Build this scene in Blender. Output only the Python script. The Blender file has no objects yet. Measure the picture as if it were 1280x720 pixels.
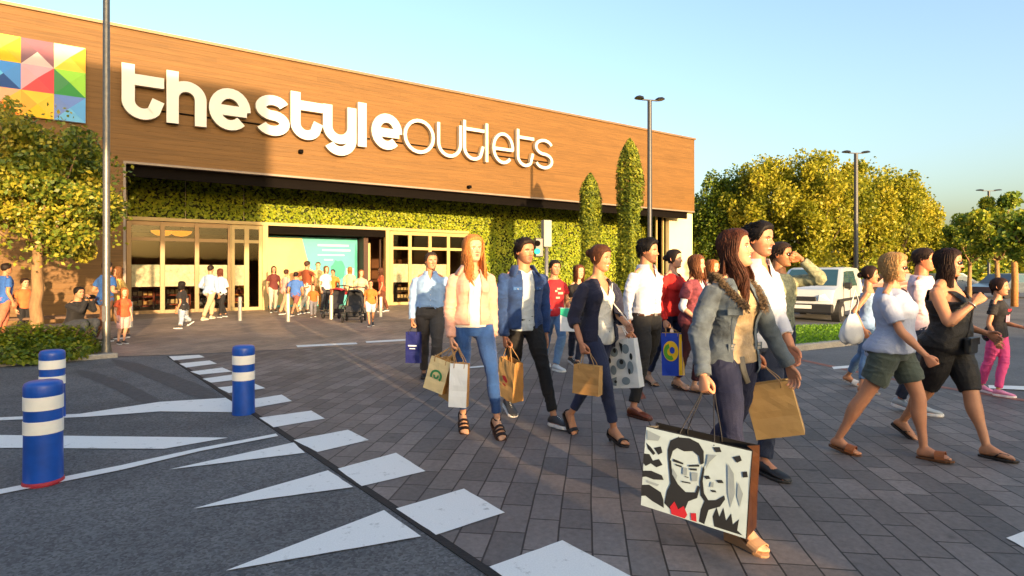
import bpy, bmesh, math, random
import numpy as np
from mathutils import Vector, Matrix, noise as mnoise
from math import radians as R, sin, cos, pi, sqrt, atan2

F = 740.0; CX = 640.0; HZ = 338.0; CH = 1.52      # picture geometry used to place things on the ground
col = bpy.context.scene.collection
rnd = random.Random(7)

def G(px, py, z=0.0):
    Y = F*(CH-z)/(py-HZ); return Vector(((px-CX)/F*Y, Y, z))
def P(px, py, Y):
    return Vector(((px-CX)/F*Y, Y, CH-(py-HZ)/F*Y))

# ---------------------------------------------------------------- tagging
def tag(o, label=None, cat=None, group=None, kind=None):
    if label: o['label'] = label
    if cat: o['category'] = cat
    if group: o['group'] = group
    if kind: o['kind'] = kind
    return o
def empty(name, loc, label=None, cat=None, group=None, rz=0.0):
    o = bpy.data.objects.new(name, None); col.objects.link(o)
    o.location = loc; o.rotation_euler = (0, 0, rz); o.empty_display_size = .3
    return tag(o, label, cat, group)
def copy_tree(o, parent=None):
    c = o.copy(); col.objects.link(c); c.parent = parent
    for ch in list(o.children): copy_tree(ch, c)
    return c

# ---------------------------------------------------------------- mesh builder
class MB:
    def __init__(s): s.v = []; s.f = []; s.m = []; s.c = None
    def add(s, vs, fs, mi=0):
        n = len(s.v); s.v.extend([tuple(v) for v in vs]); s.f.extend([tuple(i+n for i in f) for f in fs]); s.m.extend([mi]*len(fs)); return s
    def box(s, c, d, rz=0.0, mi=0, bev=0.0, rot=None):
        x, y, z = d[0]/2, d[1]/2, d[2]/2
        if bev > 0:
            b = min(bev, x*.9, y*.9, z*.9); vs = []; 
            bm = bmesh.new(); bmesh.ops.create_cube(bm, size=1.0)
            for v in bm.verts: v.co = Vector((v.co.x*2*x, v.co.y*2*y, v.co.z*2*z))
            bmesh.ops.bevel(bm, geom=list(bm.edges), offset=b, segments=2, profile=.5, affect='EDGES')
            bm.verts.index_update(); vs = [v.co.copy() for v in bm.verts]; fs = [[v.index for v in f.verts] for f in bm.faces]; bm.free()
        else:
            vs = [Vector((a*x, b_*y, c_*z)) for a in (-1, 1) for b_ in (-1, 1) for c_ in (-1, 1)]
            fs = [(0,1,3,2),(4,6,7,5),(0,4,5,1),(2,3,7,6),(0,2,6,4),(1,5,7,3)]
        M = rot if rot is not None else Matrix.Rotation(rz, 3, 'Z')
        c = Vector(c); return s.add([M@v+c for v in vs], fs, mi)
    def ring_loft(s, rings, mi=0, cap=True, closed=True):
        n = len(rings[0]); vs = [p for r in rings for p in r]; fs = []
        for i in range(len(rings)-1):
            for j in range(n if closed else n-1):
                k = (j+1) % n; fs.append((i*n+j, i*n+k, (i+1)*n+k, (i+1)*n+j))
        if cap and closed:
            fs.append(tuple(range(n-1, -1, -1))); fs.append(tuple((len(rings)-1)*n+j for j in range(n)))
        return s.add(vs, fs, mi)
    def tube(s, pts, rad, n=10, mi=0, flat=1.0, up=None, cap=True):
        pts = [Vector(p) for p in pts]
        if not isinstance(rad, (list, tuple)): rad = [rad]*len(pts)
        rings = []; ref = Vector(up) if up is not None else None
        for i, p in enumerate(pts):
            t = (pts[min(i+1, len(pts)-1)]-pts[max(i-1, 0)])
            if t.length < 1e-9: t = Vector((0, 0, 1))
            t.normalize()
            if ref is None: ref = Vector((1, 0, 0)) if abs(t.x) < .8 else Vector((0, 1, 0))
            a = ref - t*ref.dot(t)
            if a.length < 1e-6: a = t.orthogonal()
            a.normalize(); b = t.cross(a)
            if up is None: ref = a
            r = rad[i]; rings.append([p+a*(r*cos(2*pi*j/n))+b*(r*flat*sin(2*pi*j/n)) for j in range(n)])
        return s.ring_loft(rings, mi, cap)
    def lathe(s, prof, c=(0, 0, 0), n=24, mi=0):
        c = Vector(c); rings = [[c+Vector((r*cos(2*pi*j/n), r*sin(2*pi*j/n), z)) for j in range(n)] for r, z in prof]
        return s.ring_loft(rings, mi)
    def ball(s, c, r, n=14, mi=0, M=None):
        c = Vector(c); r = Vector(r) if hasattr(r, '__len__') else Vector((r, r, r)); rings = []
        h = n//2+1
        for i in range(h+1):
            a = -pi/2+pi*(i+.02)/(h+.04); rings.append([Vector((r.x*cos(a)*cos(2*pi*j/n), r.y*cos(a)*sin(2*pi*j/n), r.z*sin(a))) for j in range(n)])
        if M is not None: rings = [[M@p for p in q] for q in rings]
        return s.ring_loft([[p+c for p in q] for q in rings], mi)
    def prism(s, poly, z0, z1, mi=0):
        n = len(poly); vs = [(p[0], p[1], z0) for p in poly]+[(p[0], p[1], z1) for p in poly]
        fs = [tuple(range(n-1, -1, -1)), tuple(range(n, 2*n))]+[(i, (i+1) % n, (i+1) % n+n, i+n) for i in range(n)]
        return s.add(vs, fs, mi)
    def quad(s, pts, mi=0): return s.add(pts, [tuple(range(len(pts)))], mi)
    def build(s, name, mats, parent=None, smooth=False, link=True, local=None, autosm=None):
        me = bpy.data.meshes.new(name)
        off = local if local is not None else Vector((0, 0, 0))
        me.from_pydata([(v[0]-off[0], v[1]-off[1], v[2]-off[2]) for v in s.v], [], s.f)
        if not isinstance(mats, (list, tuple)): mats = [mats]
        for m in mats: me.materials.append(m)
        if len(mats) > 1: me.polygons.foreach_set('material_index', s.m)
        if smooth: me.polygons.foreach_set('use_smooth', [True]*len(me.polygons))
        me.update()
        bm = bmesh.new(); bm.from_mesh(me); bmesh.ops.recalc_face_normals(bm, faces=bm.faces) if len(s.f) < 60000 else None
        bm.to_mesh(me); bm.free()
        if autosm: me.set_sharp_from_angle(angle=R(autosm)) if hasattr(me, 'set_sharp_from_angle') else None
        o = bpy.data.objects.new(name, me)
        if link: col.objects.link(o)
        if parent: o.parent = parent
        return o

# ---------------------------------------------------------------- materials
_mc = {}
def srgb(c):
    if isinstance(c, str): c = tuple(int(c[i:i+2], 16)/255 for i in (0, 2, 4))
    return tuple(((x/12.92) if x <= .04045 else ((x+.055)/1.055)**2.4) for x in c)+(1,)
class NT:
    def __init__(s, name):
        s.m = bpy.data.materials.new(name); s.m.use_nodes = True; s.t = s.m.node_tree; s.b = s.t.nodes['Principled BSDF']
    def n(s, typ, **k):
        nd = s.t.nodes.new(typ)
        for a, v in k.items():
            if a.startswith('i_'): nd.inputs[a[2:].replace('_', ' ')].default_value = v
            else: setattr(nd, a, v)
        return nd
    def l(s, a, ao, b, bi): s.t.links.new(a.outputs[ao], b.inputs[bi])
    def coord(s, kind='Object', scale=(1, 1, 1), rot=(0, 0, 0)):
        tc = s.n('ShaderNodeTexCoord'); mp = s.n('ShaderNodeMapping'); mp.inputs['Scale'].default_value = scale; mp.inputs['Rotation'].default_value = rot
        s.l(tc, kind, mp, 'Vector'); return mp
def mat(name, color, rough=.7, var=.12, vscale=6.0, bump=0.0, bscale=60.0, metal=0.0, stretch=(1, 1, 1), spec=.5, sheen=0.0, sss=0.0, bump2=0.0, coat=0.0, emit=0.0, vc=None):
    if name in _mc: return _mc[name]
    N = NT(name); c = srgb(color); b = N.b
    b.inputs['Roughness'].default_value = rough; b.inputs['Metallic'].default_value = metal
    b.inputs['Specular IOR Level'].default_value = spec
    if sheen: b.inputs['Sheen Weight'].default_value = sheen
    if coat: b.inputs['Coat Weight'].default_value = coat
    if sss:
        b.inputs['Subsurface Weight'].default_value = sss; b.inputs['Subsurface Radius'].default_value = (.012, .005, .003); b.inputs['Subsurface Scale'].default_value = 1.0
    mp = N.coord('Object', stretch)
    if vc:
        at = N.n('ShaderNodeVertexColor', layer_name=vc); src = (at, 'Color')
    else: src = None
    nz = N.n('ShaderNodeTexNoise', i_Scale=vscale, i_Detail=5.0, i_Roughness=.6); N.l(mp, 'Vector', nz, 'Vector')
    mr = N.n('ShaderNodeMapRange'); N.l(nz, 'Fac', mr, 'Value')
    mr.inputs['From Min'].default_value = .3; mr.inputs['From Max'].default_value = .7
    mr.inputs['To Min'].default_value = 1-var; mr.inputs['To Max'].default_value = 1+var
    mx = N.n('ShaderNodeVectorMath', operation='SCALE')
    if src: N.l(src[0], src[1], mx, 0)
    else: mx.inputs[0].default_value = c[:3]
    N.l(mr, 'Result', mx, 'Scale'); N.l(mx, 'Vector', b, 'Base Color')
    if bump or bump2:
        nb = N.n('ShaderNodeTexNoise', i_Scale=bscale, i_Detail=3.0); N.l(mp, 'Vector', nb, 'Vector')
        bp = N.n('ShaderNodeBump', i_Strength=bump, i_Distance=.01); N.l(nb, 'Fac', bp, 'Height'); N.l(bp, 'Normal', b, 'Normal')
    if emit:
        b.inputs['Emission Color'].default_value = c; b.inputs['Emission Strength'].default_value = emit
    _mc[name] = N.m; return N.m

def leafmat(name, cols, trans=.35, rough=.5):
    """foliage: the colour varies from leaf to leaf through a per-face attribute"""
    if name in _mc: return _mc[name]
    N = NT(name); at = N.n('ShaderNodeAttribute', attribute_name='tone'); cr = N.n('ShaderNodeValToRGB')
    els = cr.color_ramp.elements
    for i, c in enumerate(cols):
        p = i/(len(cols)-1)
        e = els[i] if i < 2 else els.new(p)
        e.position = p; e.color = srgb(c)
    els[0].position = 0; 
    N.l(at, 'Fac', cr, 'Fac'); N.l(cr, 'Color', N.b, 'Base Color'); N.b.inputs['Roughness'].default_value = rough
    N.b.inputs['Specular IOR Level'].default_value = .35
    tr = N.n('ShaderNodeBsdfTranslucent'); N.l(cr, 'Color', tr, 'Color'); ms = N.n('ShaderNodeMixShader'); ms.inputs[0].default_value = trans
    out = N.t.nodes['Material Output']; N.l(N.b, 'BSDF', ms, 1); N.l(tr, 'BSDF', ms, 2); N.l(ms, 'Shader', out, 'Surface')
    _mc[name] = N.m; return N.m

# ---------------------------------------------------------------- noise in numpy
def _h(ix, iy, iz, seed):
    n = (ix*374761393 + iy*668265263 + iz*2147483647 + seed*1274126177) & 0xffffffff
    n = ((n ^ (n >> 13))*1274126177) & 0xffffffff
    return ((n ^ (n >> 16)) & 0xffff)/65535.0
def vnoise(p, seed=0):
    p = np.asarray(p, dtype=np.float64); i = np.floor(p).astype(np.int64); f = p-i; f = f*f*(3-2*f); r = 0
    for a in (0, 1):
        for b in (0, 1):
            for c in (0, 1):
                w = (f[:, 0] if a else 1-f[:, 0])*(f[:, 1] if b else 1-f[:, 1])*(f[:, 2] if c else 1-f[:, 2])
                r = r + w*_h(i[:, 0]+a, i[:, 1]+b, i[:, 2]+c, seed)
    return r*2-1

def leaf_mesh(name, centers, size, material, parent=None, seed=1, normals=None, tilt=1.0, aspect=.6, tonefun=None, local=None, jit=.35):
    """many leaf-sized faces: each a folded rhombus of four points"""
    rg = np.random.default_rng(seed); c = np.asarray(centers, dtype=np.float64); n = len(c)
    a = rg.normal(size=(n, 3)); 
    if normals is not None: a = a*tilt+np.asarray(normals)*1.0
    a /= np.linalg.norm(a, axis=1, keepdims=True)
    b = rg.normal(size=(n, 3)); u = np.cross(a, b); u /= np.linalg.norm(u, axis=1, keepdims=True); w = np.cross(a, u)
    sz = size*(1+jit*rg.uniform(-1, 1, n))[:, None]
    p0 = c-u*sz; p1 = c+w*sz*aspect+a*sz*.15; p2 = c+u*sz; p3 = c-w*sz*aspect+a*sz*.15
    V = np.stack([p0, p1, p2, p3], 1).reshape(-1, 3)
    if local is not None: V = V-np.asarray(local)
    me = bpy.data.meshes.new(name); me.vertices.add(4*n); me.vertices.foreach_set('co', V.ravel())
    me.loops.add(4*n); me.loops.foreach_set('vertex_index', np.arange(4*n)); me.polygons.add(n)
    me.polygons.foreach_set('loop_start', np.arange(n)*4); me.polygons.foreach_set('loop_total', np.full(n, 4))
    me.update(calc_edges=True)
    at = me.attributes.new('tone', 'FLOAT', 'FACE')
    t = rg.uniform(0, 1, n) if tonefun is None else tonefun(c, rg)
    at.data.foreach_set('value', np.clip(t, 0, 1)); me.materials.append(material)
    o = bpy.data.objects.new(name, me); col.objects.link(o); o.parent = parent; return o

# ---------------------------------------------------------------- palette
M = {}
M['black_metal'] = mat('black painted metal', '24262a', .4, .08, 20, metal=.3)
M['grey_metal'] = mat('grey painted metal', '6f6f70', .45, .1, 15, metal=.4)
M['galv'] = mat('galvanised steel', '6f6c66', .4, .18, 18, metal=.7)
M['steel'] = mat('brushed steel', 'b8b4ac', .35, .1, 30, metal=.8)
M['white_sign'] = mat('white sign acrylic', 'cdcbc4', .35, .03, 4)
M['sign_side'] = mat('dark letter return', '2e2b28', .5, .05, 4)
M['cream'] = mat('cream frame paint', 'a8925f', .45, .06, 5, bump=.05)
M['bronze'] = mat('bronze frame', '70593a', .4, .08, 6, metal=.3)
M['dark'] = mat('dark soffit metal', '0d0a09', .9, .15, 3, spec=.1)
M['bark'] = mat('pale tree bark', '8a6d4c', .9, .3, 14, bump=.8, bscale=30, stretch=(1, 1, .3))
M['bark_dark'] = mat('dark tree bark', '4b3c2c', .9, .3, 14, bump=.8, bscale=30, stretch=(1, 1, .3))
M['white_paint'] = None
# ================================================================ GROUND
def ground_mat(name, c1, c2, scale, bump, bscale, rough=.85, speck=0.0, patch=None):
    N = NT(name); mp = N.coord('Object')
    n1 = N.n('ShaderNodeTexNoise', i_Scale=scale, i_Detail=8.0, i_Roughness=.65); N.l(mp, 'Vector', n1, 'Vector')
    n2 = N.n('ShaderNodeTexNoise', i_Scale=bscale, i_Detail=2.0); N.l(mp, 'Vector', n2, 'Vector')
    cr = N.n('ShaderNodeValToRGB'); cr.color_ramp.elements[0].position = .3; cr.color_ramp.elements[1].position = .72
    cr.color_ramp.elements[0].color = srgb(c1); cr.color_ramp.elements[1].color = srgb(c2); N.l(n1, 'Fac', cr, 'Fac')
    last = (cr, 'Color')
    vo = N.n('ShaderNodeTexVoronoi', i_Scale=bscale*.55); N.l(mp, 'Vector', vo, 'Vector')
    if speck:
        s2 = N.n('ShaderNodeValToRGB'); s2.color_ramp.elements[0].position = .0; s2.color_ramp.elements[0].color = (1, 1, 1, 1)
        s2.color_ramp.elements[1].position = 1.0; s2.color_ramp.elements[1].color = (0, 0, 0, 1)
        sp = N.n('ShaderNodeSeparateColor'); N.l(vo, 'Color', sp, 'Color')
        mr = N.n('ShaderNodeMapRange'); N.l(sp, 'Red', mr, 'Value'); mr.inputs['To Min'].default_value = 1-speck; mr.inputs['To Max'].default_value = 1+speck
        m2 = N.n('ShaderNodeVectorMath', operation='SCALE'); N.l(cr, 'Color', m2, 0); N.l(mr, 'Result', m2, 'Scale'); last = (m2, 'Vector')
    if patch:
        n3 = N.n('ShaderNodeTexNoise', i_Scale=patch[0], i_Detail=4.0); mp3 = N.coord('Object', patch[2] if len(patch) > 2 else (1, 1, 1)); N.l(mp3, 'Vector', n3, 'Vector')
        mr = N.n('ShaderNodeMapRange'); N.l(n3, 'Fac', mr, 'Value'); mr.inputs['From Min'].default_value = .35; mr.inputs['From Max'].default_value = .65
        mr.inputs['To Min'].default_value = 1-patch[1]; mr.inputs['To Max'].default_value = 1+patch[1]
        m3 = N.n('ShaderNodeVectorMath', operation='SCALE'); N.l(last[0], last[1], m3, 0); N.l(mr, 'Result', m3, 'Scale'); last = (m3, 'Vector')
    N.l(last[0], last[1], N.b, 'Base Color')
    bp = N.n('ShaderNodeBump', i_Strength=bump, i_Distance=.006); N.l(n2, 'Fac', bp, 'Height'); N.l(bp, 'Normal', N.b, 'Normal')
    N.b.inputs['Roughness'].default_value = rough
    return N.m

def paver_mat(name, ang, bw, bh, cA, cB, mortar, msz=.006):
    N = NT(name); mp = N.coord('Object', (1, 1, 1), (0, 0, ang))
    # slight bend of the joints so that the rows are not ruler straight
    nz = N.n('ShaderNodeTexNoise', i_Scale=1.1, i_Detail=2.0); N.l(mp, 'Vector', nz, 'Vector')
    sb = N.n('ShaderNodeVectorMath', operation='SUBTRACT'); N.l(nz, 'Color', sb, 0); sb.inputs[1].default_value = (.5, .5, .5)
    sc = N.n('ShaderNodeVectorMath', operation='SCALE'); N.l(sb, 'Vector', sc, 0); sc.inputs['Scale'].default_value = .03
    ad = N.n('ShaderNodeVectorMath', operation='ADD'); N.l(mp, 'Vector', ad, 0); N.l(sc, 'Vector', ad, 1)
    br = N.n('ShaderNodeTexBrick'); N.l(ad, 'Vector', br, 'Vector')
    br.inputs['Scale'].default_value = 1.0; br.inputs['Brick Width'].default_value = bw; br.inputs['Row Height'].default_value = bh
    br.inputs['Mortar Size'].default_value = msz; br.inputs['Mortar Smooth'].default_value = .3; br.inputs['Bias'].default_value = -.1
    br.offset = .5; br.squash = .7; br.squash_frequency = 3; br.offset_frequency = 2
    br.inputs['Color1'].default_value = srgb(cA); br.inputs['Color2'].default_value = srgb(cB); br.inputs['Mortar'].default_value = srgb(mortar)
    n1 = N.n('ShaderNodeTexNoise', i_Scale=.55, i_Detail=6.0, i_Roughness=.65); N.l(mp, 'Vector', n1, 'Vector')
    mr = N.n('ShaderNodeMapRange'); N.l(n1, 'Fac', mr, 'Value'); mr.inputs['From Min'].default_value = .3; mr.inputs['From Max'].default_value = .7
    mr.inputs['To Min'].default_value = .72; mr.inputs['To Max'].default_value = 1.3
    n2 = N.n('ShaderNodeTexNoise', i_Scale=24.0, i_Detail=6.0, i_Roughness=.7); N.l(mp, 'Vector', n2, 'Vector')
    mr2 = N.n('ShaderNodeMapRange'); N.l(n2, 'Fac', mr2, 'Value'); mr2.inputs['From Min'].default_value = .25; mr2.inputs['From Max'].default_value = .75
    mr2.inputs['To Min'].default_value = .7; mr2.inputs['To Max'].default_value = 1.3
    vo = N.n('ShaderNodeTexVoronoi', i_Scale=1.9); N.l(mp, 'Vector', vo, 'Vector'); mv = N.n('ShaderNodeMapRange'); N.l(vo, 'Distance', mv, 'Value')
    mv.inputs['From Min'].default_value = .03; mv.inputs['From Max'].default_value = .10; mv.inputs['To Min'].default_value = .62; mv.inputs['To Max'].default_value = 1.0
    mu0 = N.n('ShaderNodeMath', operation='MULTIPLY'); N.l(mr, 'Result', mu0, 0); N.l(mr2, 'Result', mu0, 1)
    mu = N.n('ShaderNodeMath', operation='MULTIPLY'); N.l(mu0, 'Value', mu, 0); N.l(mv, 'Result', mu, 1)
    m3 = N.n('ShaderNodeVectorMath', operation='SCALE'); N.l(br, 'Color', m3, 0); N.l(mu, 'Value', m3, 'Scale'); N.l(m3, 'Vector', N.b, 'Base Color')
    inv = N.n('ShaderNodeMath', operation='SUBTRACT'); inv.inputs[0].default_value = 1.0; N.l(br, 'Fac', inv, 1)
    ms = N.n('ShaderNodeMath', operation='MULTIPLY_ADD'); N.l(n2, 'Fac', ms, 0); ms.inputs[1].default_value = .18; N.l(inv, 'Value', ms, 2)
    bp = N.n('ShaderNodeBump', i_Strength=.7, i_Distance=.008); N.l(ms, 'Value', bp, 'Height'); N.l(bp, 'Normal', N.b, 'Normal')
    N.b.inputs['Roughness'].default_value = .62; N.b.inputs['Specular IOR Level'].default_value = .4
    return N.m

m_asph = ground_mat('asphalt', '4e4f52', '68696b', 1.3, .9, 120, .85, .42, (.25, .16))
m_road = ground_mat('far asphalt', '56575a', '6b6b6c', .8, .6, 90, .85, .2, (.2, .14))
m_conc = ground_mat('pavement concrete', '77706a', '8d857b', .9, .4, 60, .85, .1, (.5, .15))
m_earth = ground_mat('planting soil', '46372a', '5d4c36', 5, .9, 30, .95, .2)
m_base = ground_mat('base ground', '6a6459', '837a68', .2, .4, 10, .95, .1)
m_grass = ground_mat('lawn soil', '3c5a1c', '56782a', 3, .6, 80, .9, .2)
m_kerb = ground_mat('kerb stone', '8b867d', 'aaa498', 3, .4, 70, .8, .1)
m_pave = paver_mat('dark pavers', -(atan2(1, .135))-.0, .40, .19, '5b5655', '7a726f', '2a2727')
m_plaza = paver_mat('plaza pavers', -(atan2(1, .135)), .40, .19, '83746a', '9c8a7a', '574c45', .004)
# worn road paint
N = NT('worn white road paint'); mp = N.coord('Object'); n1 = N.n('ShaderNodeTexNoise', i_Scale=9.0, i_Detail=9.0, i_Roughness=.75); N.l(mp, 'Vector', n1, 'Vector')
cr = N.n('ShaderNodeValToRGB'); cr.color_ramp.elements[0].position = .30; cr.color_ramp.elements[0].color = srgb('8f8f8c'); cr.color_ramp.elements[1].position = .42; cr.color_ramp.elements[1].color = srgb('e3e4e2')
N.l(n1, 'Fac', cr, 'Fac'); n2 = N.n('ShaderNodeTexNoise', i_Scale=120.0, i_Detail=3.0); N.l(mp, 'Vector', n2, 'Vector')
mm = N.n('ShaderNodeMapRange'); N.l(n2, 'Fac', mm, 'Value'); mm.inputs['To Min'].default_value = .8; mm.inputs['To Max'].default_value = 1.12
m3 = N.n('ShaderNodeVectorMath', operation='SCALE'); N.l(cr, 'Color', m3, 0); N.l(mm, 'Result', m3, 'Scale'); N.l(m3, 'Vector', N.b, 'Base Color')
bp = N.n('ShaderNodeBump', i_Strength=.35, i_Distance=.003); N.l(n2, 'Fac', bp, 'Height'); N.l(bp, 'Normal', N.b, 'Normal'); N.b.inputs['Roughness'].default_value = .7
M['white_paint'] = N.m

def sheet(name, poly, z, m, thick=0.0):
    b = MB(); poly = [(p[0], p[1]) for p in poly]
    if thick: b.prism(poly, z-thick, z)
    else: b.add([(x, y, z) for x, y in poly], [tuple(range(len(poly)))])
    o = b.build(name, m); tag(o, kind='structure')
    if not thick:
        for p in o.data.polygons:
            if p.normal.z < 0: o.data.flip_normals(); break
    return o
sheet('ground', [(-900, -900), (900, -900), (900, 900), (-900, 900)], -.012, m_base)
sheet('road', [(-90, -60), (90, -60), (90, 60), (-90, 60)], -.006, m_road)
SA = Vector((-6.05, 10.45)); SB = Vector((-.10, 2.97)); SD = (SB-SA).normalized()
SC = SA+SD*34.0
seam_back = SA
sheet('asphalt', [(-30, -20), (SC.x, SC.y), (SA.x, SA.y), (-7.1, 10.3), (-8.2, 9.3), (-12, 7.6), (-30, 7.0)], 0.0, m_asph)
# crossing paved with dark blocks; the far right side ends at the car park road
xr = [(4.2, 12.2), (4.9, 10.3), (5.35, 8.3), (6.2, 6.6), (9, 4.2), (16, 1.0), (16, -14)]
sheet('paved_crossing', [(SC.x, SC.y), (SC.x+4, SC.y-2)]+xr[::-1]+[(-2.0, 12.4), (SA.x, SA.y+.05)], .002, m_pave)
sheet('plaza', [(-30, 9.6), (-8.6, 9.6), (-7.1, 10.42), (-6.0, 10.7), (-2.0, 12.4), (4.2, 12.2), (5.2, 15.5), (9.5, 24.0), (14, 36), (-32, 36)], .001, m_plaza)
# joint between asphalt and blocks: a thin steel channel
b = MB(); nn = Vector((-SD.y, SD.x)); 
for (o0, o1, z0, z1) in ((-.035, .02, 0, .004),):
    p = [SA+nn*o0, SC+nn*o0, SC+nn*o1, SA+nn*o1]; b.prism([(q.x, q.y) for q in p], z0, z1+.002)
tag(b.build('drain_channel', mat('dark joint', '17171a', .8, .3, 8, bump=.4)), kind='structure')
# red brick band along the road on the right
b = MB(); q = [Vector(p) for p in xr[1:5]]
for i in range(len(q)-1):
    d = (q[i+1]-q[i]).normalized(); n_ = Vector((d.y, -d.x))
    b.quad([(q[i].x, q[i].y, .006), (q[i+1].x, q[i+1].y, .006), (q[i+1].x+n_.x*.14, q[i+1].y+n_.y*.14, .006), (q[i].x+n_.x*.14, q[i].y+n_.y*.14, .006)])
tag(b.build('brick_band', mat('red brick band', '8a5a4c', .8, .25, 9, bump=.4)), kind='structure')

# ---- painted markings: one object each
def mark(pts, label, group=None, z=.0075):
    b = MB(); q = [G(*p) for p in pts]
    c = sum(q, Vector())/len(q)
    ring = []
    for i in range(len(q)):   # fine uneven edge
        a, e = q[i], q[(i+1) % len(q)]; n = max(3, int((e-a).length/.08))
        for k in range(n):
            p = a.lerp(e, k/n); jx = mnoise.noise(p*9.0)*.006; p = p+(p-c).normalized()*jx; ring.append((p.x, p.y, z))
    o = b.add(ring, [tuple(range(len(ring)))]).build('road_marking', M['white_paint'])
    if o.data.polygons[0].normal.z < 0: o.data.flip_normals()
    tag(o, kind='structure'); return o
sq = [[(612,710),(703,677),(800,728),(700,775)], [(495,637),(580,612),(631,642),(545,670)], [(422,587),(495,567),(532,590),(452,609)],
      [(367,551),(435,538),(461,551),(397,566)], [(324,523),(389,514),(406,524),(342,535)], [(295,503),(352,494),(365,502),(314,511)],
      [(272,485),(318,480),(332,486),(286,492)], [(253,474),(296,468),(306,474),(264,479)], [(238,465),(278,460),(290,465),(249,469)], [(224,455),(262,451),(271,455),(233,460)], [(211,446),(249,444),(256,447),(217,451)]]
for i, s_ in enumerate(sq): mark(s_, '')
mark([(282,715),(480,639),(526,672)], ''); mark([(242,637),(410,589),(442,610)], ''); mark([(211,588),(367,554),(381,567)], '')
mark([(-120,528),(-120,531),(105,522),(200,515),(287,516),(312,516),(282,498),(200,503),(100,518)], '')
mark([(-150,543),(285,548),(205,562),(-150,560)], '')
mark([(-60,625),(0,613),(150,583),(250,561),(345,543),(348,546),(250,565),(150,589),(0,619),(-60,632)], '', z=.0085)
mark([(370,432),(445,428.5),(447,430.5),(372,434.5)], ''); mark([(457,427),(525,423),(525,425.5),(458,429)], '')
mark([(1235,482),(1300,484),(1300,489),(1237,486)], ''); mark([(1040,459),(1066,457),(1067,460),(1042,462)], '')
mark([(1258,674),(1284,664),(1310,684),(1290,692)], '')
mark([(560,461.5),(620,456),(620,458),(560,463)], '')

def tyre(pts, w=.16):
    q = [G(*p) for p in pts]; L = [Vector(v) for v in q]; pp = []
    n = 30
    for i in range(n+1):
        t = i/n*(len(L)-1); k = min(len(L)-2, int(t)); pp.append(L[k].lerp(L[k+1], t-k))
    for _ in range(6): pp = [pp[0]]+[(pp[i-1]+pp[i]*2+pp[i+1])/4 for i in range(1, len(pp)-1)]+[pp[-1]]
    b = MB(); ring = []
    for i, p in enumerate(pp):
        d = (pp[min(i+1, n)]-pp[max(i-1, 0)]).normalized(); nn_ = Vector((-d.y, d.x, 0)); e = w/2*(1+.25*mnoise.noise(p*3))*min(1, i/5+.1, (n-i)/5+.1); ring.append([p+nn_*e+Vector((0, 0, .0035)), p-nn_*e+Vector((0, 0, .0035))])
    b.ring_loft(ring, closed=False, cap=False); o = b.build('tyre_mark', mat('tyre rubbed asphalt', '454649', .75, .3, 14, bump=.4, bscale=110)); tag(o, kind='structure')
    if o.data.polygons[0].normal.z < 0: o.data.flip_normals()
tyre([(140, 449), (190, 466), (235, 484), (270, 500)], .30); tyre([(95, 462), (150, 482), (200, 508)], .22)
# kerbs
def kerb(pts, w=.14, h=.12, name='kerb'):
    b = MB(); pts = [Vector(p) for p in pts]; L = []; Rr = []
    for i, p in enumerate(pts):
        d = (pts[min(i+1, len(pts)-1)]-pts[max(i-1, 0)]).normalized(); n = Vector((-d.y, d.x)); L.append(p+n*w/2); Rr.append(p-n*w/2)
    rings = [[(l.x, l.y, -.01), (l.x, l.y, h-.015), (l.x+(r.x-l.x)*.12, l.y+(r.y-l.y)*.12, h), (r.x+(l.x-r.x)*.12, r.y+(l.y-r.y)*.12, h), (r.x, r.y, h-.015), (r.x, r.y, -.01)] for l, r in zip(L, Rr)]
    b.ring_loft(rings); return tag(b.build(name, m_kerb), kind='structure')
kerb([(-30, 7.3), (-12, 7.9), (-8.6, 9.05), (-7.85, 9.6), (-7.2, 10.1), (-6.9, 10.35)], .12, .08)
bed = sheet('planting_bed', [(-30, 7.4), (-12, 8.0), (-8.65, 9.15), (-8.0, 9.7), (-8.3, 10.6), (-30, 11.2)], .06, m_earth, .07)
# grass island with its kerb
isl = [G(960, 441), G(1003, 437), G(1050, 432), G(1086, 426), G(1100, 419), G(1095, 413.5), G(1060, 410.5), G(1000, 412), G(950, 414), G(925, 424)]
sheet('grass_island', isl, .09, m_grass, .1)
kerb([(p.x, p.y) for p in isl]+[(isl[0].x, isl[0].y)], .16, .11)
def in_poly(x, y, poly):
    c = False; j = len(poly)-1
    for i in range(len(poly)):
        if (poly[i][1] > y) != (poly[j][1] > y) and x < (poly[j][0]-poly[i][0])*(y-poly[i][1])/(poly[j][1]-poly[i][1])+poly[i][0]: c = not c
        j = i
    return c
rg = np.random.default_rng(3)
xs = rg.uniform(3.5, 11, 26000); ys = rg.uniform(10.5, 17, 26000)
pp = [(x, y, .10+rg.uniform(0, .03)) for x, y in zip(xs, ys) if in_poly(x, y, isl)]
o = leaf_mesh('grass', pp, .035, leafmat('grass blades', ['3d6414', '5f8f1f', '86ad2c']), seed=4, normals=np.tile([0, .6, .3], (len(pp), 1)), tilt=.6, aspect=.3)
tag(o, 'short bright green grass of the kerbed island before the van', 'grass', kind='stuff')
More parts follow.
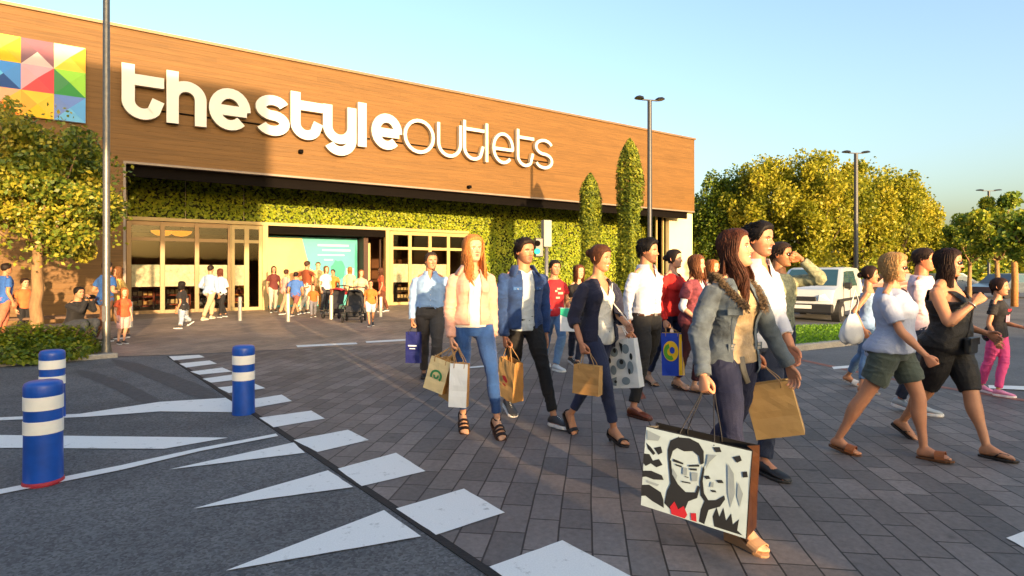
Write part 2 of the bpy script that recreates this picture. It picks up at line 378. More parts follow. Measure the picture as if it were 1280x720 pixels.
# manhole cover set in the asphalt-free part of the crossing
# ================================================================ BUILDING
BN = Vector((-.5724, .8200, 0)); BD = Vector((.8200, .5724, 0)); DF = 21.28; DB = 24.3
BRZ = atan2(.5724, .82)
def sfrom(px, D=DF):
    u = (px-CX)/F; t = D/(BN.x*u+BN.y); return BD.x*u*t+BD.y*t
def zfrom(px, py, D=DF):
    u = (px-CX)/F; t = D/(BN.x*u+BN.y); return CH-(py-HZ)*t/F
def BP(s, q, z): return BD*s+BN*(DF+q)+Vector((0, 0, z))
def bb(mb, s0, s1, q0, q1, z0, z1, mi=0, bev=0):
    return mb.box(BP((s0+s1)/2, (q0+q1)/2, (z0+z1)/2), (abs(s1-s0), abs(q1-q0), abs(z1-z0)), BRZ, mi, bev)
Q = DB-DF
s_left = -40.0; s160 = sfrom(158); s868 = sfrom(868); ZS = 4.82; ZR = 8.8
# timber cladding: horizontal boards in a warm ochre, board joints as real relief in the bump
def wood_mat():
    N = NT('ochre timber cladding'); mp = N.coord('Object')
    mp.inputs['Rotation'].default_value = (0, 0, -BRZ)
    sx = N.n('ShaderNodeSeparateXYZ'); N.l(mp, 'Vector', sx, 'Vector')
    mm = N.n('ShaderNodeMath', operation='MULTIPLY'); N.l(sx, 'Z', mm, 0); mm.inputs[1].default_value = 1/.165
    fr = N.n('ShaderNodeMath', operation='FRACT'); N.l(mm, 'Value', fr, 0)
    fl = N.n('ShaderNodeMath', operation='FLOOR'); N.l(mm, 'Value', fl, 0)
    cx = N.n('ShaderNodeMath', operation='MULTIPLY_ADD'); N.l(fl, 'Value', cx, 0); cx.inputs[1].default_value = 1.37; N.l(sx, 'X', cx, 2)
    cb = N.n('ShaderNodeCombineXYZ'); N.l(cx, 'Value', cb, 'X'); N.l(sx, 'Z', cb, 'Z')
    mp2 = N.n('ShaderNodeMapping'); mp2.inputs['Scale'].default_value = (.35, 1, 9); N.l(cb, 'Vector', mp2, 'Vector')
    g = N.n('ShaderNodeTexNoise', i_Scale=2.2, i_Detail=7.0, i_Roughness=.62); N.l(mp2, 'Vector', g, 'Vector')
    wn = N.n('ShaderNodeTexWhiteNoise', noise_dimensions='2D'); 
    xs_ = N.n('ShaderNodeMath', operation='MULTIPLY'); N.l(cx, 'Value', xs_, 0); xs_.inputs[1].default_value = .31
    xf = N.n('ShaderNodeMath', operation='FLOOR'); N.l(xs_, 'Value', xf, 0)
    cb2 = N.n('ShaderNodeCombineXYZ'); N.l(xf, 'Value', cb2, 'X'); N.l(fl, 'Value', cb2, 'Y'); N.l(cb2, 'Vector', wn, 'Vector')
    mx = N.n('ShaderNodeMath', operation='MULTIPLY_ADD'); N.l(wn, 'Value', mx, 0); mx.inputs[1].default_value = .14; N.l(g, 'Fac', mx, 2)
    cr = N.n('ShaderNodeValToRGB'); e = cr.color_ramp.elements; e[0].position = .35; e[0].color = srgb('5c421f'); e[1].position = 1.0; e[1].color = srgb('815d30')
    N.l(mx, 'Value', cr, 'Fac'); N.l(cr, 'Color', N.b, 'Base Color')
    st = N.n('ShaderNodeMapRange'); N.l(fr, 'Value', st, 'Value'); st.inputs['From Min'].default_value = 0; st.inputs['From Max'].default_value = .07
    bp = N.n('ShaderNodeBump', i_Strength=.45, i_Distance=.010); N.l(st, 'Result', bp, 'Height'); N.l(bp, 'Normal', N.b, 'Normal')
    N.b.inputs['Roughness'].default_value = .62; N.b.inputs['Specular IOR Level'].default_value = .3
    return N.m
m_wood = wood_mat()
m_inwall = mat('interior wall', '5f3c24', .8, .15, 1.5)
m_infloor = mat('interior floor', '7d6650', .5, .15, 2)
def glass_mat():
    N = NT('shop glass'); out = N.t.nodes['Material Output']
    gl = N.n('ShaderNodeBsdfGlossy'); gl.inputs['Roughness'].default_value = .03; gl.inputs['Color'].default_value = (.26, .27, .26, 1)
    tr = N.n('ShaderNodeBsdfTransparent'); tr.inputs['Color'].default_value = (.8, .78, .72, 1)
    fz = N.n('ShaderNodeFresnel'); fz.inputs['IOR'].default_value = 1.5
    ad = N.n('ShaderNodeMath', operation='ADD'); N.l(fz, 'Fac', ad, 0); ad.inputs[1].default_value = .0
    ms = N.n('ShaderNodeMixShader'); N.l(ad, 'Value', ms, 0); N.l(tr, 'BSDF', ms, 1); N.l(gl, 'BSDF', ms, 2); N.l(ms, 'Shader', out, 'Surface')
    return N.m
m_glass = glass_mat()
m_frost = mat('frosted film with leaf print', '948e6e', .6, .35, 9, bump=.1)

bld = empty('shopping_centre_building', BP(s160, 0, 0), 'long ochre timber clad shopping centre with a deep fascia over its glazed entrance', 'building')
loc = bld.location.copy()
def bpart(mb, name, m, smooth=False, parent=None):
    if parent is None: o = mb.build(name, m, bld, smooth, local=loc)
    else: o = mb.build(name, m, parent, smooth, local=loc)
    return o
# fascia box and the wall left of the entrance
b = MB(); bb(b, s_left, s868, 0, .25, ZS, ZR); bb(b, s_left, s160-.02, 0, .25, -.05, ZS-.002)
bpart(b, 'timber_fascia', m_wood)
b = MB(); bb(b, s_left, s868+.06, -.07, .3, ZR+.002, ZR+.09); bpart(b, 'roof_coping', mat('coping metal', '7a6248', .5, .1, 3, metal=.2))
b = MB(); bb(b, s_left, s868-.01, .252, 26, ZR-.55, ZR-.4); bpart(b, 'roof', M['grey_metal'])
b = MB(); bb(b, s868-.24, s868-.01, .252, 26, ZS, ZR-.01); bpart(b, 'side_wall', m_wood)
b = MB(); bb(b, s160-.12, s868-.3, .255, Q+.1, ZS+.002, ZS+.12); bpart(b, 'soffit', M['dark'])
b = MB(); bb(b, s160-.06, s868+.0, -.02, .24, ZS-.07, ZS-.003); bb(b, s160-.08, s160-.015, -.03, .25, 0, ZS-.004)
bpart(b, 'fascia_edge_trim', mat('grey edge trim', '7d6f63', .5, .1, 4))
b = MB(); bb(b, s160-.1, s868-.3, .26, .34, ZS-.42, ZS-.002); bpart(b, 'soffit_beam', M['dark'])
b = MB(); bb(b, s160-.3, s160-.12, .26, Q+.2, 0, ZS); bpart(b, 'recess_wall', m_wood)
# back wall above/behind the green wall
sA = sfrom(160, DB); s480 = sfrom(482, DB); s583 = sfrom(583, DB); s832 = sfrom(829, DB); s334 = sfrom(333, DB)
ZD = 3.26
b = MB(); bb(b, sA-2, s832, Q+.08, Q+.3, ZD+.0, ZS+.0); bb(b, s583+.03, s832, Q+.08, Q+.3, 0, ZD-.002)
bb(b, s832, s868-.02, Q-.4, Q-.2, 0, ZS-.01, 0)
bpart(b, 'back_wall', mat('plaster wall', 'cfc2a0', .85, .06, 1.2, bump=.1))
# pale wall with slim window at the right end, and the lower wing beyond it
b = MB(); bb(b, sfrom(833, DF+1.2), sfrom(862, DF+1.2), 1.0, 1.25, 0, ZS-.01); bpart(b, 'end_pier', mat('cream render', 'e2d3a6', .85, .05, 1.2))
w = MB(); bb(w, sfrom(816, DF+1.4), sfrom(833, DF+1.4)-.01, 1.2, 1.25, 1.2, 4.5); g_ = bpart(w, 'window', m_glass)
w = MB()
for px in (816, 824, 832.4): s_ = sfrom(px, DF+1.4); bb(w, s_-.04, s_+.04, 1.1, 1.19, 1.1, 4.6)
bb(w, sfrom(816, DF+1.4)-.05, sfrom(833, DF+1.4)-.02, 1.09, 1.19, 4.5, 4.62)
bpart(w, 'window_frame', M['cream'], parent=g_)
b = MB(); bb(b, s868-.05, s868+14, 7.0, 20, 0, 4.3); bpart(b, 'rear_wing', mat('pale render', 'cdbb98', .85, .1, 1))
# interior behind the entrance
b = MB(); bb(b, sA-2, s832, Q+8, Q+8.2, 0, ZD+.3); bb(b, sA-2.1, sA-1.9, Q+.3, Q+8, 0, ZD+.3); bb(b, s583+.3, s583+.5, Q+.31, Q+8, 0, ZD+.3)
bpart(b, 'interior_wall', m_inwall)
b = MB(); bb(b, sA-2, s583+.3, Q+.31, Q+8, ZD+.02, ZD+.2); bpart(b, 'interior_ceiling', mat('interior ceiling', '4a3a2c', .8, .1, 2))
b = MB(); bb(b, sA-2, s583+.3, Q+.31, Q+8, -.01, .004); bpart(b, 'interior_floor', m_infloor)
# glazed entrance screens: frames, glass panes, frosted bands
def zpx(py, px=245): return zfrom(px, py, DB)
def screen(pxs, z0, z1, frame_m, zt, fr=.07, name='door_screen', frost=None, thick=None):
    f = MB(); S_ = [sfrom(p, DB) for p in pxs]
    for i, s_ in enumerate(S_):
        w_ = (thick or {}).get(i, fr); bb(f, s_-w_, s_+w_, Q-.06, Q+.06, z0, z1, bev=.008)
    for z_, h_ in ((z1-.06, .09), (zt, .06), (z0+.06, .06)):
        for i in range(len(S_)-1): bb(f, S_[i]+.02, S_[i+1]-.02, Q-.045, Q+.045, z_-h_, z_+h_)
    fo = bpart(f, name+'_frame', frame_m)
    for i in range(len(S_)-1):
        g = MB(); bb(g, S_[i]+.03, S_[i+1]-.03, Q-.008, Q+.008, z0+.1, zt-.05); bb(g, S_[i]+.03, S_[i+1]-.03, Q-.008, Q+.008, zt+.05, z1-.12)
        bpart(g, 'glass_pane', m_glass, parent=fo)
        if frost and i in frost:
            g = MB(); bb(g, S_[i]+.08, S_[i+1]-.08, Q-.014, Q-.010, frost[i][0], frost[i][1]); bpart(g, 'frosted_film', m_frost, parent=fo)
    return fo
screen([161, 203, 246, 287], .0, ZD-.02, M['bronze'], 2.62, .075, 'entrance_door', {0: (.95, 1.72), 1: (.95, 1.72), 2: (.95, 1.72)})
screen([290, 308, 326], .0, ZD-.02, M['cream'], 2.62, .085, 'side_light', {0: (.95, 1.72)})
screen([489, 512, 537, 560, 583], .0, ZD-.02, M['cream'], 2.5, .075, 'entrance_door', {0: (1.0, 1.8), 1: (1.0, 1.8), 2: (1., 1.8)})
b = MB(); bb(b, sfrom(324, DB)+.09, sfrom(334, DB), Q-.14, Q+.14, 0, ZD); bb(b, sfrom(481, DB), sfrom(488, DB)-.08, Q-.12, Q+.12, 0, ZD)
bpart(b, 'entrance_pier', M['cream'])
b = MB(); bb(b, sA-.1, s583+.06, Q-.16, Q+.07, ZD-.001, ZD+.12); bpart(b, 'entrance_lintel', M['cream'])
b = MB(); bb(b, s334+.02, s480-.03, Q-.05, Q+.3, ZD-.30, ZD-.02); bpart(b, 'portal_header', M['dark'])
# hall inside the open portal: teal campaign panel and the dark passage beside it
pan = empty('campaign_panel', BP(s334+1.5, Q+1.2, 0), 'large bright turquoise and cream picture wall inside the open entrance', 'billboard')
pl = pan.location.copy(); pz0, pz1 = .02, ZD-.34; p0 = s334+.15; p1 = sfrom(446, DB+1.0)
b = MB(); bb(b, p0, p1, Q+.95, Q+1.05, pz0, pz1); b.build('panel', mat('panel turquoise', '3fa3a3', .5, .05, 2), pan, local=pl)
def blob(cx, cz, rx, rz_, q, n=22, irr=.12, sd=1):
    r_ = random.Random(sd); v = []
    for i in range(n):
        a = 2*pi*i/n; k = 1+irr*r_.uniform(-1, 1); v.append(BP(cx+rx*k*cos(a), q, cz+rz_*k*sin(a)))
    return v
w_ = p1-p0
def art(name, m, shapes):
    b = MB()
    for i, s_ in enumerate(shapes): b.quad(s_)
    b.build(name, m, pan, local=pl)
art('print_cream', mat('print cream', 'b0a468', .5, .06, 3), [[BP(p0+.02, Q+.945, .1), BP(p0+w_*.36, Q+.945, .1), BP(p0+w_*.46, Q+.945, 1.6), BP(p0+w_*.38, Q+.945, pz1-.05), BP(p0+.02, Q+.945, pz1-.05)]])
art('print_peach', mat('print peach', 'd09a62', .5, .08, 3), [blob(p0+w_*.33, 1.75, w_*.1, .85, Q+.94, sd=2), blob(p0+w_*.42, 1.0, w_*.12, .6, Q+.94, sd=5)])
art('print_teal', mat('print teal', '128078', .5, .06, 3), [blob(p0+w_*.78, 1.55, w_*.08, .42, Q+.94, sd=3), blob(p0+w_*.985, 1.9, w_*.015, .75, Q+.935, sd=4)])
art('print_white', mat('print white', '98ccc6', .5, .04, 3), [[BP(p0+w_*a, Q+.938, z), BP(p0+w_*(a+l), Q+.938, z), BP(p0+w_*(a+l), Q+.938, z+h), BP(p0+w_*a, Q+.938, z+h)] for a, l, z, h in ((.55, .35, 2.55, .08), (.6, .32, 2.35, .07), (.55, .3, 2.15, .05), (.62, .1, 1.95, .05), (.87, .09, 1.3, .3))])
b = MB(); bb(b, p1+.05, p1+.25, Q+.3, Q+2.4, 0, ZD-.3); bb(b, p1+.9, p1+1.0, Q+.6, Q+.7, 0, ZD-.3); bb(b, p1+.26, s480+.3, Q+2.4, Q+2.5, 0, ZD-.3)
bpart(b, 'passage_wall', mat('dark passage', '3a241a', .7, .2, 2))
b = MB(); bb(b, sfrom(461, DB+.4)-.05, sfrom(461, DB+.4)+.05, Q+.35, Q+.45, 0, 2.7); bpart(b, 'passage_post', M['cream'])
# lit bowl lamps seen through the fanlight
for px in (203, 226):
    s_ = sfrom(px, DB+.9)
    lm = empty('pendant_lamp', BP(s_, Q+.9, 2.78), 'amber bowl lamp glowing behind the fanlight '+('left' if px == 203 else 'right')+' of the pair', 'lamp', 'bowl lamps behind the fanlight')
    b = MB(); b.lathe([(.02, 0), (.2, .03), (.34, .12), (.38, .2), (.36, .2)], (0, 0, 0), 20); b.build('lamp_shade', mat('amber lamp glass', 'e08a1c', .4, .1, 3, emit=.5), lm, True)
    b = MB(); b.tube([(0, 0, .15), (0, 0, .5)], .015, 6); b.build('rod', M['dark'], lm)
# shop displays inside
for i, (px, c, h) in enumerate(((175, '7a3020', 1.6), (192, '2f2a28', 1.4), (224, '8a3b22', 1.7), (262, '3a3c46', 1.75), (275, 'a04a2a', 1.4), (300, 'b98a3a', 1.5), (505, '2f2420', 1.6), (530, '6a3a20', 1.7), (556, '33302e', 1.5))):
    s_ = sfrom(px, DB+3); o = empty('display_shelf', BP(s_, Q+3+(i % 3)*.4, 0), ['low', 'tall', 'wide', 'narrow', 'squat', 'ochre', 'dark', 'brown', 'grey'][i]+' shop display unit inside the glazed entrance, '+['far left', 'second from left', 'behind the second pane', 'behind the couple', 'beside the side light', 'behind the side light', 'left in the right doors', 'middle of the right doors', 'right in the right doors'][i], 'display', 'display units inside the entrance')
    b = MB(); m_ = mat('display '+c, c, .7, .3, 6)
    for k in range(5): b.box((0, 0, .12+k*h/4.4), (.9, .4, .04), BRZ)
    for sx in (-.46, .46): b.box((sx*BD.x, sx*BD.y, h/2), (.04, .42, h), BRZ)
    b.build('rack', m_, o); b = MB()
    for k in range(4):
        for j in range(5): b.box(((j-2)*.17*BD.x, (j-2)*.17*BD.y, .22+k*h/4.4+.03), (.12, .25, .12+.1*rnd.random()), BRZ)
    b.build('goods', mat('goods '+c, ['c2a070', '9c4a30', 'd0c0a0', '6a7080'][i % 4], .7, .4, 5), o)

# ---------------------------------------------------------------- green wall
m_gw = leafmat('green wall leaves', ['46601a', '6f8420', '98a428', 'b8b434'], .25)
gw = empty('green_wall', BP(sA, Q, 0), 'clipped leafy green wall cladding above and beside the entrance doors', 'green wall'); gl_ = gw.location.copy()
seams = [sA-.02]+[sfrom(p, DB) for p in (232, 305, 394, 482)]+[s583-.0]+[sfrom(p, DB) for p in (640, 700, 765, 829)]
rg = np.random.default_rng(11)
for i in range(len(seams)-1):
    a, c = seams[i]+.015, seams[i+1]-.015; zb = ZD+.13 if i < 5 else .12
    bk = MB(); bb(bk, a, c, Q+.02, Q+.07, zb, ZS-.0); pn = bk.build('planted_panel', mat('planted panel backing', '20280e', .95, .2, 6), gw, local=gl_)
    n = int((c-a)*(ZS-zb)*330); s_ = rg.uniform(a, c, n); z_ = rg.uniform(zb, ZS, n); q_ = Q+.01-np.abs(rg.normal(0, .035, n))-.03*(1+vnoise(np.stack([s_*2.2, z_*0, z_*2.2], 1), 5))
    pts = np.outer(s_, BD)+np.outer(q_+DF, BN); pts[:, 2] += z_
    leaf_mesh('leaves', pts, .055, m_gw, pn, seed=20+i, normals=np.tile(np.array(-BN)+[0, 0, .35], (n, 1)), tilt=.42, aspect=.75, local=gl_,
              tonefun=lambda c_, r_: .55+.16*vnoise(c_*1.6, 3)+.25*r_.uniform(-1, 1, len(c_)))
# ---------------------------------------------------------------- sign lettering
sg = empty('letter_sign', BP(sfrom(152), -.1, 6.1), "large white raised letters reading 'thestyleoutlets' on the timber fascia", 'sign'); sl = sg.location.copy()
def arc(cx, cy, rx, ry, a0, a1, n=22): return [(cx+rx*cos(R(a0+(a1-a0)*i/n)), cy+ry*sin(R(a0+(a1-a0)*i/n))) for i in range(n+1)]
def ribbon(path, w, closed=False, butt=True):
    L, Rr = [], []; n = len(path)
    for i in range(n):
        a = Vector(path[(i-1) % n] if closed or i > 0 else path[i]); c = Vector(path[(i+1) % n] if closed or i < n-1 else path[i]); p = Vector(path[i])
        d = (c-a).normalized(); nn_ = Vector((-d.y, d.x)); 
        if 0 < i < n-1 or closed:
            d1 = (p-a).normalized(); d2 = (c-p).normalized(); k = max(.5, sqrt(max(0, (1+d1.dot(d2))/2))); L.append(p+nn_*w/2/k); Rr.append(p-nn_*w/2/k)
        else: L.append(p+nn_*w/2); Rr.append(p-nn_*w/2)
    return L, Rr
def strokes(ch, W, w, xh, asc, desc):
    """centre-line strokes of one letter in a box W wide; w = stroke width"""
    h = w/2; r = (W-w)/2; cx = W/2
    if ch == 't':
        rr = min(r, xh/2-h*.2); top = xh-h
        return [([(h, asc), (h, h+rr)]+arc(h+rr, h+rr, rr, rr, 180, 315)[1:] + [(W-h*.9, xh*.46)], 0), ([(h, top-.02), (W, top-.02)], 0)]
    if ch == 'h': return [([(h, 0), (h, asc)], 0), (arc(cx, xh-h-r, r, r, 180, 0)+[(W-h, 0)], 0), ([(h, 0), (h, xh*.6)], 0)]
    if ch == 'e': return [(arc(cx, xh/2, r, xh/2-h, -5, 316), 0), ([(h*1.1, xh*.47), (W-h*.7, xh*.47)], 0)]
    if ch == 'o': return [(arc(cx, xh/2, r, xh/2-h, 0, 360), 1)]
    if ch == 's':
        q = (xh-w)/4; r2 = r*.98
        return [(arc(cx, xh-h-q, r2, q, 20, 270, 18)+arc(cx, h+q, r2, q, 90, -160, 18)[1:], 0)]
    if ch == 'l': return [([(h, 0), (h, asc)], 0)]
    if ch == 'u': return [([(h, xh)]+arc(cx, h+r, r, r, 180, 360)+[(W-h, xh)], 0)]
    if ch == 'y': return [([(h, xh)]+arc(cx, h+r, r, r, 180, 360)+[(W-h, xh)], 0), ([(W-h, xh*.5), (W-h, desc+h+r)]+arc(cx, desc+h+r, r, r, 0, -150)[1:], 0)]
LET = [('t', 152, 205, .33), ('h', 208, 258, .33), ('e', 261, 313, .33), ('s', 319, 362, .33), ('t', 363, 403, .33), ('y', 403.5, 445, .33), ('l', 447, 461, .33), ('e', 464, 502, .33),
       ('o', 504, 543, .13), ('u', 546, 577, .13), ('t', 578.5, 605, .13), ('l', 606.5, 613, .13), ('e', 615, 642, .13), ('t', 645.5, 667, .13), ('s', 668, 691, .13)]
BASE = 6.08; XH = 1.36; ASC = 1.62
for ci, (ch, a, c, w) in enumerate(LET):
    s0, s1 = sfrom(a, DF-.2), sfrom(c, DF-.2); W = s1-s0; b = MB(); sk = MB()
    for k, (path, cl) in enumerate(strokes(ch, W, w, XH, ASC, -.42)):
        if cl: path = path[:-1]
        L, Rr = ribbon(path, w, bool(cl)); q0 = -.24-.003*k; q1 = -.06+.003*k
        n = len(path); rng_ = range(n if cl else n-1)
        # front face white, returns dark
        vs = [BP(s0+p.x, q0, BASE+p.y) for p in L]+[BP(s0+p.x, q0, BASE+p.y) for p in Rr]+[BP(s0+p.x, q1, BASE+p.y) for p in L]+[BP(s0+p.x, q1, BASE+p.y) for p in Rr]
        ff = [(i, n+i, n+(i+1) % n, (i+1) % n) for i in rng_]; sd = [(i, (i+1) % n, 2*n+(i+1) % n, 2*n+i) for i in rng_]+[(n+i, 3*n+i, 3*n+(i+1) % n, n+(i+1) % n) for i in rng_]
        if not cl: sd += [(0, 2*n, 3*n, n), (n-1, 2*n-1, 4*n-1, 3*n-1)]
        b.add(vs, ff, 0); b.add(vs, sd, 1)
    o = b.build('letter', [M['white_sign'], mat('cream letter return', 'b9ab92', .5, .05, 4)], sg, local=sl)
# standoff rails behind the letters
b = MB()
bb(b, sfrom(152), sfrom(462), -.055, -.004, BASE+.35, BASE+.39); bb(b, sfrom(464), sfrom(690), -.055, -.004, BASE+.35, BASE+.39)
b.build('mounting_rail', M['dark'], sg, local=sl)
# ---------------------------------------------------------------- coloured emblem of triangles
em = empty('emblem_panel', BP(sfrom(107), -.15, 5.8), 'square emblem panel of folded coloured triangles at the left end of the fascia', 'sign'); el = em.location.copy()
s1 = sfrom(107); cs = (7.96-5.79)/3
cells = {(0, 2): ('fce8a8', 'fbd24a', 'f6b11a'), (0, 1): ('2f8f4a', '8fcb33', '1e7a3c'), (0, 0): ('5b79b8', '6ab4e6', '4f9ad6'),
         (1, 2): ('d9c3c2', '8a5563', '6e4a5a'), (1, 1): ('f09aa2', 'e2515a', 'd8333f'), (1, 0): ('fbc22e', 'f7b520', 'f59c1a'),
         (2, 2): ('fcd84a', 'f9c01e', 'f7ae12'), (2, 1): ('1f4f95', '3a86cf', '5bb8e0'), (2, 0): ('f3a172', 'f58a2a', 'fbb030')}
b = MB(); bb(b, s1-3*cs, s1, -.12, -.02, 5.79, 5.79+3*cs); b.build('backing', M['white_sign'], em, local=el)
for (i, j), cc in cells.items():
    a0, a1 = s1-(i+1)*cs, s1-i*cs; z0, z1 = 5.79+j*cs, 5.79+(j+1)*cs
    A_, B_, C_, D_ = BP(a0, -.125, z0), BP(a1, -.125, z0), BP(a1, -.125, z1), BP(a0, -.125, z1); O_ = BP((a0+a1)/2, -.22, (z0+z1)/2)
    b = MB(); ms_ = [mat('emblem '+c_, c_, .45, .04, 3) for c_ in cc]
    if (i+j) % 2: b.add([A_, B_, C_, D_, O_], [(0, 1, 4)], 0); b.add([A_, B_, C_, D_, O_], [(1, 2, 4), (2, 3, 4)], 1); b.add([A_, D_, O_], [(0, 1, 2)], 2)
    else: b.add([A_, B_, C_, D_, O_], [(2, 3, 4), (3, 0, 4)], 0); b.add([A_, B_, C_, D_, O_], [(0, 1, 4)], 1); b.add([A_, B_, C_, D_, O_], [(1, 2, 4)], 2)
    b.build('coloured_tile', ms_, em, local=el)
# fixings on the fascia
for px, py in ((375, 190), (585, 234)):
    s_ = sfrom(px); z_ = zfrom(px, py); o = empty('wall_lamp', BP(s_, -.1, z_), 'small black spotlight fixed to the fascia '+('below the letter t' if px < 400 else 'below the thin letter u'), 'lamp', 'spotlights on the fascia')
    b = MB(); b.box((0, 0, 0), (.14, .2, .12), BRZ, bev=.02); b.build('housing', M['dark'], o)
# ================================================================ TREES, SHRUBS
def limb_path(a, b_, rr, wig=.15, n=6):
    a = Vector(a); b_ = Vector(b_); L = (b_-a).length; return [a.lerp(b_, i/n)+Vector((rr.uniform(-1, 1), rr.uniform(-1, 1), rr.uniform(-.5, .5)))*wig*L*.12*(0 if i in (0, n) else 1) for i in range(n+1)]
def tree(base, h_trunk, crown_c, crown_r, n_leaf, leaf, lm, label, cat='tree', group=None, seed=1, tr=.09, bark='bark', clumps=38, name='tree', shellness=.75, lean=(0, 0), tone0=.5):
    rr = random.Random(seed); rg = np.random.default_rng(seed)
    root = empty(name, base, label, cat, group); base = Vector(base)
    cc = Vector(crown_c)-base; cr = Vector(crown_r)
    t = MB(); top = Vector((cc.x*.6+lean[0], cc.y*.6+lean[1], h_trunk)); pth = [Vector((0, 0, -.05))]+limb_path((0, 0, .05), top, rr, .35 if tr > .13 else .10)
    t.tube(pth, [tr*1.35]+[tr*(1.1-.35*i/6) for i in range(7)], 12)
    # clumps spread through the crown
    cl = []
    for i in range(clumps):
        while True:
            v = Vector((rr.uniform(-1, 1), rr.uniform(-1, 1), rr.uniform(-1, 1)))
            if .35 < v.length < 1: break
        v = v.normalized()*(v.length**.5)*rr.uniform(.55, 1.08)
        cl.append(cc+Vector((v.x*cr.x, v.y*cr.y, v.z*cr.z)))
    for i, c_ in enumerate(cl):
        if i % 2 == 0:
            mid = top.lerp(c_, .45)+Vector((0, 0, -.12*cr.z)); t.tube([top, mid, c_], [tr*.5, tr*.28, tr*.08], 6)
    t.build('trunk', M[bark], root, True)
    per = n_leaf//clumps; pts = []; tn = []
    for c_ in cl:
        rad = rr.uniform(.13, .36)*np.array(cr)*np.array([1, 1, rr.uniform(.7, 1.1)]); k = int(per*rr.uniform(.6, 1.4)); d = rg.normal(size=(k, 3)); d /= np.linalg.norm(d, axis=1, keepdims=True)
        r_ = rg.uniform(0.25, 1, (k, 1))**.6; pts.append(np.array(c_)+d*r_*rad); tn.append(np.full(k, rr.uniform(-.22, .22)))
    k = n_leaf//14; d = rg.normal(size=(k, 3)); d /= np.linalg.norm(d, axis=1, keepdims=True); ex = 1+.22*vnoise(d*2.6, seed)[:, None]
    pts.append(np.array(cc)+d*np.array(cr)*ex*rg.uniform(.5, 1.02, (k, 1))); tn.append(np.zeros(k))
    pts = np.concatenate(pts); tn = np.concatenate(tn)
    leaf_mesh('crown', pts, leaf, lm, root, seed=seed+1, aspect=.62, tonefun=lambda c_, r_: tone0+tn+.3*r_.uniform(-1, 1, len(c_)))
    return root
L_gold = leafmat('golden autumn leaves', ['4c5c1e', '7c8420', 'a2a02c', 'bcae38'], .4)
L_green = leafmat('mid green leaves', ['3c521e', '627c24', '98a030', 'beb23a'], .35)
L_left = leafmat('glossy street tree leaves', ['3c5020', '64782a', 'a09c34', 'ccb648'], .3, .35)
L_cyp = leafmat('cypress foliage', ['2e3f14', '54661e', '8a9228', 'aaa434'], .2, .6)
L_bush = leafmat('bush foliage', ['2c3f10', '4a6317', '72801f', '9c8f28'], .3)
tree(P(44, 425, 12.6)*1.0 if False else (-10.15, 12.6, .04), 2.1, (-9.95, 12.5, 3.22), (1.62, 1.6, 1.66), 34000, .05, L_left, 'round headed street tree with a pale trunk in the planting bed at the left', seed=5, tr=.115, clumps=60, name='street_tree')
# low bushes under it
def bush(base, r, n, label, seed, lm=L_bush, leaf=.035, group=None, cat='bush', name='bush'):
    root = empty(name, base, label, cat, group); rg = np.random.default_rng(seed); rr = random.Random(seed)
    t = MB()
    for i in range(9):
        a = rr.uniform(0, 2*pi); t.tube([(0, 0, 0), (r[0]*.4*cos(a), r[1]*.4*sin(a), r[2]*.5), (r[0]*.75*cos(a), r[1]*.75*sin(a), r[2]*.9)], [.02, .012, .004], 5)
    t.build('stems', M['bark_dark'], root)
    d = rg.normal(size=(n, 3)); d /= np.linalg.norm(d, axis=1, keepdims=True); d[:, 2] = np.abs(d[:, 2]); ex = 1+.3*vnoise(d*3.5, seed)[:, None]
    p = d*np.array(r)*ex*rg.uniform(.45, 1, (n, 1))**.6
    leaf_mesh('foliage', p, leaf, lm, root, seed=seed, tonefun=lambda c_, r_: .45+.2*vnoise(c_*4, seed)+.3*r_.uniform(-1, 1, len(c_)))
    return root
for i, (px, py, Y, rx, rz_) in enumerate(((88, 440, 10.7, .55, .48), (58, 446, 10.4, .6, .5), (22, 444, 10.3, .7, .52), (-15, 448, 9.9, .7, .5), (104, 444, 10.6, .28, .2), (70, 452, 9.9, .5, .2), (30, 455, 9.6, .6, .2))):
    p = P(px, py, Y); bush((p.x, Y, .05), (rx, .4, rz_), int(2600*rx*2*(rz_+.2)), ['right rounded bush of the bed, beside the lamp post', 'middle rounded bush in front of the tree trunk', 'left rounded bush behind the blue bollards', 'bush cut by the left edge of the photo', 'small low tuft at the tip of the bed', 'low creeping shrub along the kerb, behind the bollards', 'low creeping shrub along the kerb at the left'][i], 40+i, group='bushes in the kerbed bed')
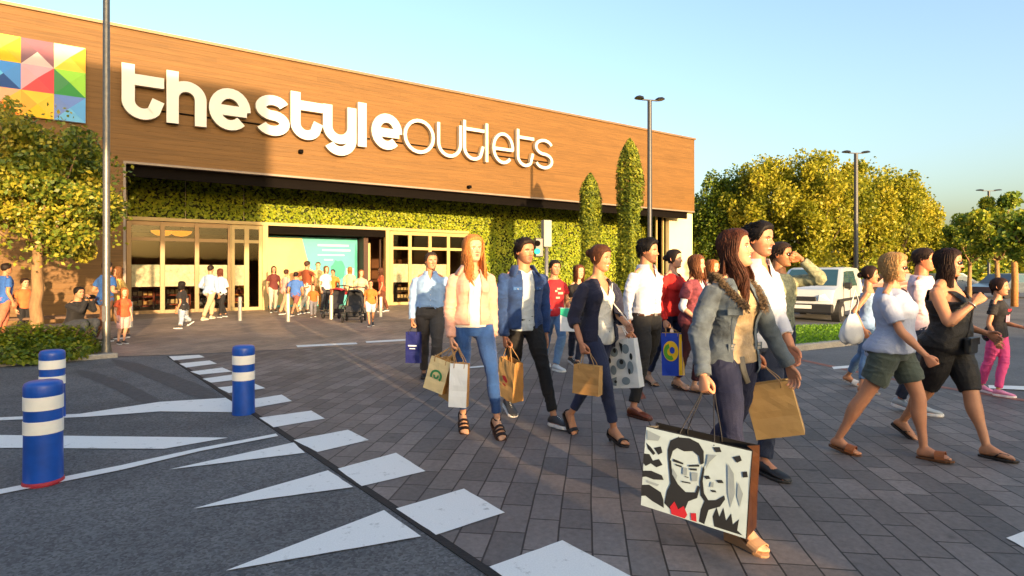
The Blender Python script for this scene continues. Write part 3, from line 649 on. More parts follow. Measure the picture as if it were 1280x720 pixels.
# cypresses
def cypress(px, Y, top, w, label, seed):
    b0 = P(px, HZ, Y); h = CH+(HZ-top)*Y/F; root = empty('cypress', (b0.x, Y, 0), label, 'tree', 'cypresses before the green wall'); rg = np.random.default_rng(seed)
    t = MB(); t.tube([(0, 0, -.05), (0, 0, h*.9)], [.09, .02], 8); t.build('trunk', M['bark_dark'], root)
    rmax = w*Y/F/2; n = 15000; z = rg.uniform(.04, 1, n); prof = np.minimum(1, z/.1)**.5*np.clip(1-np.clip((z-.72)/.28, 0, 1)**2.2, .0, 1)**.8*(.8+.14*np.sin(z*7+1)+.12*z); a = rg.uniform(0, 2*pi, n)
    lump = 1+.16*vnoise(np.stack([np.cos(a)*2, np.sin(a)*2, z*h*1.5], 1), seed)+.1*vnoise(np.stack([np.cos(a)*5, np.sin(a)*5, z*h*4], 1), seed+1)
    r_ = rmax*prof*lump*rg.uniform(.35, 1.05, n)**.45; p = np.stack([r_*np.cos(a), r_*np.sin(a), z*h], 1)
    nn_ = np.stack([np.cos(a), np.sin(a), np.full(n, .8)], 1)
    leaf_mesh('crown', p, .06, L_cyp, root, seed=seed, normals=nn_, tilt=.5, aspect=.4, tonefun=lambda c_, r2: .5+.2*vnoise(c_*3, seed)+.25*r2.uniform(-1, 1, len(c_)))
cypress(738, 22.0, 217, 30, 'shorter of two slim columnar cypresses before the green wall', 61)
cypress(787, 21.0, 174, 37, 'taller of two slim columnar cypresses, beside the lamp post', 62)
# big autumn trees behind the van
BG = [(905, 36, 216, 40, 84), (958, 34, 190, 44, 88), (1015, 33, 192, 50, 88), (1068, 35, 198, 48, 90), (1118, 36, 212, 44, 86), (880, 40, 245, 38, 60), (1150, 38, 262, 30, 60)]
for i, (px, Y, top, hw, _) in enumerate(BG):
    x = (px-CX)/F*Y; zt = CH+(HZ-top)*Y/F; rx = hw*Y/F*1.05; rz_ = (zt-1.6)/2
    tree((x, Y, 0), 2.0, (x, Y, zt-rz_), (rx, rx*.9, rz_), 26000, .092, L_gold if i not in (0, 5) else L_green,
         ['dense green tree beside the end of the shopping centre', 'large golden green tree, second behind the crowd', 'golden tree behind the raised arm and the van roof', 'yellow tree just behind the second lamp post', 'loose golden tree right of the second lamp post', 'low dark tree at the corner of the building', 'small thin tree at the right end of the golden row'][i],
         group='golden trees beyond the car park', seed=70+i, tr=.16, bark='bark_dark', clumps=70, shellness=.8, tone0=.55 if i not in (0, 5) else .45)
# smaller trees at the right edge
for i, (px, Y, top, hw) in enumerate(((1246, 22, 252, 44), (1290, 18, 262, 40), (1212, 27, 276, 30))):
    x = (px-CX)/F*Y; zt = CH+(HZ-top)*Y/F; rx = hw*Y/F; rz_ = (zt-1.75)/2
    tree((x, Y, 0), 1.9, (x, Y, zt-rz_), (rx, rx, rz_), 12000, .08, L_green, ['round green young tree behind the woman in black', 'young tree cut by the right edge of the photo', 'small far tree left of the round young tree'][i], group='young trees of the car park', seed=90+i, tr=.09, bark='bark', clumps=40)
# far hedge line
rg = np.random.default_rng(5); n = 26000; x = rg.uniform(14, 95, n); y = 52+rg.normal(0, 1.2, n)+(x-14)*.1; z = rg.uniform(0, 1, n)**.7*(3.6+1.3*vnoise(np.stack([x*.35, x*0, x*0], 1), 9)+.5*vnoise(np.stack([x*1.5, x*0, x*0], 1), 4))
o = leaf_mesh('far_hedge', np.stack([x, y, z], 1), .28, L_green, None, seed=6); tag(o, 'far band of green hedge and shrubs closing the car park', 'hedge', kind='stuff')
# stake posts and slim trunks by the car park
for i, (px, Y, hgt, r_) in enumerate(((1268, 25, 2.3, .13),)):
    x = (px-CX)/F*Y; b = MB(); b.tube([(0, 0, -.05), (0.02, 0, hgt*.5), (-.01, 0, hgt)], [r_, r_*.9, r_*.8], 10); o = b.build('tree_stake', mat('sunlit stake wood', 'a2703e', .85, .25, 10, bump=.4), None, True); o.location = (x, Y, 0)
    tag(o, 'round sunlit post standing behind the girl in pink trousers', 'post')
# ================================================================ STREET FURNITURE
M['lamp_dark'] = mat('dark lamp paint', '3d4044', .45, .1, 10, metal=.3)
def lamp_post(px, Y, top, label, arm=.42, r=.06, rz=0.0, kind='t', base_r=None):
    x = (px-CX)/F*Y; h = CH+(HZ-top)*Y/F; root = empty('street_lamp', (x, Y, 0), label, 'street lamp', 'lamp posts around the square', rz)
    b = MB(); b.tube([(0, 0, 0), (0, 0, .25), (0, 0, h)], [r*1.5, r, r*.85], 16); b.lathe([(r*2.6, 0), (r*2.6, .02), (r*1.6, .05), (r*1.5, .06)], n=20); b.build('pole', M['galv'] if kind == 'p' else M['lamp_dark'], root, True, autosm=35)
    b = MB(); b.box((0, -r*.98, .75), (r*1.1, .01, .28)); b.build('access_door', M['grey_metal'], root)
    if kind != 'none':
        for s_ in (-1, 1):
            b = MB(); b.box((s_*arm*.35, 0, h+.02), (arm*.7, .06, .04), bev=.01)
            ar = b.build('arm', M['black_metal'], root)
            b = MB(); rings = []
            for t, w, hh in ((0, .05, .03), (.15, .13, .045), (.6, .15, .05), (.92, .12, .03), (1, .05, .012)):
                xx = s_*(arm*.55+t*arm*.75); rings.append([(xx, -w, h+.03+t*.03), (xx, w, h+.03+t*.03), (xx, w*.7, h+.03+hh*1.6+t*.03), (xx, -w*.7, h+.03+hh*1.6+t*.03)])
            b.ring_loft(rings); b.build('lamp_head', M['black_metal'], root)
    return root
lamp_post(812, 19.6, 126, 'black twin headed lamp post beside the taller cypress', arm=.40, r=.085, rz=R(14))
lamp_post(1070, 27, 192, 'twin headed lamp post standing before the golden trees', arm=.50, r=.10, rz=R(5))
lamp_post(1236, 40, 239, 'farthest lamp post, above the young tree at the right', arm=.65, r=.09)
r_ = lamp_post(133, 10.6, -95, 'tall pale lamp post beside the planting bed at the left', arm=.5, r=.062, kind='p')
# bollards
m_blue = mat('blue bollard plastic', '124aa6', .4, .22, 5, bump=.05, spec=.5, coat=.15); m_refl = mat('white reflective band', 'e8e6dc', .45, .06, 8); m_red = mat('red foot ring', '9c2230', .6, .2, 8)
def bollard(px, py, h, r, label, lean=0.0):
    p = G(px, py); root = empty('bollard', (p.x, p.y+.5*r, .0), label, 'bollard', 'blue and white traffic bollards'); root.rotation_euler = (0, lean, rnd.uniform(0, 6))
    b = MB(); pr = [(r*1.0, .0), (r, .03), (r*.97, h*.45), (r*.97, h*.86), (r*.99, h*.875), (r*.99, h*.955), (r*.93, h*.985), (r*.75, h), (.01, h*1.004)]
    b.lathe(pr, n=40); b.build('body', m_blue, root, True, autosm=50)
    for z0, z1 in ((h*.50, h*.625), (h*.73, h*.86)):
        b = MB(); b.lathe([(r*.972, z0), (r*1.0, z0+.001), (r*1.0, z1-.001), (r*.972, z1)], n=40); b.build('reflective_band', m_refl, root, True, autosm=40)
    b = MB(); b.lathe([(r*1.02, -.004), (r*1.06, .004), (r*1.03, .03), (r*.99, .031)], n=40); b.build('foot_ring', m_red, root, True) if px < 50 else None
bollard(46, 607, .73, .118, 'nearest blue and white bollard, at the left edge'); bollard(60, 524, .70, .112, 'blue and white bollard behind the nearest one'); bollard(301.5, 518.5, .725, .112, 'blue and white bollard standing at the paved crossing')
# steel posts at the plaza
for i, (px, top, bot) in enumerate(((163, 377, 409), (233, 372, 402), (300, 371, 401), (360, 367, 402), (414, 369, 399), (476, 371, 396))):
    p = G(px, bot); h = (bot-top)*p.y/F; b = MB(); b.lathe([(.065, 0), (.055, .02), (.055, h-.02), (.045, h), (.005, h+.003)], n=16); o = b.build('steel_post', mat('warm steel post', 'cfc3ac', .4, .1, 8, metal=.3), None, True, autosm=40); o.location = (p.x, p.y, 0)
    tag(o, ['steel post beside the seated people at the left', 'steel post behind the walking girl', 'steel post before the side light', 'steel post nearest to the picture wall', 'steel post before the pushchair', 'steel post behind the child with white skirt'][i], 'post', 'slim steel posts before the entrance')
# traffic signal behind the crowd
sgn = empty('traffic_signal', G(684, 452) if False else Vector(((683-CX)/F*15.0, 15.0, 0)), 'grey pedestrian signal with a green light behind the man in denim', 'traffic light')
b = MB(); b.tube([(0, 0, 0), (0, 0, 2.25)], .05, 12); b.build('pole', M['grey_metal'], sgn, True)
b = MB(); b.box((0, 0, 2.45), (.22, .2, .68), R(20), bev=.02); b.build('back_box', mat('grey signal box', '8f8d84', .5, .08, 5), sgn)
b = MB(); b.box((-.2, -.02, 2.1), (.22, .16, .48), R(15), bev=.02); hd = b.build('signal_head', M['black_metal'], sgn)
b = MB(); b.tube([(-.23, -.10, 2.0), (-.235, -.13, 2.0)], .075, 18); b.build('green_light', mat('lit green lens', '1fc47a', .4, .1, 5, emit=.7), hd)
b = MB(); b.tube([(-.23, -.10, 2.2), (-.235, -.13, 2.2)], .075, 18); b.build('dark_light', M['dark'], hd)
# bench by the wall at the left
bn = empty('bench', P(60, 428, 13.8)*1.0, 'low dark bench by the timber wall at the left', 'bench'); bn.location.z = 0; bn.rotation_euler.z = BRZ
b = MB(); b.box((0, 0, .42), (2.4, .5, .06), bev=.01); b.build('seat', mat('bench timber', '5b4330', .7, .2, 8), bn)
for s_ in (-1, 1): b = MB(); b.box((s_*.9, 0, .195), (.1, .42, .39)); b.build('leg', M['black_metal'], bn)
# van -----------------------------------------------------------
def van():
    L, W_, H = 4.1, 1.72, 1.72; root = empty('van', (0, 0, 0), 'white delivery van parked behind the grass island', 'van')
    m_w = mat('van white paint', 'b9bec0', .25, .02, 3, coat=.5); m_gl = mat('van dark glass', '2b4a55', .06, .1, 2, spec=.9); m_bk = mat('van black plastic', '1d1e20', .6, .1, 8)
    side = [(-.0, .28), (-.02, .55), (.05, .86), (.12, 1.0), (.72, 1.12), (1.40, 1.62), (1.75, 1.70), (2.6, 1.72), (3.8, 1.68), (4.0, 1.55), (4.08, .9), (4.1, .35), (4.0, .24)]
    half = lambda z, x: W_/2*(1-.14*max(0, (z-1.0)/.72)**1.2)*(1-.10*max(0, (.5-x)/.5)**2)-(.05 if z < .3 else 0)
    b = MB(); rings = []
    for k in (-1, -.93, -.5, 0, .5, .93, 1):
        sh = 1 if abs(k) < .95 else .97
        rings.append([(x-2.05 if abs(k) < .95 else (x-2.05)*.985, k*half(z, x), (z if abs(k) < .95 else z*.985+.01)) for x, z in side])
    b.ring_loft(rings); body = b.build('body', m_w, root, True, autosm=42)
    for s_ in (-1, 1):
        for nm, poly in (('side_window', [(1.02, 1.08), (1.52, 1.56), (1.98, 1.58), (1.98, 1.08)]), ('rear_side_window', [(2.08, 1.08), (2.08, 1.58), (2.95, 1.58), (3.05, 1.08)])):
            g = MB(); rr = [[(x-2.05, s_*(half(z, x)+o), z) for x, z in poly] for o in (-.01, .012)]; g.ring_loft(rr); g.build(nm, m_gl, root)
        g = MB(); g.box((-.1, s_*(W_/2+.008), .66), (3.0, .03, .09)); g.box((1.85, s_*(W_/2+.008), .66), (.5, .03, .09)); g.build('side_moulding', m_bk, root)
        g = MB(); g.box((-.22, s_*(W_/2+.012), .98), (.14, .03, .03), bev=.008); g.build('door_handle', m_bk, root)
        g = MB(); g.box((-1.0, s_*(W_/2+.12), 1.12), (.12, .2, .2), bev=.04); g.build('wing_mirror', m_bk, root)
        g = MB()
        for xx in (-.04+0, -1.0, .98): g.box((xx, s_*(half(.9, 1)+.002), .85), (.012, .008, .95))
        g.build('door_gap', m_bk, root)
        g = MB(); g.ring_loft([[(-1.98+dx, s_*(.42+y), z) for dx, y, z in ((0, 0, .66), (0, .02, .84), (.18, .36, .98), (.22, .38, .76), (.03, .3, .66))], [(-2.10+dx, s_*(.42+y), z) for dx, y, z in ((0.02, 0, .66), (.03, .02, .83), (.22, .34, .96), (.24, .36, .76), (.05, .3, .66))]])
        g.build('headlight', mat('headlight glass', 'cfd8dc', .1, .05, 3, spec=.9), root)
        for xx in (-1.32, 1.32):
            w = MB(); w.tube([(xx, s_*(W_/2-.2), .32), (xx, s_*(W_/2+.01), .32)], .38, 24); w.build('wheel_arch', m_bk, root)
            w = MB(); prof = [(.18, -.09), (.29, -.1), (.32, -.06), (.32, .06), (.29, .1), (.18, .09)]
            rings = [[(xx+r2*cos(2*pi*j/28), s_*(W_/2-.06)+yy, .32+r2*sin(2*pi*j/28)) for j in range(28)] for r2, yy in prof]
            w.ring_loft(rings); wh = w.build('wheel', mat('tyre rubber', '17171a', .85, .1, 9), root, True)
            w = MB(); w.tube([(xx, s_*(W_/2-.05), .32), (xx, s_*(W_/2+.035), .32)], [.2, .16], 20); w.build('rim', mat('wheel cover', 'a9acad', .4, .1, 8, metal=.4), wh)
    g = MB(); q = [(.70, 1.115), (1.385, 1.615)]; g.ring_loft([[(x-2.05-.012-o, k*(half(z, x)-.1), z+.012+o) for (x, z) in q for k in ((-1, 1) if x < 1 else (1, -1))] for o in (-.01, .006)]); g.build('windscreen', m_gl, root)
    g = MB(); g.box((-2.03, 0, .42), (.16, 1.6, .30), bev=.05); g.build('front_bumper', m_bk, root)
    g = MB(); g.box((-2.07, 0, .72), (.05, .72, .14), bev=.02); g.build('grille', m_bk, root)
    g = MB(); g.box((-2.125, 0, .47), (.012, .5, .11)); g.build('number_plate', mat('number plate', 'd8d8d0', .5, .03, 4), root)
    return root
v = van(); v.location = ((1031-CX)/F*18.9, 19.2, 0); v.rotation_euler.z = R(50)
v.scale = (1.02, 1.02, .95)
# distant parked cars at the right
def car(x, y, rz, colr, label):
    root = empty('parked_car', (x, y, 0), label, 'car', 'cars far across the car park', rz); m_ = mat('car paint '+colr, colr, .3, .03, 3, coat=.4)
    side = [(0, .3), (0, .62), (.9, .8), (1.55, 1.32), (2.9, 1.36), (3.7, .88), (4.1, .8), (4.15, .35)]
    b = MB(); b.ring_loft([[(px_-2.07, k*.82*(1-.18*max(0, z-.8)), z) for px_, z in side] for k in (-1, -.4, .4, 1)]); b.build('body', m_, root)
    g = MB(); gg = [(1.1, .86), (1.6, 1.27), (2.85, 1.3), (3.45, .9)]
    g.ring_loft([[(px_-2.07, k*(.82*(1-.18*max(0, z-.8))+.012), z) for px_, z in gg] for k in (-1, -.9)]); g.ring_loft([[(px_-2.07, k*(.82*(1-.18*max(0, z-.8))+.012), z) for px_, z in gg] for k in (1, .9)])
    g.build('side_window', mat('van dark glass', '2b4a55', .06, .1, 2), root)
    for s_ in (-1, 1):
        for xx in (-1.25, 1.25): w = MB(); w.tube([(xx, s_*.66, .31), (xx, s_*.86, .31)], .31, 20); w.build('wheel', mat('tyre rubber', '17171a', .85, .1, 9), root)
car((1262-CX)/F*33, 33, R(12), '44505c', 'dark car far away behind the girl in black'); car((1175-CX)/F*36, 36, R(5), '8d9498', 'silver car far away between the two women'); car((1108-CX)/F*34, 34, R(5), '7a3a30', 'reddish car far behind the van')
# ================================================================ PEOPLE
Z3 = Vector((0, 0, 1))
def remesh_np(mb, voxel, smooth=2):
    me = bpy.data.meshes.new('tmp'); me.from_pydata([tuple(v) for v in mb.v], [], mb.f); me.update()
    bm = bmesh.new(); bm.from_mesh(me); bmesh.ops.recalc_face_normals(bm, faces=bm.faces); bm.to_mesh(me); bm.free()
    o = bpy.data.objects.new('tmp', me); col.objects.link(o)
    r = o.modifiers.new('r', 'REMESH'); r.mode = 'VOXEL'; r.voxel_size = voxel; r.adaptivity = 0
    if smooth: s = o.modifiers.new('s', 'SMOOTH'); s.factor = .5; s.iterations = smooth
    dg = bpy.context.evaluated_depsgraph_get(); ev = o.evaluated_get(dg); m2 = ev.to_mesh()
    n = len(m2.vertices); V = np.empty(n*3); m2.vertices.foreach_get('co', V); V = V.reshape(-1, 3)
    Nn = np.empty(n*3); m2.vertices.foreach_get('normal', Nn); Nn = Nn.reshape(-1, 3)
    nf = len(m2.polygons); tot = np.empty(nf, dtype=np.int32); m2.polygons.foreach_get('loop_total', tot); li = np.empty(len(m2.loops), dtype=np.int32); m2.loops.foreach_get('vertex_index', li)
    ev.to_mesh_clear(); bpy.data.objects.remove(o); bpy.data.meshes.remove(me)
    if nf and (tot == 4).all(): Fc = li.reshape(-1, 4)
    else:
        st = np.concatenate([[0], np.cumsum(tot)[:-1]]); Fc = np.array([[li[a], li[a+1], li[a+2], li[a+(3 if t > 3 else 2)]] for a, t in zip(st, tot)])
    return V, Nn, Fc
def mesh_from(name, V, Fc, mats, parent, cols=None, smooth=True, solid=0.0, midx=None):
    me = bpy.data.meshes.new(name); 
    if solid and len(Fc):
        # give a cut garment its cloth thickness
        me.vertices.add(len(V)); me.vertices.foreach_set('co', V.ravel()); me.loops.add(4*len(Fc)); me.loops.foreach_set('vertex_index', Fc.ravel().astype(np.int32)); me.polygons.add(len(Fc))
        me.polygons.foreach_set('loop_start', np.arange(len(Fc))*4); me.polygons.foreach_set('loop_total', np.full(len(Fc), 4)); me.update(calc_edges=True)
        o = bpy.data.objects.new('tmp', me); col.objects.link(o); s = o.modifiers.new('s', 'SOLIDIFY'); s.thickness = solid; s.offset = -1
        m3 = o.modifiers.new('sm', 'SMOOTH'); m3.factor = .4; m3.iterations = 1
        dg = bpy.context.evaluated_depsgraph_get(); me2 = bpy.data.meshes.new_from_object(o.evaluated_get(dg)); bpy.data.objects.remove(o); bpy.data.meshes.remove(me); me = me2; me.name = name
    else:
        quads = Fc.shape[1] if len(Fc) else 4
        me.vertices.add(len(V)); me.vertices.foreach_set('co', V.ravel()); me.loops.add(quads*len(Fc)); me.loops.foreach_set('vertex_index', Fc.ravel().astype(np.int32)); me.polygons.add(len(Fc))
        me.polygons.foreach_set('loop_start', np.arange(len(Fc))*quads); me.polygons.foreach_set('loop_total', np.full(len(Fc), quads)); me.update(calc_edges=True)
        me.validate()
    if cols is not None:
        ca = me.color_attributes.new('Col', 'FLOAT_COLOR', 'POINT'); c4 = np.ones((len(me.vertices), 4)); c4[:len(cols), :3] = cols; ca.data.foreach_set('color', c4.ravel())
    for m in (mats if isinstance(mats, (list, tuple)) else [mats]): me.materials.append(m)
    me.polygons.foreach_set('use_smooth', [smooth]*len(me.polygons)); me.update()
    o = bpy.data.objects.new(name, me); col.objects.link(o); o.parent = parent; return o
def ik(a, c, l1, l2, pole):
    d = c-a; L = min(d.length, (l1+l2)*.999); dn = d.normalized(); x = (l1*l1-l2*l2+L*L)/(2*L); h = sqrt(max(0, l1*l1-x*x))
    p = pole-dn*pole.dot(dn); p.normalize(); return a+dn*x+p*h
def smoothpath(pts, rad, k=4):
    out, ro = [], []; n = len(pts)
    for i in range(n-1):
        p0 = pts[max(i-1, 0)]; p1 = pts[i]; p2 = pts[i+1]; p3 = pts[min(i+2, n-1)]
        for j in range(k):
            t = j/k; q = .5*((2*p1)+(p2-p0)*t+(2*p0-5*p1+4*p2-p3)*t*t+(3*p1-p0-3*p2+p3)*t**3); out.append(q); s = t*t*(3-2*t); ro.append(rad[i]*(1-s)+rad[i+1]*s)
    out.append(pts[-1]); ro.append(rad[-1]); return out, ro
# ---- head ------------------------------------------------------
HZT = np.array([-.50, -.475, -.43, -.36, -.28, -.20, -.10, 0, .10, .20, .30, .38, .44, .48, .50])
HXF = np.array([.20, .31, .345, .352, .358, .362, .362, .360, .372, .372, .345, .29, .215, .12, .02])
HXB = np.array([.06, -.02, -.08, -.15, -.21, -.27, -.34, -.385, -.41, -.415, -.39, -.33, -.25, -.15, -.03])
HW = np.array([.07, .135, .19, .235, .262, .282, .300, .310, .318, .316, .290, .24, .18, .105, .02])
def head_r(z, a):
    xf = np.interp(z, HZT, HXF); xb = np.interp(z, HZT, HXB); w = np.interp(z, HZT, HW)
    c = np.cos(a); s = np.sin(a); cx = (xf+xb)/2*0+np.minimum(.05, xf*.3)
    fr = c > 0; x = np.where(fr, cx+(xf-cx)*np.sign(c)*np.abs(c)**.82, cx+(cx-xb)*c); y = w*np.sign(s)*np.abs(s)**.92
    return x, y
def head_mesh(detail, female, skin, hair_c, beard, brow=1.0, lips='b0605a', smile=0.0, eye_c='3a2a20'):
    nz, na = (150, 150) if detail > 1 else ((56, 60) if detail > 0 else (20, 24))
    zz = -.5+1.0*(np.arange(nz)/(nz-1)); zz = np.clip(zz, -.4995, .4995)
    a0 = np.linspace(-pi, pi, na, endpoint=False); aa = a0-.45*np.sin(a0)       # denser in front
    Zg, Ag = np.meshgrid(zz, aa, indexing='ij'); X, Y_ = head_r(Zg, Ag); Z = Zg.copy()
    fr = np.clip((np.cos(Ag)-.1)/.5, 0, 1)
    g = lambda y0, z0, sy, sz: np.exp(-((Y_-y0)/sy)**2-((Z-z0)/sz)**2)
    if female: X -= .012*g(0, .1, .2, .05); 
    br = .012 if female else .022
    dx = np.zeros_like(X)
    nose_l = np.clip((.06-Z)/.19, 0, 1)*(Z > -.17); ridge = np.exp(-(Y_/(.036+.022*nose_l))**2)
    prof = np.where(Z < .06, .018+.105*np.clip((.06-Z)/.19, 0, 1)**1.1, .018*np.clip(1-(Z-.06)/.06, 0, 1)); prof = prof*np.clip((Z+.175)/.035, 0, 1)
    dx += ridge*prof*(.85 if female else 1.0)
    dx += .022*(g(.052, -.135, .024, .028)+g(-.052, -.135, .024, .028))
    for s in (-1, 1):
        dx -= .052*g(s*.125, .012, .062, .042); dx += .030*g(s*.125, .004, .040, .028); dx += br*g(s*.12, .085, .10, .026); dx += .022*g(s*.17, -.11, .07, .07)
        if smile: dx += .02*smile*g(s*.15, -.14, .05, .05)
    dx += .022*g(0, -.222, .075, .018)+.026*g(0, -.268, .065, .020)-.030*g(0, -.245, .09+.02*smile, .008+.012*smile)-.018*g(0, -.33, .09, .03)+.035*g(0, -.415, .075, .05)
    X = X+dx*fr; V = np.stack([X, Y_, Z], -1).reshape(-1, 3)
    skin = np.array(srgb(skin)[:3]); hc = np.array(srgb(hair_c)[:3]); C = np.tile(skin, (V.shape[0], 1)); f = fr.ravel(); y = V[:, 1]; z = V[:, 2]
    def paint(mask, c, k=1.0):
        m = (np.clip(mask, 0, 1)*f*k)[:, None]; C[:] = C*(1-m)+np.array(c)*m
    G_ = lambda y0, z0, sy, sz, sh=1.5: np.clip(sh*(1.35-((y-y0)/sy)**2-((z-z0)/sz)**2), 0, 1)
    paint(.9*np.exp(-((y-.17)/.09)**2-((z+.12)/.07)**2)+.9*np.exp(-((y+.17)/.09)**2-((z+.12)/.07)**2), skin*np.array([1.02, .72, .68]), .55)
    paint(np.exp(-(y/.06)**2-((z+.12)/.05)**2), skin*np.array([1.02, .75, .7]), .5)
    lc = np.array(srgb(lips)[:3]); paint(G_(0, -.222-0*z, .078, .020), lc, .9); paint(G_(0, -.270, .068, .022), lc, .9)
    if smile > .3: paint(G_(0, -.246, .085, .016*smile+.004, 3), (.75, .72, .66)); 
    paint(G_(0, -.246+.25*0, .090, .0035), (.08, .03, .03), .8) if smile <= .3 else None
    if smile > .3: 
        paint(G_(0, -.2315, .092, .0035, 2), (.25, .07, .06), .7); paint(G_(0, -.262, .075, .0035, 2), (.25, .07, .06), .7)
    for s in (-1, 1):
        paint(G_(s*.125, .006, .052, .019, 3), (.62, .58, .55)); paint(G_(s*.125, .006, .021, .021, 4), srgb(eye_c)[:3]); paint(G_(s*.127, .026, .060, .0075, 3), (.03, .02, .018), .95)
        paint(G_(s*.127, -.014, .050, .004, 3), (.12, .07, .05), .6)
        paint(G_(s*.130, .088+.0*y-.25*np.abs(np.abs(y)-.13), .078, .013 if female else .019, 3), hc*.8, .9*brow)
    if beard:
        m = np.clip((-.14-z)/.06, 0, 1)*1.0; m = np.maximum(m, np.clip((-.02-z)/.1, 0, 1)*np.clip((np.abs(y)-.235)/.03, 0, 1)); m *= np.clip(1-np.exp(-(y/.075)**2-((z+.25)/.04)**2)*1.2, 0, 1)
        mf = m; C[:] = C*(1-(mf*beard)[:, None])+(hc*.8+.01)[None]*(mf*beard)[:, None]
    Fc = []
    idx = np.arange(nz*na).reshape(nz, na); A = idx[:-1]; B = idx[1:]; Fc = np.stack([A, np.roll(A, -1, 1), np.roll(B, -1, 1), B], -1).reshape(-1, 4)
    # ears
    if detail > 0:
        Vs = [V]; Fs = [Fc]; Cs = [C]; n0 = len(V)
        for s in (-1, 1):
            n1, n2 = 16, 8; th = np.linspace(0, 2*pi, n1, endpoint=False); ph = np.linspace(0, 2*pi, n2, endpoint=False); T, Pp = np.meshgrid(th, ph, indexing='ij')
            ex = -.03+(.052+.022*np.cos(Pp))*np.cos(T)*(1+.15*np.sin(T)); ez = -.02+(.085+.022*np.cos(Pp))*np.sin(T); ey = s*(.312+.03*np.sin(Pp)*1.0-.25*(ex+.03)*1.0)
            v = np.stack([ex, ey, ez], -1).reshape(-1, 3); ii = np.arange(n1*n2).reshape(n1, n2); q = np.stack([ii, np.roll(ii, -1, 1), np.roll(np.roll(ii, -1, 0), -1, 1), np.roll(ii, -1, 0)], -1).reshape(-1, 4)
            Vs.append(v); Fs.append(q+n0); Cs.append(np.tile(skin*np.array([1, .85, .8]), (len(v), 1))); n0 += len(v)
            # inner disc
            v = [(-.03, s*.312, -.02)]+[(-.03+.05*cos(t), s*(.318-.25*.05*cos(t)), -.02+.083*sin(t)) for t in np.linspace(0, 2*pi, 13)[:-1]]
            q = [(0, 1+i, 1+(i+1) % 12, 1+(i+1) % 12) for i in range(12)]; Vs.append(np.array(v)); Fs.append(np.array(q)+n0); Cs.append(np.tile(skin*.7, (13, 1))); n0 += 13
        V = np.concatenate(Vs); Fc = np.concatenate(Fs); C = np.concatenate(Cs)
    return V, Fc, C
# ---- hands -----------------------------------------------------
_hand = {}
def hand_np(pose, fine):
    k = (pose, fine)
    if k in _hand: return _hand[k]
    curl = {'relax': (22, 32, 18), 'grip': (62, 85, 45), 'open': (8, 12, 8), 'fist': (80, 95, 60)}[pose]; b = MB()
    rings = []
    for x, w, t in ((-.02, .024, .019), (0, .026, .018), (.03, .036, .017), (.06, .042, .016), (.088, .041, .013), (.098, .034, .009)):
        rings.append([(x, w*cos(2*pi*j/16)*abs(cos(2*pi*j/16))**-.25 if abs(cos(2*pi*j/16)) > .01 else 0, t*sin(2*pi*j/16)) for j in range(16)])
    b.ring_loft(rings)
    for i, (y0, ls) in enumerate(((.031, (.042, .026, .021)), (.0105, (.046, .030, .022)), (-.0105, (.043, .028, .021)), (-.030, (.034, .021, .018)))):
        p = Vector((.086, y0, 0)); a = 0; pts = [p]; spread = (.10, .02, -.06, -.15)[i]*(1 if pose in ('open', 'relax') else .3)
        for l, c in zip(ls, curl): a += R(c*(1+.12*i)); p = p+Vector((cos(a), spread*cos(a), -sin(a)))*l; pts.append(p)
        pp, rr = smoothpath(pts, [.0105, .0096, .0086, .0072], 3); b.tube(pp, rr, 10); b.ball(pts[-1], .0076, 8)
    if pose in ('grip', 'fist'): tp = [(.015, .020, -.006), (.050, .046, -.022), (.078, .036, -.044), (.092, .016, -.055)]
    else: tp = [(.015, .020, -.004), (.045, .050, -.014), (.075, .062, -.024), (.098, .064, -.032)]
    pp, rr = smoothpath([Vector(q) for q in tp], [.017, .0125, .0105, .0085], 3); b.tube(pp, rr, 10); b.ball(tp[-1], .009, 8)
    V, Nn, Fc = remesh_np(b, .0031 if fine else .006, 2); _hand[k] = (V, Fc); return _hand[k]
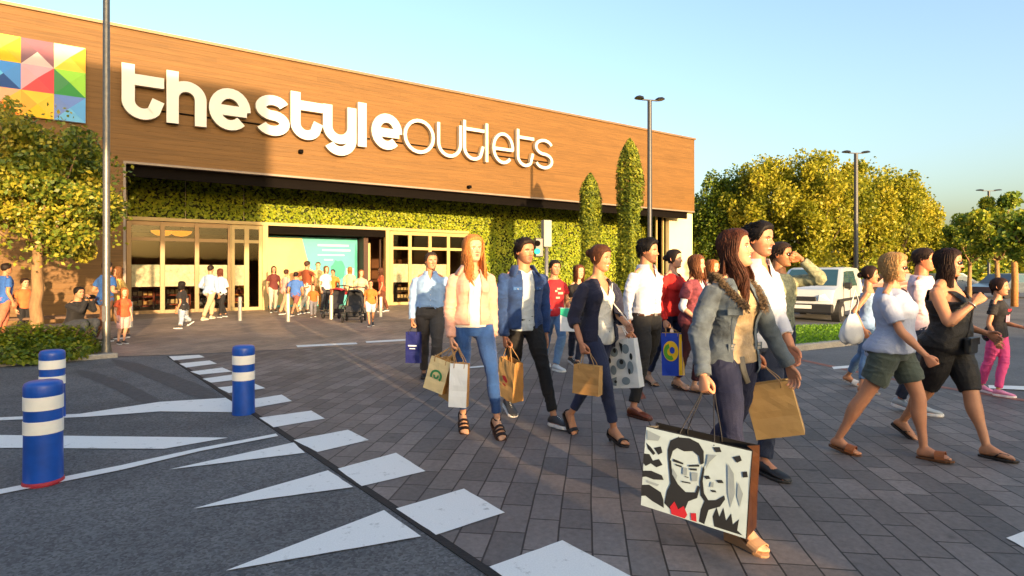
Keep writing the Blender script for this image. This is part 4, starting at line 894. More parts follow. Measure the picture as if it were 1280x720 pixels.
# ---- body profile: (t, half width, half depth, forward offset) in units of H
PM = [(-.045, .060, .050, -.004), (-.02, .094, .064, -.008), (.02, .097, .066, -.008), (.06, .089, .060, -.002), (.10, .083, .056, .002), (.15, .088, .060, .002), (.20, .096, .066, .002), (.240, .097, .064, .000), (.262, .088, .057, -.004), (.280, .073, .051, -.006), (.296, .055, .046, -.008), (.310, .041, .041, -.009), (.326, .034, .037, -.009)]
PF = [(-.045, .062, .052, -.006), (-.02, .098, .068, -.012), (.02, .100, .070, -.012), (.06, .086, .060, -.004), (.105, .070, .050, .002), (.15, .074, .053, .004), (.195, .082, .062, .008), (.230, .081, .057, .004), (.252, .075, .052, -.002), (.270, .062, .046, -.005), (.286, .046, .041, -.007), (.300, .034, .036, -.008), (.318, .028, .032, -.008)]
class Person: pass
def build_person(sp):
    """sp: spec dictionary; joints are worked out in metres from the feet upward"""
    H = sp['H']; Y0 = sp['Y']; fem = sp.get('fem', False); fat = sp.get('fat', 1.0); hd = R(sp.get('head_ing', -30)); near = sp.get('detail', 0)
    Fv = Vector((cos(hd), sin(hd), 0)); Lv = Vector((-sin(hd), cos(hd), 0)); p = Person(); p.H = H
    fs = H*.145/.25                      # foot scale
    heel = sp.get('heel', 0.0)
    # feet ------------------------------------------------------
    feet = []
    for i, f in enumerate(sp['feet']):
        px, py, pit = f[0], f[1], f[2]; g = G(px, py, 0.004); yaw = hd+R(f[3] if len(f) > 3 else (-6 if i == 0 else 6)); pit = R(pit)
        if heel: pit = pit+math.asin(min(.8, heel/.15/fs*.9))*(1 if pit >= 0 else .6)
        Mx = Matrix.Rotation(yaw, 3, 'Z')@Matrix.Rotation(pit, 3, 'Y')
        piv = Vector((.135*fs, 0, 0)) if pit >= 0 else Vector((-.03*fs, 0, 0))
        gz = .012+sp.get('plat', 0)
        org = Vector((g.x, g.y, gz+.004))-Mx@piv; ank = org+Mx@Vector((.0, 0, .078*fs)); feet.append((org, Mx, ank, yaw, pit, g))
    if sp.get('sit'): pass
    mid = (feet[0][5]+feet[1][5])/2
    if 'hipx' in sp: mid = Vector(((sp['hipx']-CX)/F*(mid.y+sp.get('hipdy', 0)), mid.y+sp.get('hipdy', 0), 0))
    l1, l2 = .245*H, .246*H; hw = .052*H*(1.08 if fem else 1)*(1+.35*(fat-1)); zs = []
    for i, ft in enumerate(feet):
        hx = mid+Lv*(hw*(-1 if i == 0 else 1)); d2 = (Vector((hx.x, hx.y, 0))-Vector((ft[2].x, ft[2].y, 0))).length; zs.append(ft[2].z+sqrt(max(.01, ((l1+l2)*.988)**2-d2*d2)))
    hipz = sp['hipz']*H if 'hipz' in sp else min(max(zs), min(zs)+.02*H if not sp.get('swing') else max(zs))
    hc = Vector((mid.x, mid.y, hipz)); root = Vector((mid.x, mid.y, 0)); 
    U = (Z3+Fv*sp.get('lean', .05)+Lv*sp.get('leanl', 0)).normalized(); tw = R(sp.get('twist', 0)); Ls = Matrix.Rotation(tw, 3, 'Z')@Lv; Ls = (Ls-U*Ls.dot(U)).normalized(); Fs_ = Ls.cross(U).normalized()
    Lh = (Lv-U*Lv.dot(U)+Z3*sp.get('hiptilt', 0)).normalized(); Fh = Lh.cross(U).normalized()
    prof = PF if fem else PM; T = [q[0] for q in prof]
    def frame(t):
        k = min(1, max(0, (t-.02)/.22)); l = (Lh*(1-k)+Ls*k).normalized(); return l, l.cross(U).normalized(), hc+U*(t*H)
    def tor(t, g=0.0, gx=1.0):
        w = np.interp(t, T, [q[1] for q in prof])*H*(1+.75*(fat-1)*min(1, max(.25, (.30-t)/.12))); d = np.interp(t, T, [q[2] for q in prof])*H*(1+1.1*(fat-1)); fo = np.interp(t, T, [q[3] for q in prof])*H
        bel = (fat-1)*.05*H*math.exp(-((t-.09)/.07)**2); fo += bel; return w*gx+g, d*gx+g, fo
    def torso(mb, t0, t1, g, flare=0.0, gx=1.0, n=16, flare_h=.1, bust=True):
        rings = []
        for i in range(n+1):
            t = t0+(t1-t0)*i/n; w, d, fo = tor(t, 0, gx); gg = g(t) if callable(g) else g; w += gg; d += gg
            if flare and t < t0+flare_h: k = (1-(t-t0)/flare_h)**1.3; w += flare*k; d += flare*k
            l, f, c = frame(t); c = c+f*fo; ex = .84
            rings.append([c+l*(w*np.sign(cos(a))*abs(cos(a))**ex)+f*(d*np.sign(sin(a))*abs(sin(a))**ex) for a in [2*pi*j/28 for j in range(28)]])
        mb.ring_loft(rings)
        if fem and bust and t0 < .2 < t1:
            l, f, c = frame(.202); gg = g(.2) if callable(g) else g
            for s in (-1, 1): mb.ball(c+l*(s*.040*H*(1+.4*(fat-1)))+f*(.038*H*fat), (.037*H*fat**.3+gg*.8), 14)
        if t0 < .0:
            l, f, c = frame(-.012)
            for s in (-1, 1): mb.ball(c+l*(s*.045*H)-f*(.030*H), .056*H*(1+.5*(fat-1))+(g(-.01) if callable(g) else g)*.8, 12)
    # joints ----------------------------------------------------
    sw = (.097 if fem else .113)*H*(1+.25*(fat-1)); l, f, S0 = frame(.254); S = S0-Fs_*.006*H
    sh = [S-Ls*sw, S+Ls*sw]; hips = [hc-Lh*hw, hc+Lh*hw]
    knees = [ik(hips[i], feet[i][2], l1, l2, Fv*1.0+Lv*(-.08 if i == 0 else .08)) for i in (0, 1)]
    ua, fa = .168*H, .148*H; wr, el = [], []
    for i in (0, 1):
        a = sp['hands'][i]
        if a is None: side = -Lv if i == 0 else Lv; w_ = sh[i]+Vector((0, 0, -.300*H))+side*.035*H+Fv*.03*H
        elif a[0] == 'L': w_ = sh[i]+Fv*a[1]*H+Lv*a[2]*H+Z3*a[3]*H
        else: w_ = P(a[0], a[1], mid.y+a[2])
        d = w_-sh[i]
        if d.length > (ua+fa)*.985: w_ = sh[i]+d.normalized()*(ua+fa)*.985
        pole = -Fv*1.0-Z3*.4+(-Lv if i == 0 else Lv)*.35
        if sp.get('pole') and sp['pole'][i]: q = sp['pole'][i]; pole = Fv*q[0]+Lv*q[1]+Z3*q[2]
        wr.append(w_); el.append(ik(sh[i], w_, ua, fa, pole))
    p.wr = wr; p.el = el; p.sh = sh; p.hc = hc; p.root = root; p.Fv = Fv; p.Lv = Lv; p.U = U; p.feet = feet; p.knees = knees; p.frame = frame
    hyaw = hd+R(sp.get('hyaw', 0)); hp_ = R(sp.get('hpitch', 0)); nb = frame(.295)[2]-Fs_*.010*H; hh = .137*H*sp.get('headk', 1.0)
    Mh = Matrix.Rotation(hyaw, 3, 'Z')@Matrix.Rotation(hp_, 3, 'Y')@Matrix.Rotation(R(sp.get('htilt', 0)), 3, 'X')
    Hc = nb+U*(.045*H)+Vector((cos(hyaw), sin(hyaw), 0))*.012*H+Z3*(hh*.5)-Z3*.006*H; p.Hc = Hc; p.Mh = Mh; p.hh = hh
    ro = empty('person', root, sp['label'], 'person', sp.get('group')); p.ro = ro
    loc_ = np.array(root); vs = sp.get('vox', .007)
    # ---- body -------------------------------------------------
    top = sp.get('top', {}); bot = sp.get('bottom', {}); b = MB(); cov_arm = max([w_.get('sleeve', 0) for w_ in sp.get('wear', [])]+[0]); tk = .74 if cov_arm > 0 else 1.0; cov_leg = bot.get('len', 1.0)
    torso(b, -.045, .322, -.006-.004*H, n=14, bust=False)
    for i in (0, 1):
        k = .80 if cov_leg > .6 else 1.0; fl = 1+.8*(fat-1)
        kk = lambda t: (.80 if t < cov_leg*1.0 else 1.0)
        pts = [hips[i]+Z3*.01*H, hips[i].lerp(knees[i], .5)+Fv*.006*H, knees[i], knees[i].lerp(feet[i][2], .32)-Fv*.006*H, knees[i].lerp(feet[i][2], .7), feet[i][2]]
        rad = [.050*fl*kk(0), .043*fl*kk(.25), .0295*(1+.5*(fat-1))*kk(.5), .0305*(1+.5*(fat-1))*kk(.66), .0215*kk(.85), .0175*kk(.95)]
        pp, rr = smoothpath(pts, [r*H for r in rad], 4); b.tube(pp, rr, 16)
        org, Mx = feet[i][0], feet[i][1]
        rings = []
        for x, w, h, zc in ((-.050, .020, .022, .026), (-.035, .030, .036, .036), (-.01, .033, .050, .046), (.03, .033, .050, .045), (.07, .036, .036, .034), (.11, .043, .025, .024), (.145, .044, .018, .018), (.165, .040, .014, .015)):
            rings.append([org+Mx@(Vector((x, w*cos(2*pi*j/14), max(-zc+.001, h*sin(2*pi*j/14))+zc))*fs) for j in range(14)])
        b.ring_loft(rings)
        for q, (yy, ll, r_) in enumerate(((.028, .195, .0125), (.010, .192, .0095), (-.006, .186, .009), (-.020, .178, .0085), (-.032, .168, .008))):
            yy = yy*(1 if i == 0 else -1); b.tube([org+Mx@(Vector((.14, yy, .012))*fs), org+Mx@(Vector((ll-.012, yy, .013))*fs), org+Mx@(Vector((ll, yy, .009))*fs)], [r_*fs, r_*fs, r_*.6*fs], 8)
        fa_ = 1+.6*(fat-1); ka = lambda t: (.78 if t < cov_arm else 1.0)
        pts = [sh[i], sh[i].lerp(el[i], .35), sh[i].lerp(el[i], .7), el[i], el[i].lerp(wr[i], .3), el[i].lerp(wr[i], .7), wr[i]]
        g0 = .92 if fem else 1.08
        rad = [.0275*fa_*ka(0), .0265*fa_*ka(.15), .0235*fa_*ka(.3), .0205*(1+.4*(fat-1))*ka(.5), .0215*(1+.4*(fat-1))*ka(.6), .0165*ka(.8), .0135]
        pp, rr = smoothpath(pts, [r*H*g0 for r in rad], 4); b.tube(pp, rr, 14); b.ball(sh[i], .0255*H*fa_*ka(0)*g0, 10)
        b.tube([sh[i], S+Z3*.004*H], [.0262*H*ka(0)*g0*(1+.5*(fat-1)), .034*H*tk*(1+.9*(fat-1))], 12)
    nk = .031 if fem else .037
    b.tube([nb-U*.02*H, nb+U*.015*H, Hc-Z3*hh*.20-Vector((cos(hyaw), sin(hyaw), 0))*hh*.06], [nk*1.35*H, nk*H*(1+.4*(fat-1)), nk*H*.92*(1+.4*(fat-1))], 16)
    b.tube([nb+Ls*sw*.80-U*.018*H, nb+Ls*sw*.3+U*.006*H, nb+U*.02*H, nb-Ls*sw*.3+U*.006*H, nb-Ls*sw*.80-U*.018*H], [q*H*(1+.9*(fat-1))*tk for q in (.016, .021, .024, .021, .016)], 12)
    V, Nn, Fc = remesh_np(b, vs*1.1, 3); sk = np.array(srgb(sp['skin'])[:3]); C = np.tile(sk, (len(V), 1)); Vs = [V-loc_]; Fs = [Fc]; Cs = [C]; n0 = len(V)
    hv, hf, hcx = head_mesh(2 if near > 1 else (1 if near > 0 else 0), fem, sp['skin'], sp.get('hair', {}).get('c', '2a1c14'), sp.get('beard', 0), smile=sp.get('smile', 0), lips=sp.get('lips', 'a8605a'), brow=sp.get('brow', 1))
    if fem: hv = hv*np.array([1, .94, 1])
    Mn = np.array(Mh); hv = (hv*hh)@Mn.T+np.array(Hc)-loc_; Vs.append(hv); Fs.append(hf+n0); Cs.append(hcx); n0 += len(hv)
    # hands
    for i in (0, 1):
        V, Fc = hand_np(sp.get('pose', ('relax', 'relax'))[i], near > 1); V = V.copy(); Fc = Fc.copy()
        if i == 1: V[:, 1] *= -1; Fc = Fc[:, ::-1]
        d = (wr[i]-el[i]).normalized(); hx = (d+(-Z3 if sp.get('drop', (1, 1))[i] else Vector((0, 0, 0)))*.35).normalized(); out = (-Lv if i == 0 else Lv)
        if sp.get('dors') and sp['dors'][i]: q = sp['dors'][i]; out = Fv*q[0]+Lv*q[1]+Z3*q[2]
        zv = (out-hx*out.dot(hx)).normalized(); yv = zv.cross(hx); Mt = Matrix((hx, yv, zv)).transposed(); hs = H/1.75*(.92 if fem else 1.02)
        V = (V*hs)@np.array(Mt).T+np.array(wr[i]-hx*.004)-loc_; Vs.append(V); Fs.append(Fc+n0); Cs.append(np.tile(sk*np.array([1, .92, .9]), (len(V), 1))); n0 += len(V)
        p.grip = getattr(p, 'grip', [])+[wr[i]+Mt@Vector((.088*hs, 0, -.035*hs))]
    mk = mat('skin '+sp['skin'], sp['skin'], .5, .07, 22, bump=.12, bscale=220, sss=.12, vc='Col', spec=.4)
    body = mesh_from('body', np.concatenate(Vs), np.concatenate(Fs), mk, ro, np.concatenate(Cs)); p.body = body
    # ---- garments ---------------------------------------------
    def wrinkle(V, Nn, amp, seed, sc_=9.0, limb=True, shift=0.0):
        """folds: ridged noise stretched across the limb"""
        q = V-np.array(hc); w1 = vnoise(q*5.0, seed+9)[:, None]*np.array([.35, .35, .25])
        n1 = vnoise((q+w1*.35)*np.array([sc_*.8, sc_*.8, sc_*1.9]), seed); n2 = vnoise((q+w1*.25)*np.array([sc_*2, sc_*2, sc_*3.2]), seed+3)
        fold = ((1-np.abs(n1))**2.5*1.5-.75)+((1-np.abs(n2))**2*.8-.4); bend = np.full(len(V), .6)
        for J in list(knees)+list(el)+[hc, sh[0], sh[1], feet[0][2], feet[1][2]]+wr:
            bend = np.maximum(bend, 1.25*np.exp(-(((V-np.array(J))**2).sum(1))/(.09*H/1.7)**2))
        return V+Nn*(amp*(fold*bend+shift))[:, None]
    def tl(V):
        q = V-np.array(hc); return q@np.array(Ls), q@np.array(Fs_), (q@np.array(U))/H
    def arms(mb, s0, sl, g, cuff=1.0):
        for i in (0, 1):
            fa_ = (1+.6*(fat-1)); g0 = .92 if fem else 1.08; full = [sh[i]+(S-sh[i])*.12, sh[i].lerp(el[i], .35), sh[i].lerp(el[i], .7), el[i], el[i].lerp(wr[i], .35), el[i].lerp(wr[i], .7), wr[i]]
            ts = [0, .17, .35, .5, .67, .85, 1.0]; rb = [.0245*fa_, .0262*fa_, .0245*fa_, .0225*(1+.4*(fat-1)), .0215, .0185, .0155]
            pts = []; rad = []
            for j in range(7):
                if ts[j] <= sl+1e-6: pts.append(full[j]); rad.append(rb[j]*H*g0+g*(1 if ts[j] < .6 else cuff))
                else:
                    k = (sl-ts[j-1])/(ts[j]-ts[j-1]); 
                    if k > .05: pts.append(full[j-1].lerp(full[j], k)); rad.append((rb[j-1]*(1-k)+rb[j]*k)*H*g0+g*(cuff if sl > .5 else 1.25))
                    break
            pp, rr = smoothpath(pts, rad, 4); mb.tube(pp, rr, 16); mb.ball(sh[i]-Z3*.006*H, rb[0]*H*g0+g*.45, 12); mb.tube([sh[i]-Z3*.006*H, S+Z3*.012*H], [(.023*g0*H+g*.45), .026*H+g*.3], 14); mb.tube([sh[i]+Z3*.000*H-(sh[i]-S)*.12, S+U*.040*H-Fs_*.006*H+(sh[i]-S)*.22], [(.017*H+g*.4), .016*H+g*.3], 12)
    def garment(name, g, m, t0, t1, sleeve=0, flare=0, amp=.004, cut=None, solid=0, seed=1, cuff=1.0, gx=1.0, sc_=9.0, flare_h=.1, extra=None, parent=None, bust=True, label=None):
        sft = .012 if t1 > .28 else 0
        if t0 < .02 and bot: flare = max(flare, .010 if not bot.get('over') else 0)
        mb = MB(); torso(mb, t0, t1+sft, g, flare, gx, n=18, flare_h=flare_h, bust=bust)
        if sleeve > 0: arms(mb, 0, sleeve, g, cuff)
        if extra: extra(mb)
        V, Nn, Fc = remesh_np(mb, vs, 2)
        V = wrinkle(V, Nn, amp, seed, sc_, shift=(.55 if g > .0155 else -.25))
        if cut is not None:
            c = V[Fc].mean(1); u, fw, t = tl(c); k = cut(u, fw, t-sft*np.clip((t-.15)/.1, 0, 1), c); Fc = Fc[~k]
            # drop unused vertices
            ed = np.sort(np.concatenate([Fc[:, [0, 1]], Fc[:, [1, 2]], Fc[:, [2, 3]], Fc[:, [3, 0]]]), 1); ue, ct = np.unique(ed, axis=0, return_counts=True); be = ue[ct == 1]
            for _ in range(8):      # the cut edge becomes a clean line
                acc = np.zeros_like(V); n_ = np.zeros(len(V)); np.add.at(acc, be[:, 0], V[be[:, 1]]); np.add.at(acc, be[:, 1], V[be[:, 0]]); np.add.at(n_, be[:, 0], 1); np.add.at(n_, be[:, 1], 1)
                k2 = n_ > 1; V[k2] = V[k2]*.4+.6*acc[k2]/n_[k2][:, None]
            us = np.unique(Fc); mp = -np.ones(len(V), dtype=np.int64); mp[us] = np.arange(len(us)); V = V[us]; Fc = mp[Fc]
        o = mesh_from(name, V-loc_, Fc, m, parent or ro, solid=solid)
        if label: o['label'] = label
        return o
    p.garment = garment; p.tl = tl; p.torso = torso
    if bot:
        m = bot['m']; g = bot.get('g', .008); ln = bot.get('len', .95); mb = MB(); tt = bot.get('t1', .055); torso(mb, -.045, tt, g if not bot.get('over') else g+.008, n=10, bust=False)
        for i in (0, 1):
            fl = 1+.8*(fat-1); A_ = feet[i][2]; full = [hips[i]+Z3*.01*H, hips[i].lerp(knees[i], .5)+Fv*.006*H, knees[i], knees[i].lerp(A_, .32)-Fv*.006*H, knees[i].lerp(A_, .7), A_+Z3*.002]
            ts = [0, .25, .5, .66, .85, 1.0]; rb = [.052*fl, .044*fl, .0305*(1+.5*(fat-1)), .0305*(1+.5*(fat-1)), .0235, .0210]; gl = bot.get('gl', g); pts, rad = [], []
            for j in range(6):
                ggg = g+(gl-g)*min(1, ts[j]*1.3)
                if ts[j] <= ln+1e-6: pts.append(full[j]); rad.append(rb[j]*H+ggg)
                else:
                    k = (ln-ts[j-1])/(ts[j]-ts[j-1])
                    if k > .05: pts.append(full[j-1].lerp(full[j], k)); rad.append((rb[j-1]*(1-k)+rb[j]*k)*H+ggg)
                    break
            pp, rr = smoothpath(pts, rad, 5); mb.tube(pp, rr, 18)
        V, Nn, Fc = remesh_np(mb, vs, 2); V = wrinkle(V, Nn, bot.get('amp', .0085) if g > .0055 else .0055, sp.get('seed', 1)+50, 8.0, shift=.35)
        p.pants = mesh_from(bot.get('name', 'trousers'), V-loc_, Fc, m, ro)
    for k_, gm in enumerate(sp.get('wear', [])):
        garment(**gm, seed=sp.get('seed', 1)+k_*7)
    # ---- shoes ------------------------------------------------
    st = sp.get('shoe', 'sneaker'); sc1 = sp.get('shoe_c', ('2a2c30', 'e6e4df'))
    for i in (0, 1):
        org, Mx = feet[i][0], feet[i][1]; W_ = lambda x, y, z: tuple(org+Mx@(Vector((x, y, z))*fs)-root); pit = feet[i][4]; sg_ = 1 if i == 0 else -1
        outline = [(-.058, .0), (-.050, .024), (-.02, .034), (.04, .036), (.10, .048), (.15, .046), (.185, .034), (.205, .012), (.207, -.008), (.19, -.032), (.15, -.042), (.10, -.040), (.04, -.033), (-.02, -.033), (-.050, -.022)]
        outline = [(x, y*sg_) for x, y in outline]
        if st in ('sneaker', 'shoe', 'dress'):
            s_ = MB(); hs_ = .026 if st == 'sneaker' else .016; rings = []
            for z, k in ((-.012, 1.0), (-.004, 1.07), (hs_-.012, 1.07), (hs_-.008, 1.03)): rings.append([W_(.075+(x-.075)*k, y*k*1.12, z) for x, y in outline])
            s_.ring_loft(rings); so_ = MB(); rings = []
            for x, w, h in ((-.060, .022, .040), (-.052, .034, .064), (-.03, .040, .082), (.01, .041, .088), (.045, .040, .078), (.085, .044, .058), (.13, .050, .044), (.17, .045, .036), (.198, .032, .026), (.210, .014, .014)):
                rings.append([W_(x, w*cos(2*pi*j/18), max(.0, h*.5+h*.5*sin(2*pi*j/18))+hs_-.016) for j in range(18)])
            so_.ring_loft(rings); up = so_.build('shoe', mat('shoe '+sc1[0], sc1[0], .5 if st != 'dress' else .3, .15, 14, bump=.1), ro, True)
            s_.build('sole', mat('sole '+sc1[1], sc1[1], .6, .08, 14), up, False)
            if st == 'sneaker' and near > 0:
                lc = MB()
                for q in range(5): xx = .05+q*.018; zz = .074-q*.008; lc.tube([W_(xx, -.022, zz-.004), W_(xx+.004, 0, zz+.010), W_(xx, .022, zz-.004)], .0032*fs, 6)
                lc.build('laces', mat('white laces', 'e2e0da', .8, .05, 9), up, True)
        else:
            th = .010 if st in ('flip', 'slide') else .014; s_ = MB(); rings = [[W_(.075+(x-.075)*k, y*k*1.05, z) for x, y in outline] for z, k in ((-.012-th*.6, 1.0), (-.010, 1.03), (-.001, 1.03), (.002, 1.0))]
            s_.ring_loft(rings)
            if st == 'wedge' or st == 'heel':
                hx_ = org+Mx@(Vector((-.035, 0, -.012))*fs); gz = .006
                if st == 'wedge':
                    pl_ = [W_(-.05, 0, -.012), W_(.09, 0, -.012)]; rr_ = []
                    for x in (-.052, -.02, .03, .08, .14, .19):
                        w_ = .034 if x < .1 else .042
                        a1 = org+Mx@(Vector((x, w_*.9, -.010))*fs); a2 = org+Mx@(Vector((x, -w_*.9, -.010))*fs); rr_.append([tuple(a1-root), tuple(a2-root), (a2.x-root.x, a2.y-root.y, gz), (a1.x-root.x, a1.y-root.y, gz)])
                    s_.ring_loft(rr_)
                else:
                    s_.tube([hx_-root, Vector((hx_.x-root.x+0, hx_.y-root.y, gz))], [.020*fs, .009*fs], 10)
            sh_ = s_.build('sandal', mat('sandal '+sc1[0], sc1[0], .5, .15, 12, bump=.1), ro, False)
            def strap(x0, wd, h, m_, lift=.0, xb=None):
                s2 = MB(); rings = []
                for j in range(11):
                    a = pi*j/10; y_ = .046*cos(a); z_ = h*sin(a)**.8; x_ = x0+(0 if xb is None else xb*sin(a)); n_ = .004
                    rings.append([W_(x_-wd, y_*1.04, z_), W_(x_+wd, y_*1.04, z_), W_(x_+wd, y_*1.13, z_+.005), W_(x_-wd, y_*1.13, z_+.005)])
                s2.ring_loft(rings); s2.build('strap', m_, sh_)
            ms_ = mat('strap '+sc1[1], sc1[1], .5, .15, 12)
            if st == 'slide': strap(.115, .034, .060, ms_)
            elif st == 'flip':
                for yy in (-.042, .042): s2 = MB(); s2.tube([W_(.06, yy, .004), W_(.10, yy*.72, .040), W_(.150, .012*sg_, .030), W_(.160, .012*sg_, .004)], .006*fs, 8); s2.build('strap', ms_, sh_, True)
            elif st in ('heel', 'wedge'):
                strap(.140, .016 if st == 'heel' else .030, .040, ms_)
                if sp.get('straps', 1): 
                    s2 = MB(); A_ = org+Mx@(Vector((-.005, 0, .085))*fs)-root; rg_ = []
                    for j in range(19): a = 2*pi*j/18; rg_.append(A_+Mx@(Vector((.036*cos(a), .032*sin(a), 0))*fs))
                    s2.tube(rg_, .006*fs, 6); s2.build('ankle_strap', ms_, sh_, True)
                    if sp.get('straps', 1) > 1: strap(.075, .012, .075, ms_); strap(.10, .010, .062, ms_, xb=.01)
                s2 = MB(); rr_ = []
                for j in range(9): a = -pi/2+pi*j/8; rr_.append([W_(-.03-.026*cos(a), .032*sin(a), 0), W_(-.03-.026*cos(a), .032*sin(a), .045), W_(-.03-.034*cos(a), .038*sin(a), .045), W_(-.03-.034*cos(a), .038*sin(a), 0)])
                s2.ring_loft(rr_); s2.build('heel_cup', ms_, sh_, True)
    # ---- hair -------------------------------------------------
    hr = sp.get('hair')
    if hr: make_hair(p, hr, near, root, Mh, Hc, hh, fem, hyaw)
    if sp.get('glasses'):
        gm = mat('sunglasses '+sp['glasses'], sp['glasses'], .15, .05, 5, spec=.8); gb = MB(); LW = lambda x, y, z: tuple(Hc+Mh@(Vector((x, y*(.94 if fem else 1), z))*hh)-root)
        for s in (-1, 1):
            cx_, cz_ = .125*s, .005; rings = []
            for xo, k in ((.398, 1.04), (.412, 1.0)): rings.append([LW(xo-.065*(abs(cx_+.088*k*cos(a))/.21)**2, cx_+.088*k*cos(a)*(abs(cos(a))**-.15 if abs(cos(a)) > .05 else 1), cz_+.060*k*sin(a)) for a in [2*pi*j/20 for j in range(20)]])
            gb.ring_loft(rings); gb.tube([LW(.30, .215*s, .03), LW(.12, .318*s, .03), LW(-.04, .325*s, .025)], .010*hh, 6)
        gb.tube([LW(.408, -.045, .02), LW(.415, 0, .028), LW(.408, .045, .02)], .010*hh, 6); gb.build('sunglasses', gm, ro, True)
    return p

def hairmat(c, c2=None):
    nm = 'hair '+c
    if nm in _mc: return _mc[nm]
    N = NT(nm); mp = N.coord('Object', (1, 1, .22)); nz = N.n('ShaderNodeTexNoise', i_Scale=240.0, i_Detail=3.0); N.l(mp, 'Vector', nz, 'Vector')
    cr = N.n('ShaderNodeValToRGB'); e = cr.color_ramp.elements; a = np.array(srgb(c)[:3]); b_ = np.array(srgb(c2)[:3]) if c2 else a*1.5
    e[0].position = .35; e[0].color = tuple(a*.75)+(1,); e[1].position = .68; e[1].color = tuple(np.clip(a*.45+b_*.55, 0, 1))+(1,)
    N.l(nz, 'Fac', cr, 'Fac'); N.l(cr, 'Color', N.b, 'Base Color'); N.b.inputs['Roughness'].default_value = .6; N.b.inputs['Specular IOR Level'].default_value = .25
    bp = N.n('ShaderNodeBump', i_Strength=.5, i_Distance=.004); N.l(nz, 'Fac', bp, 'Height'); N.l(bp, 'Normal', N.b, 'Normal')
    _mc[nm] = N.m; return N.m

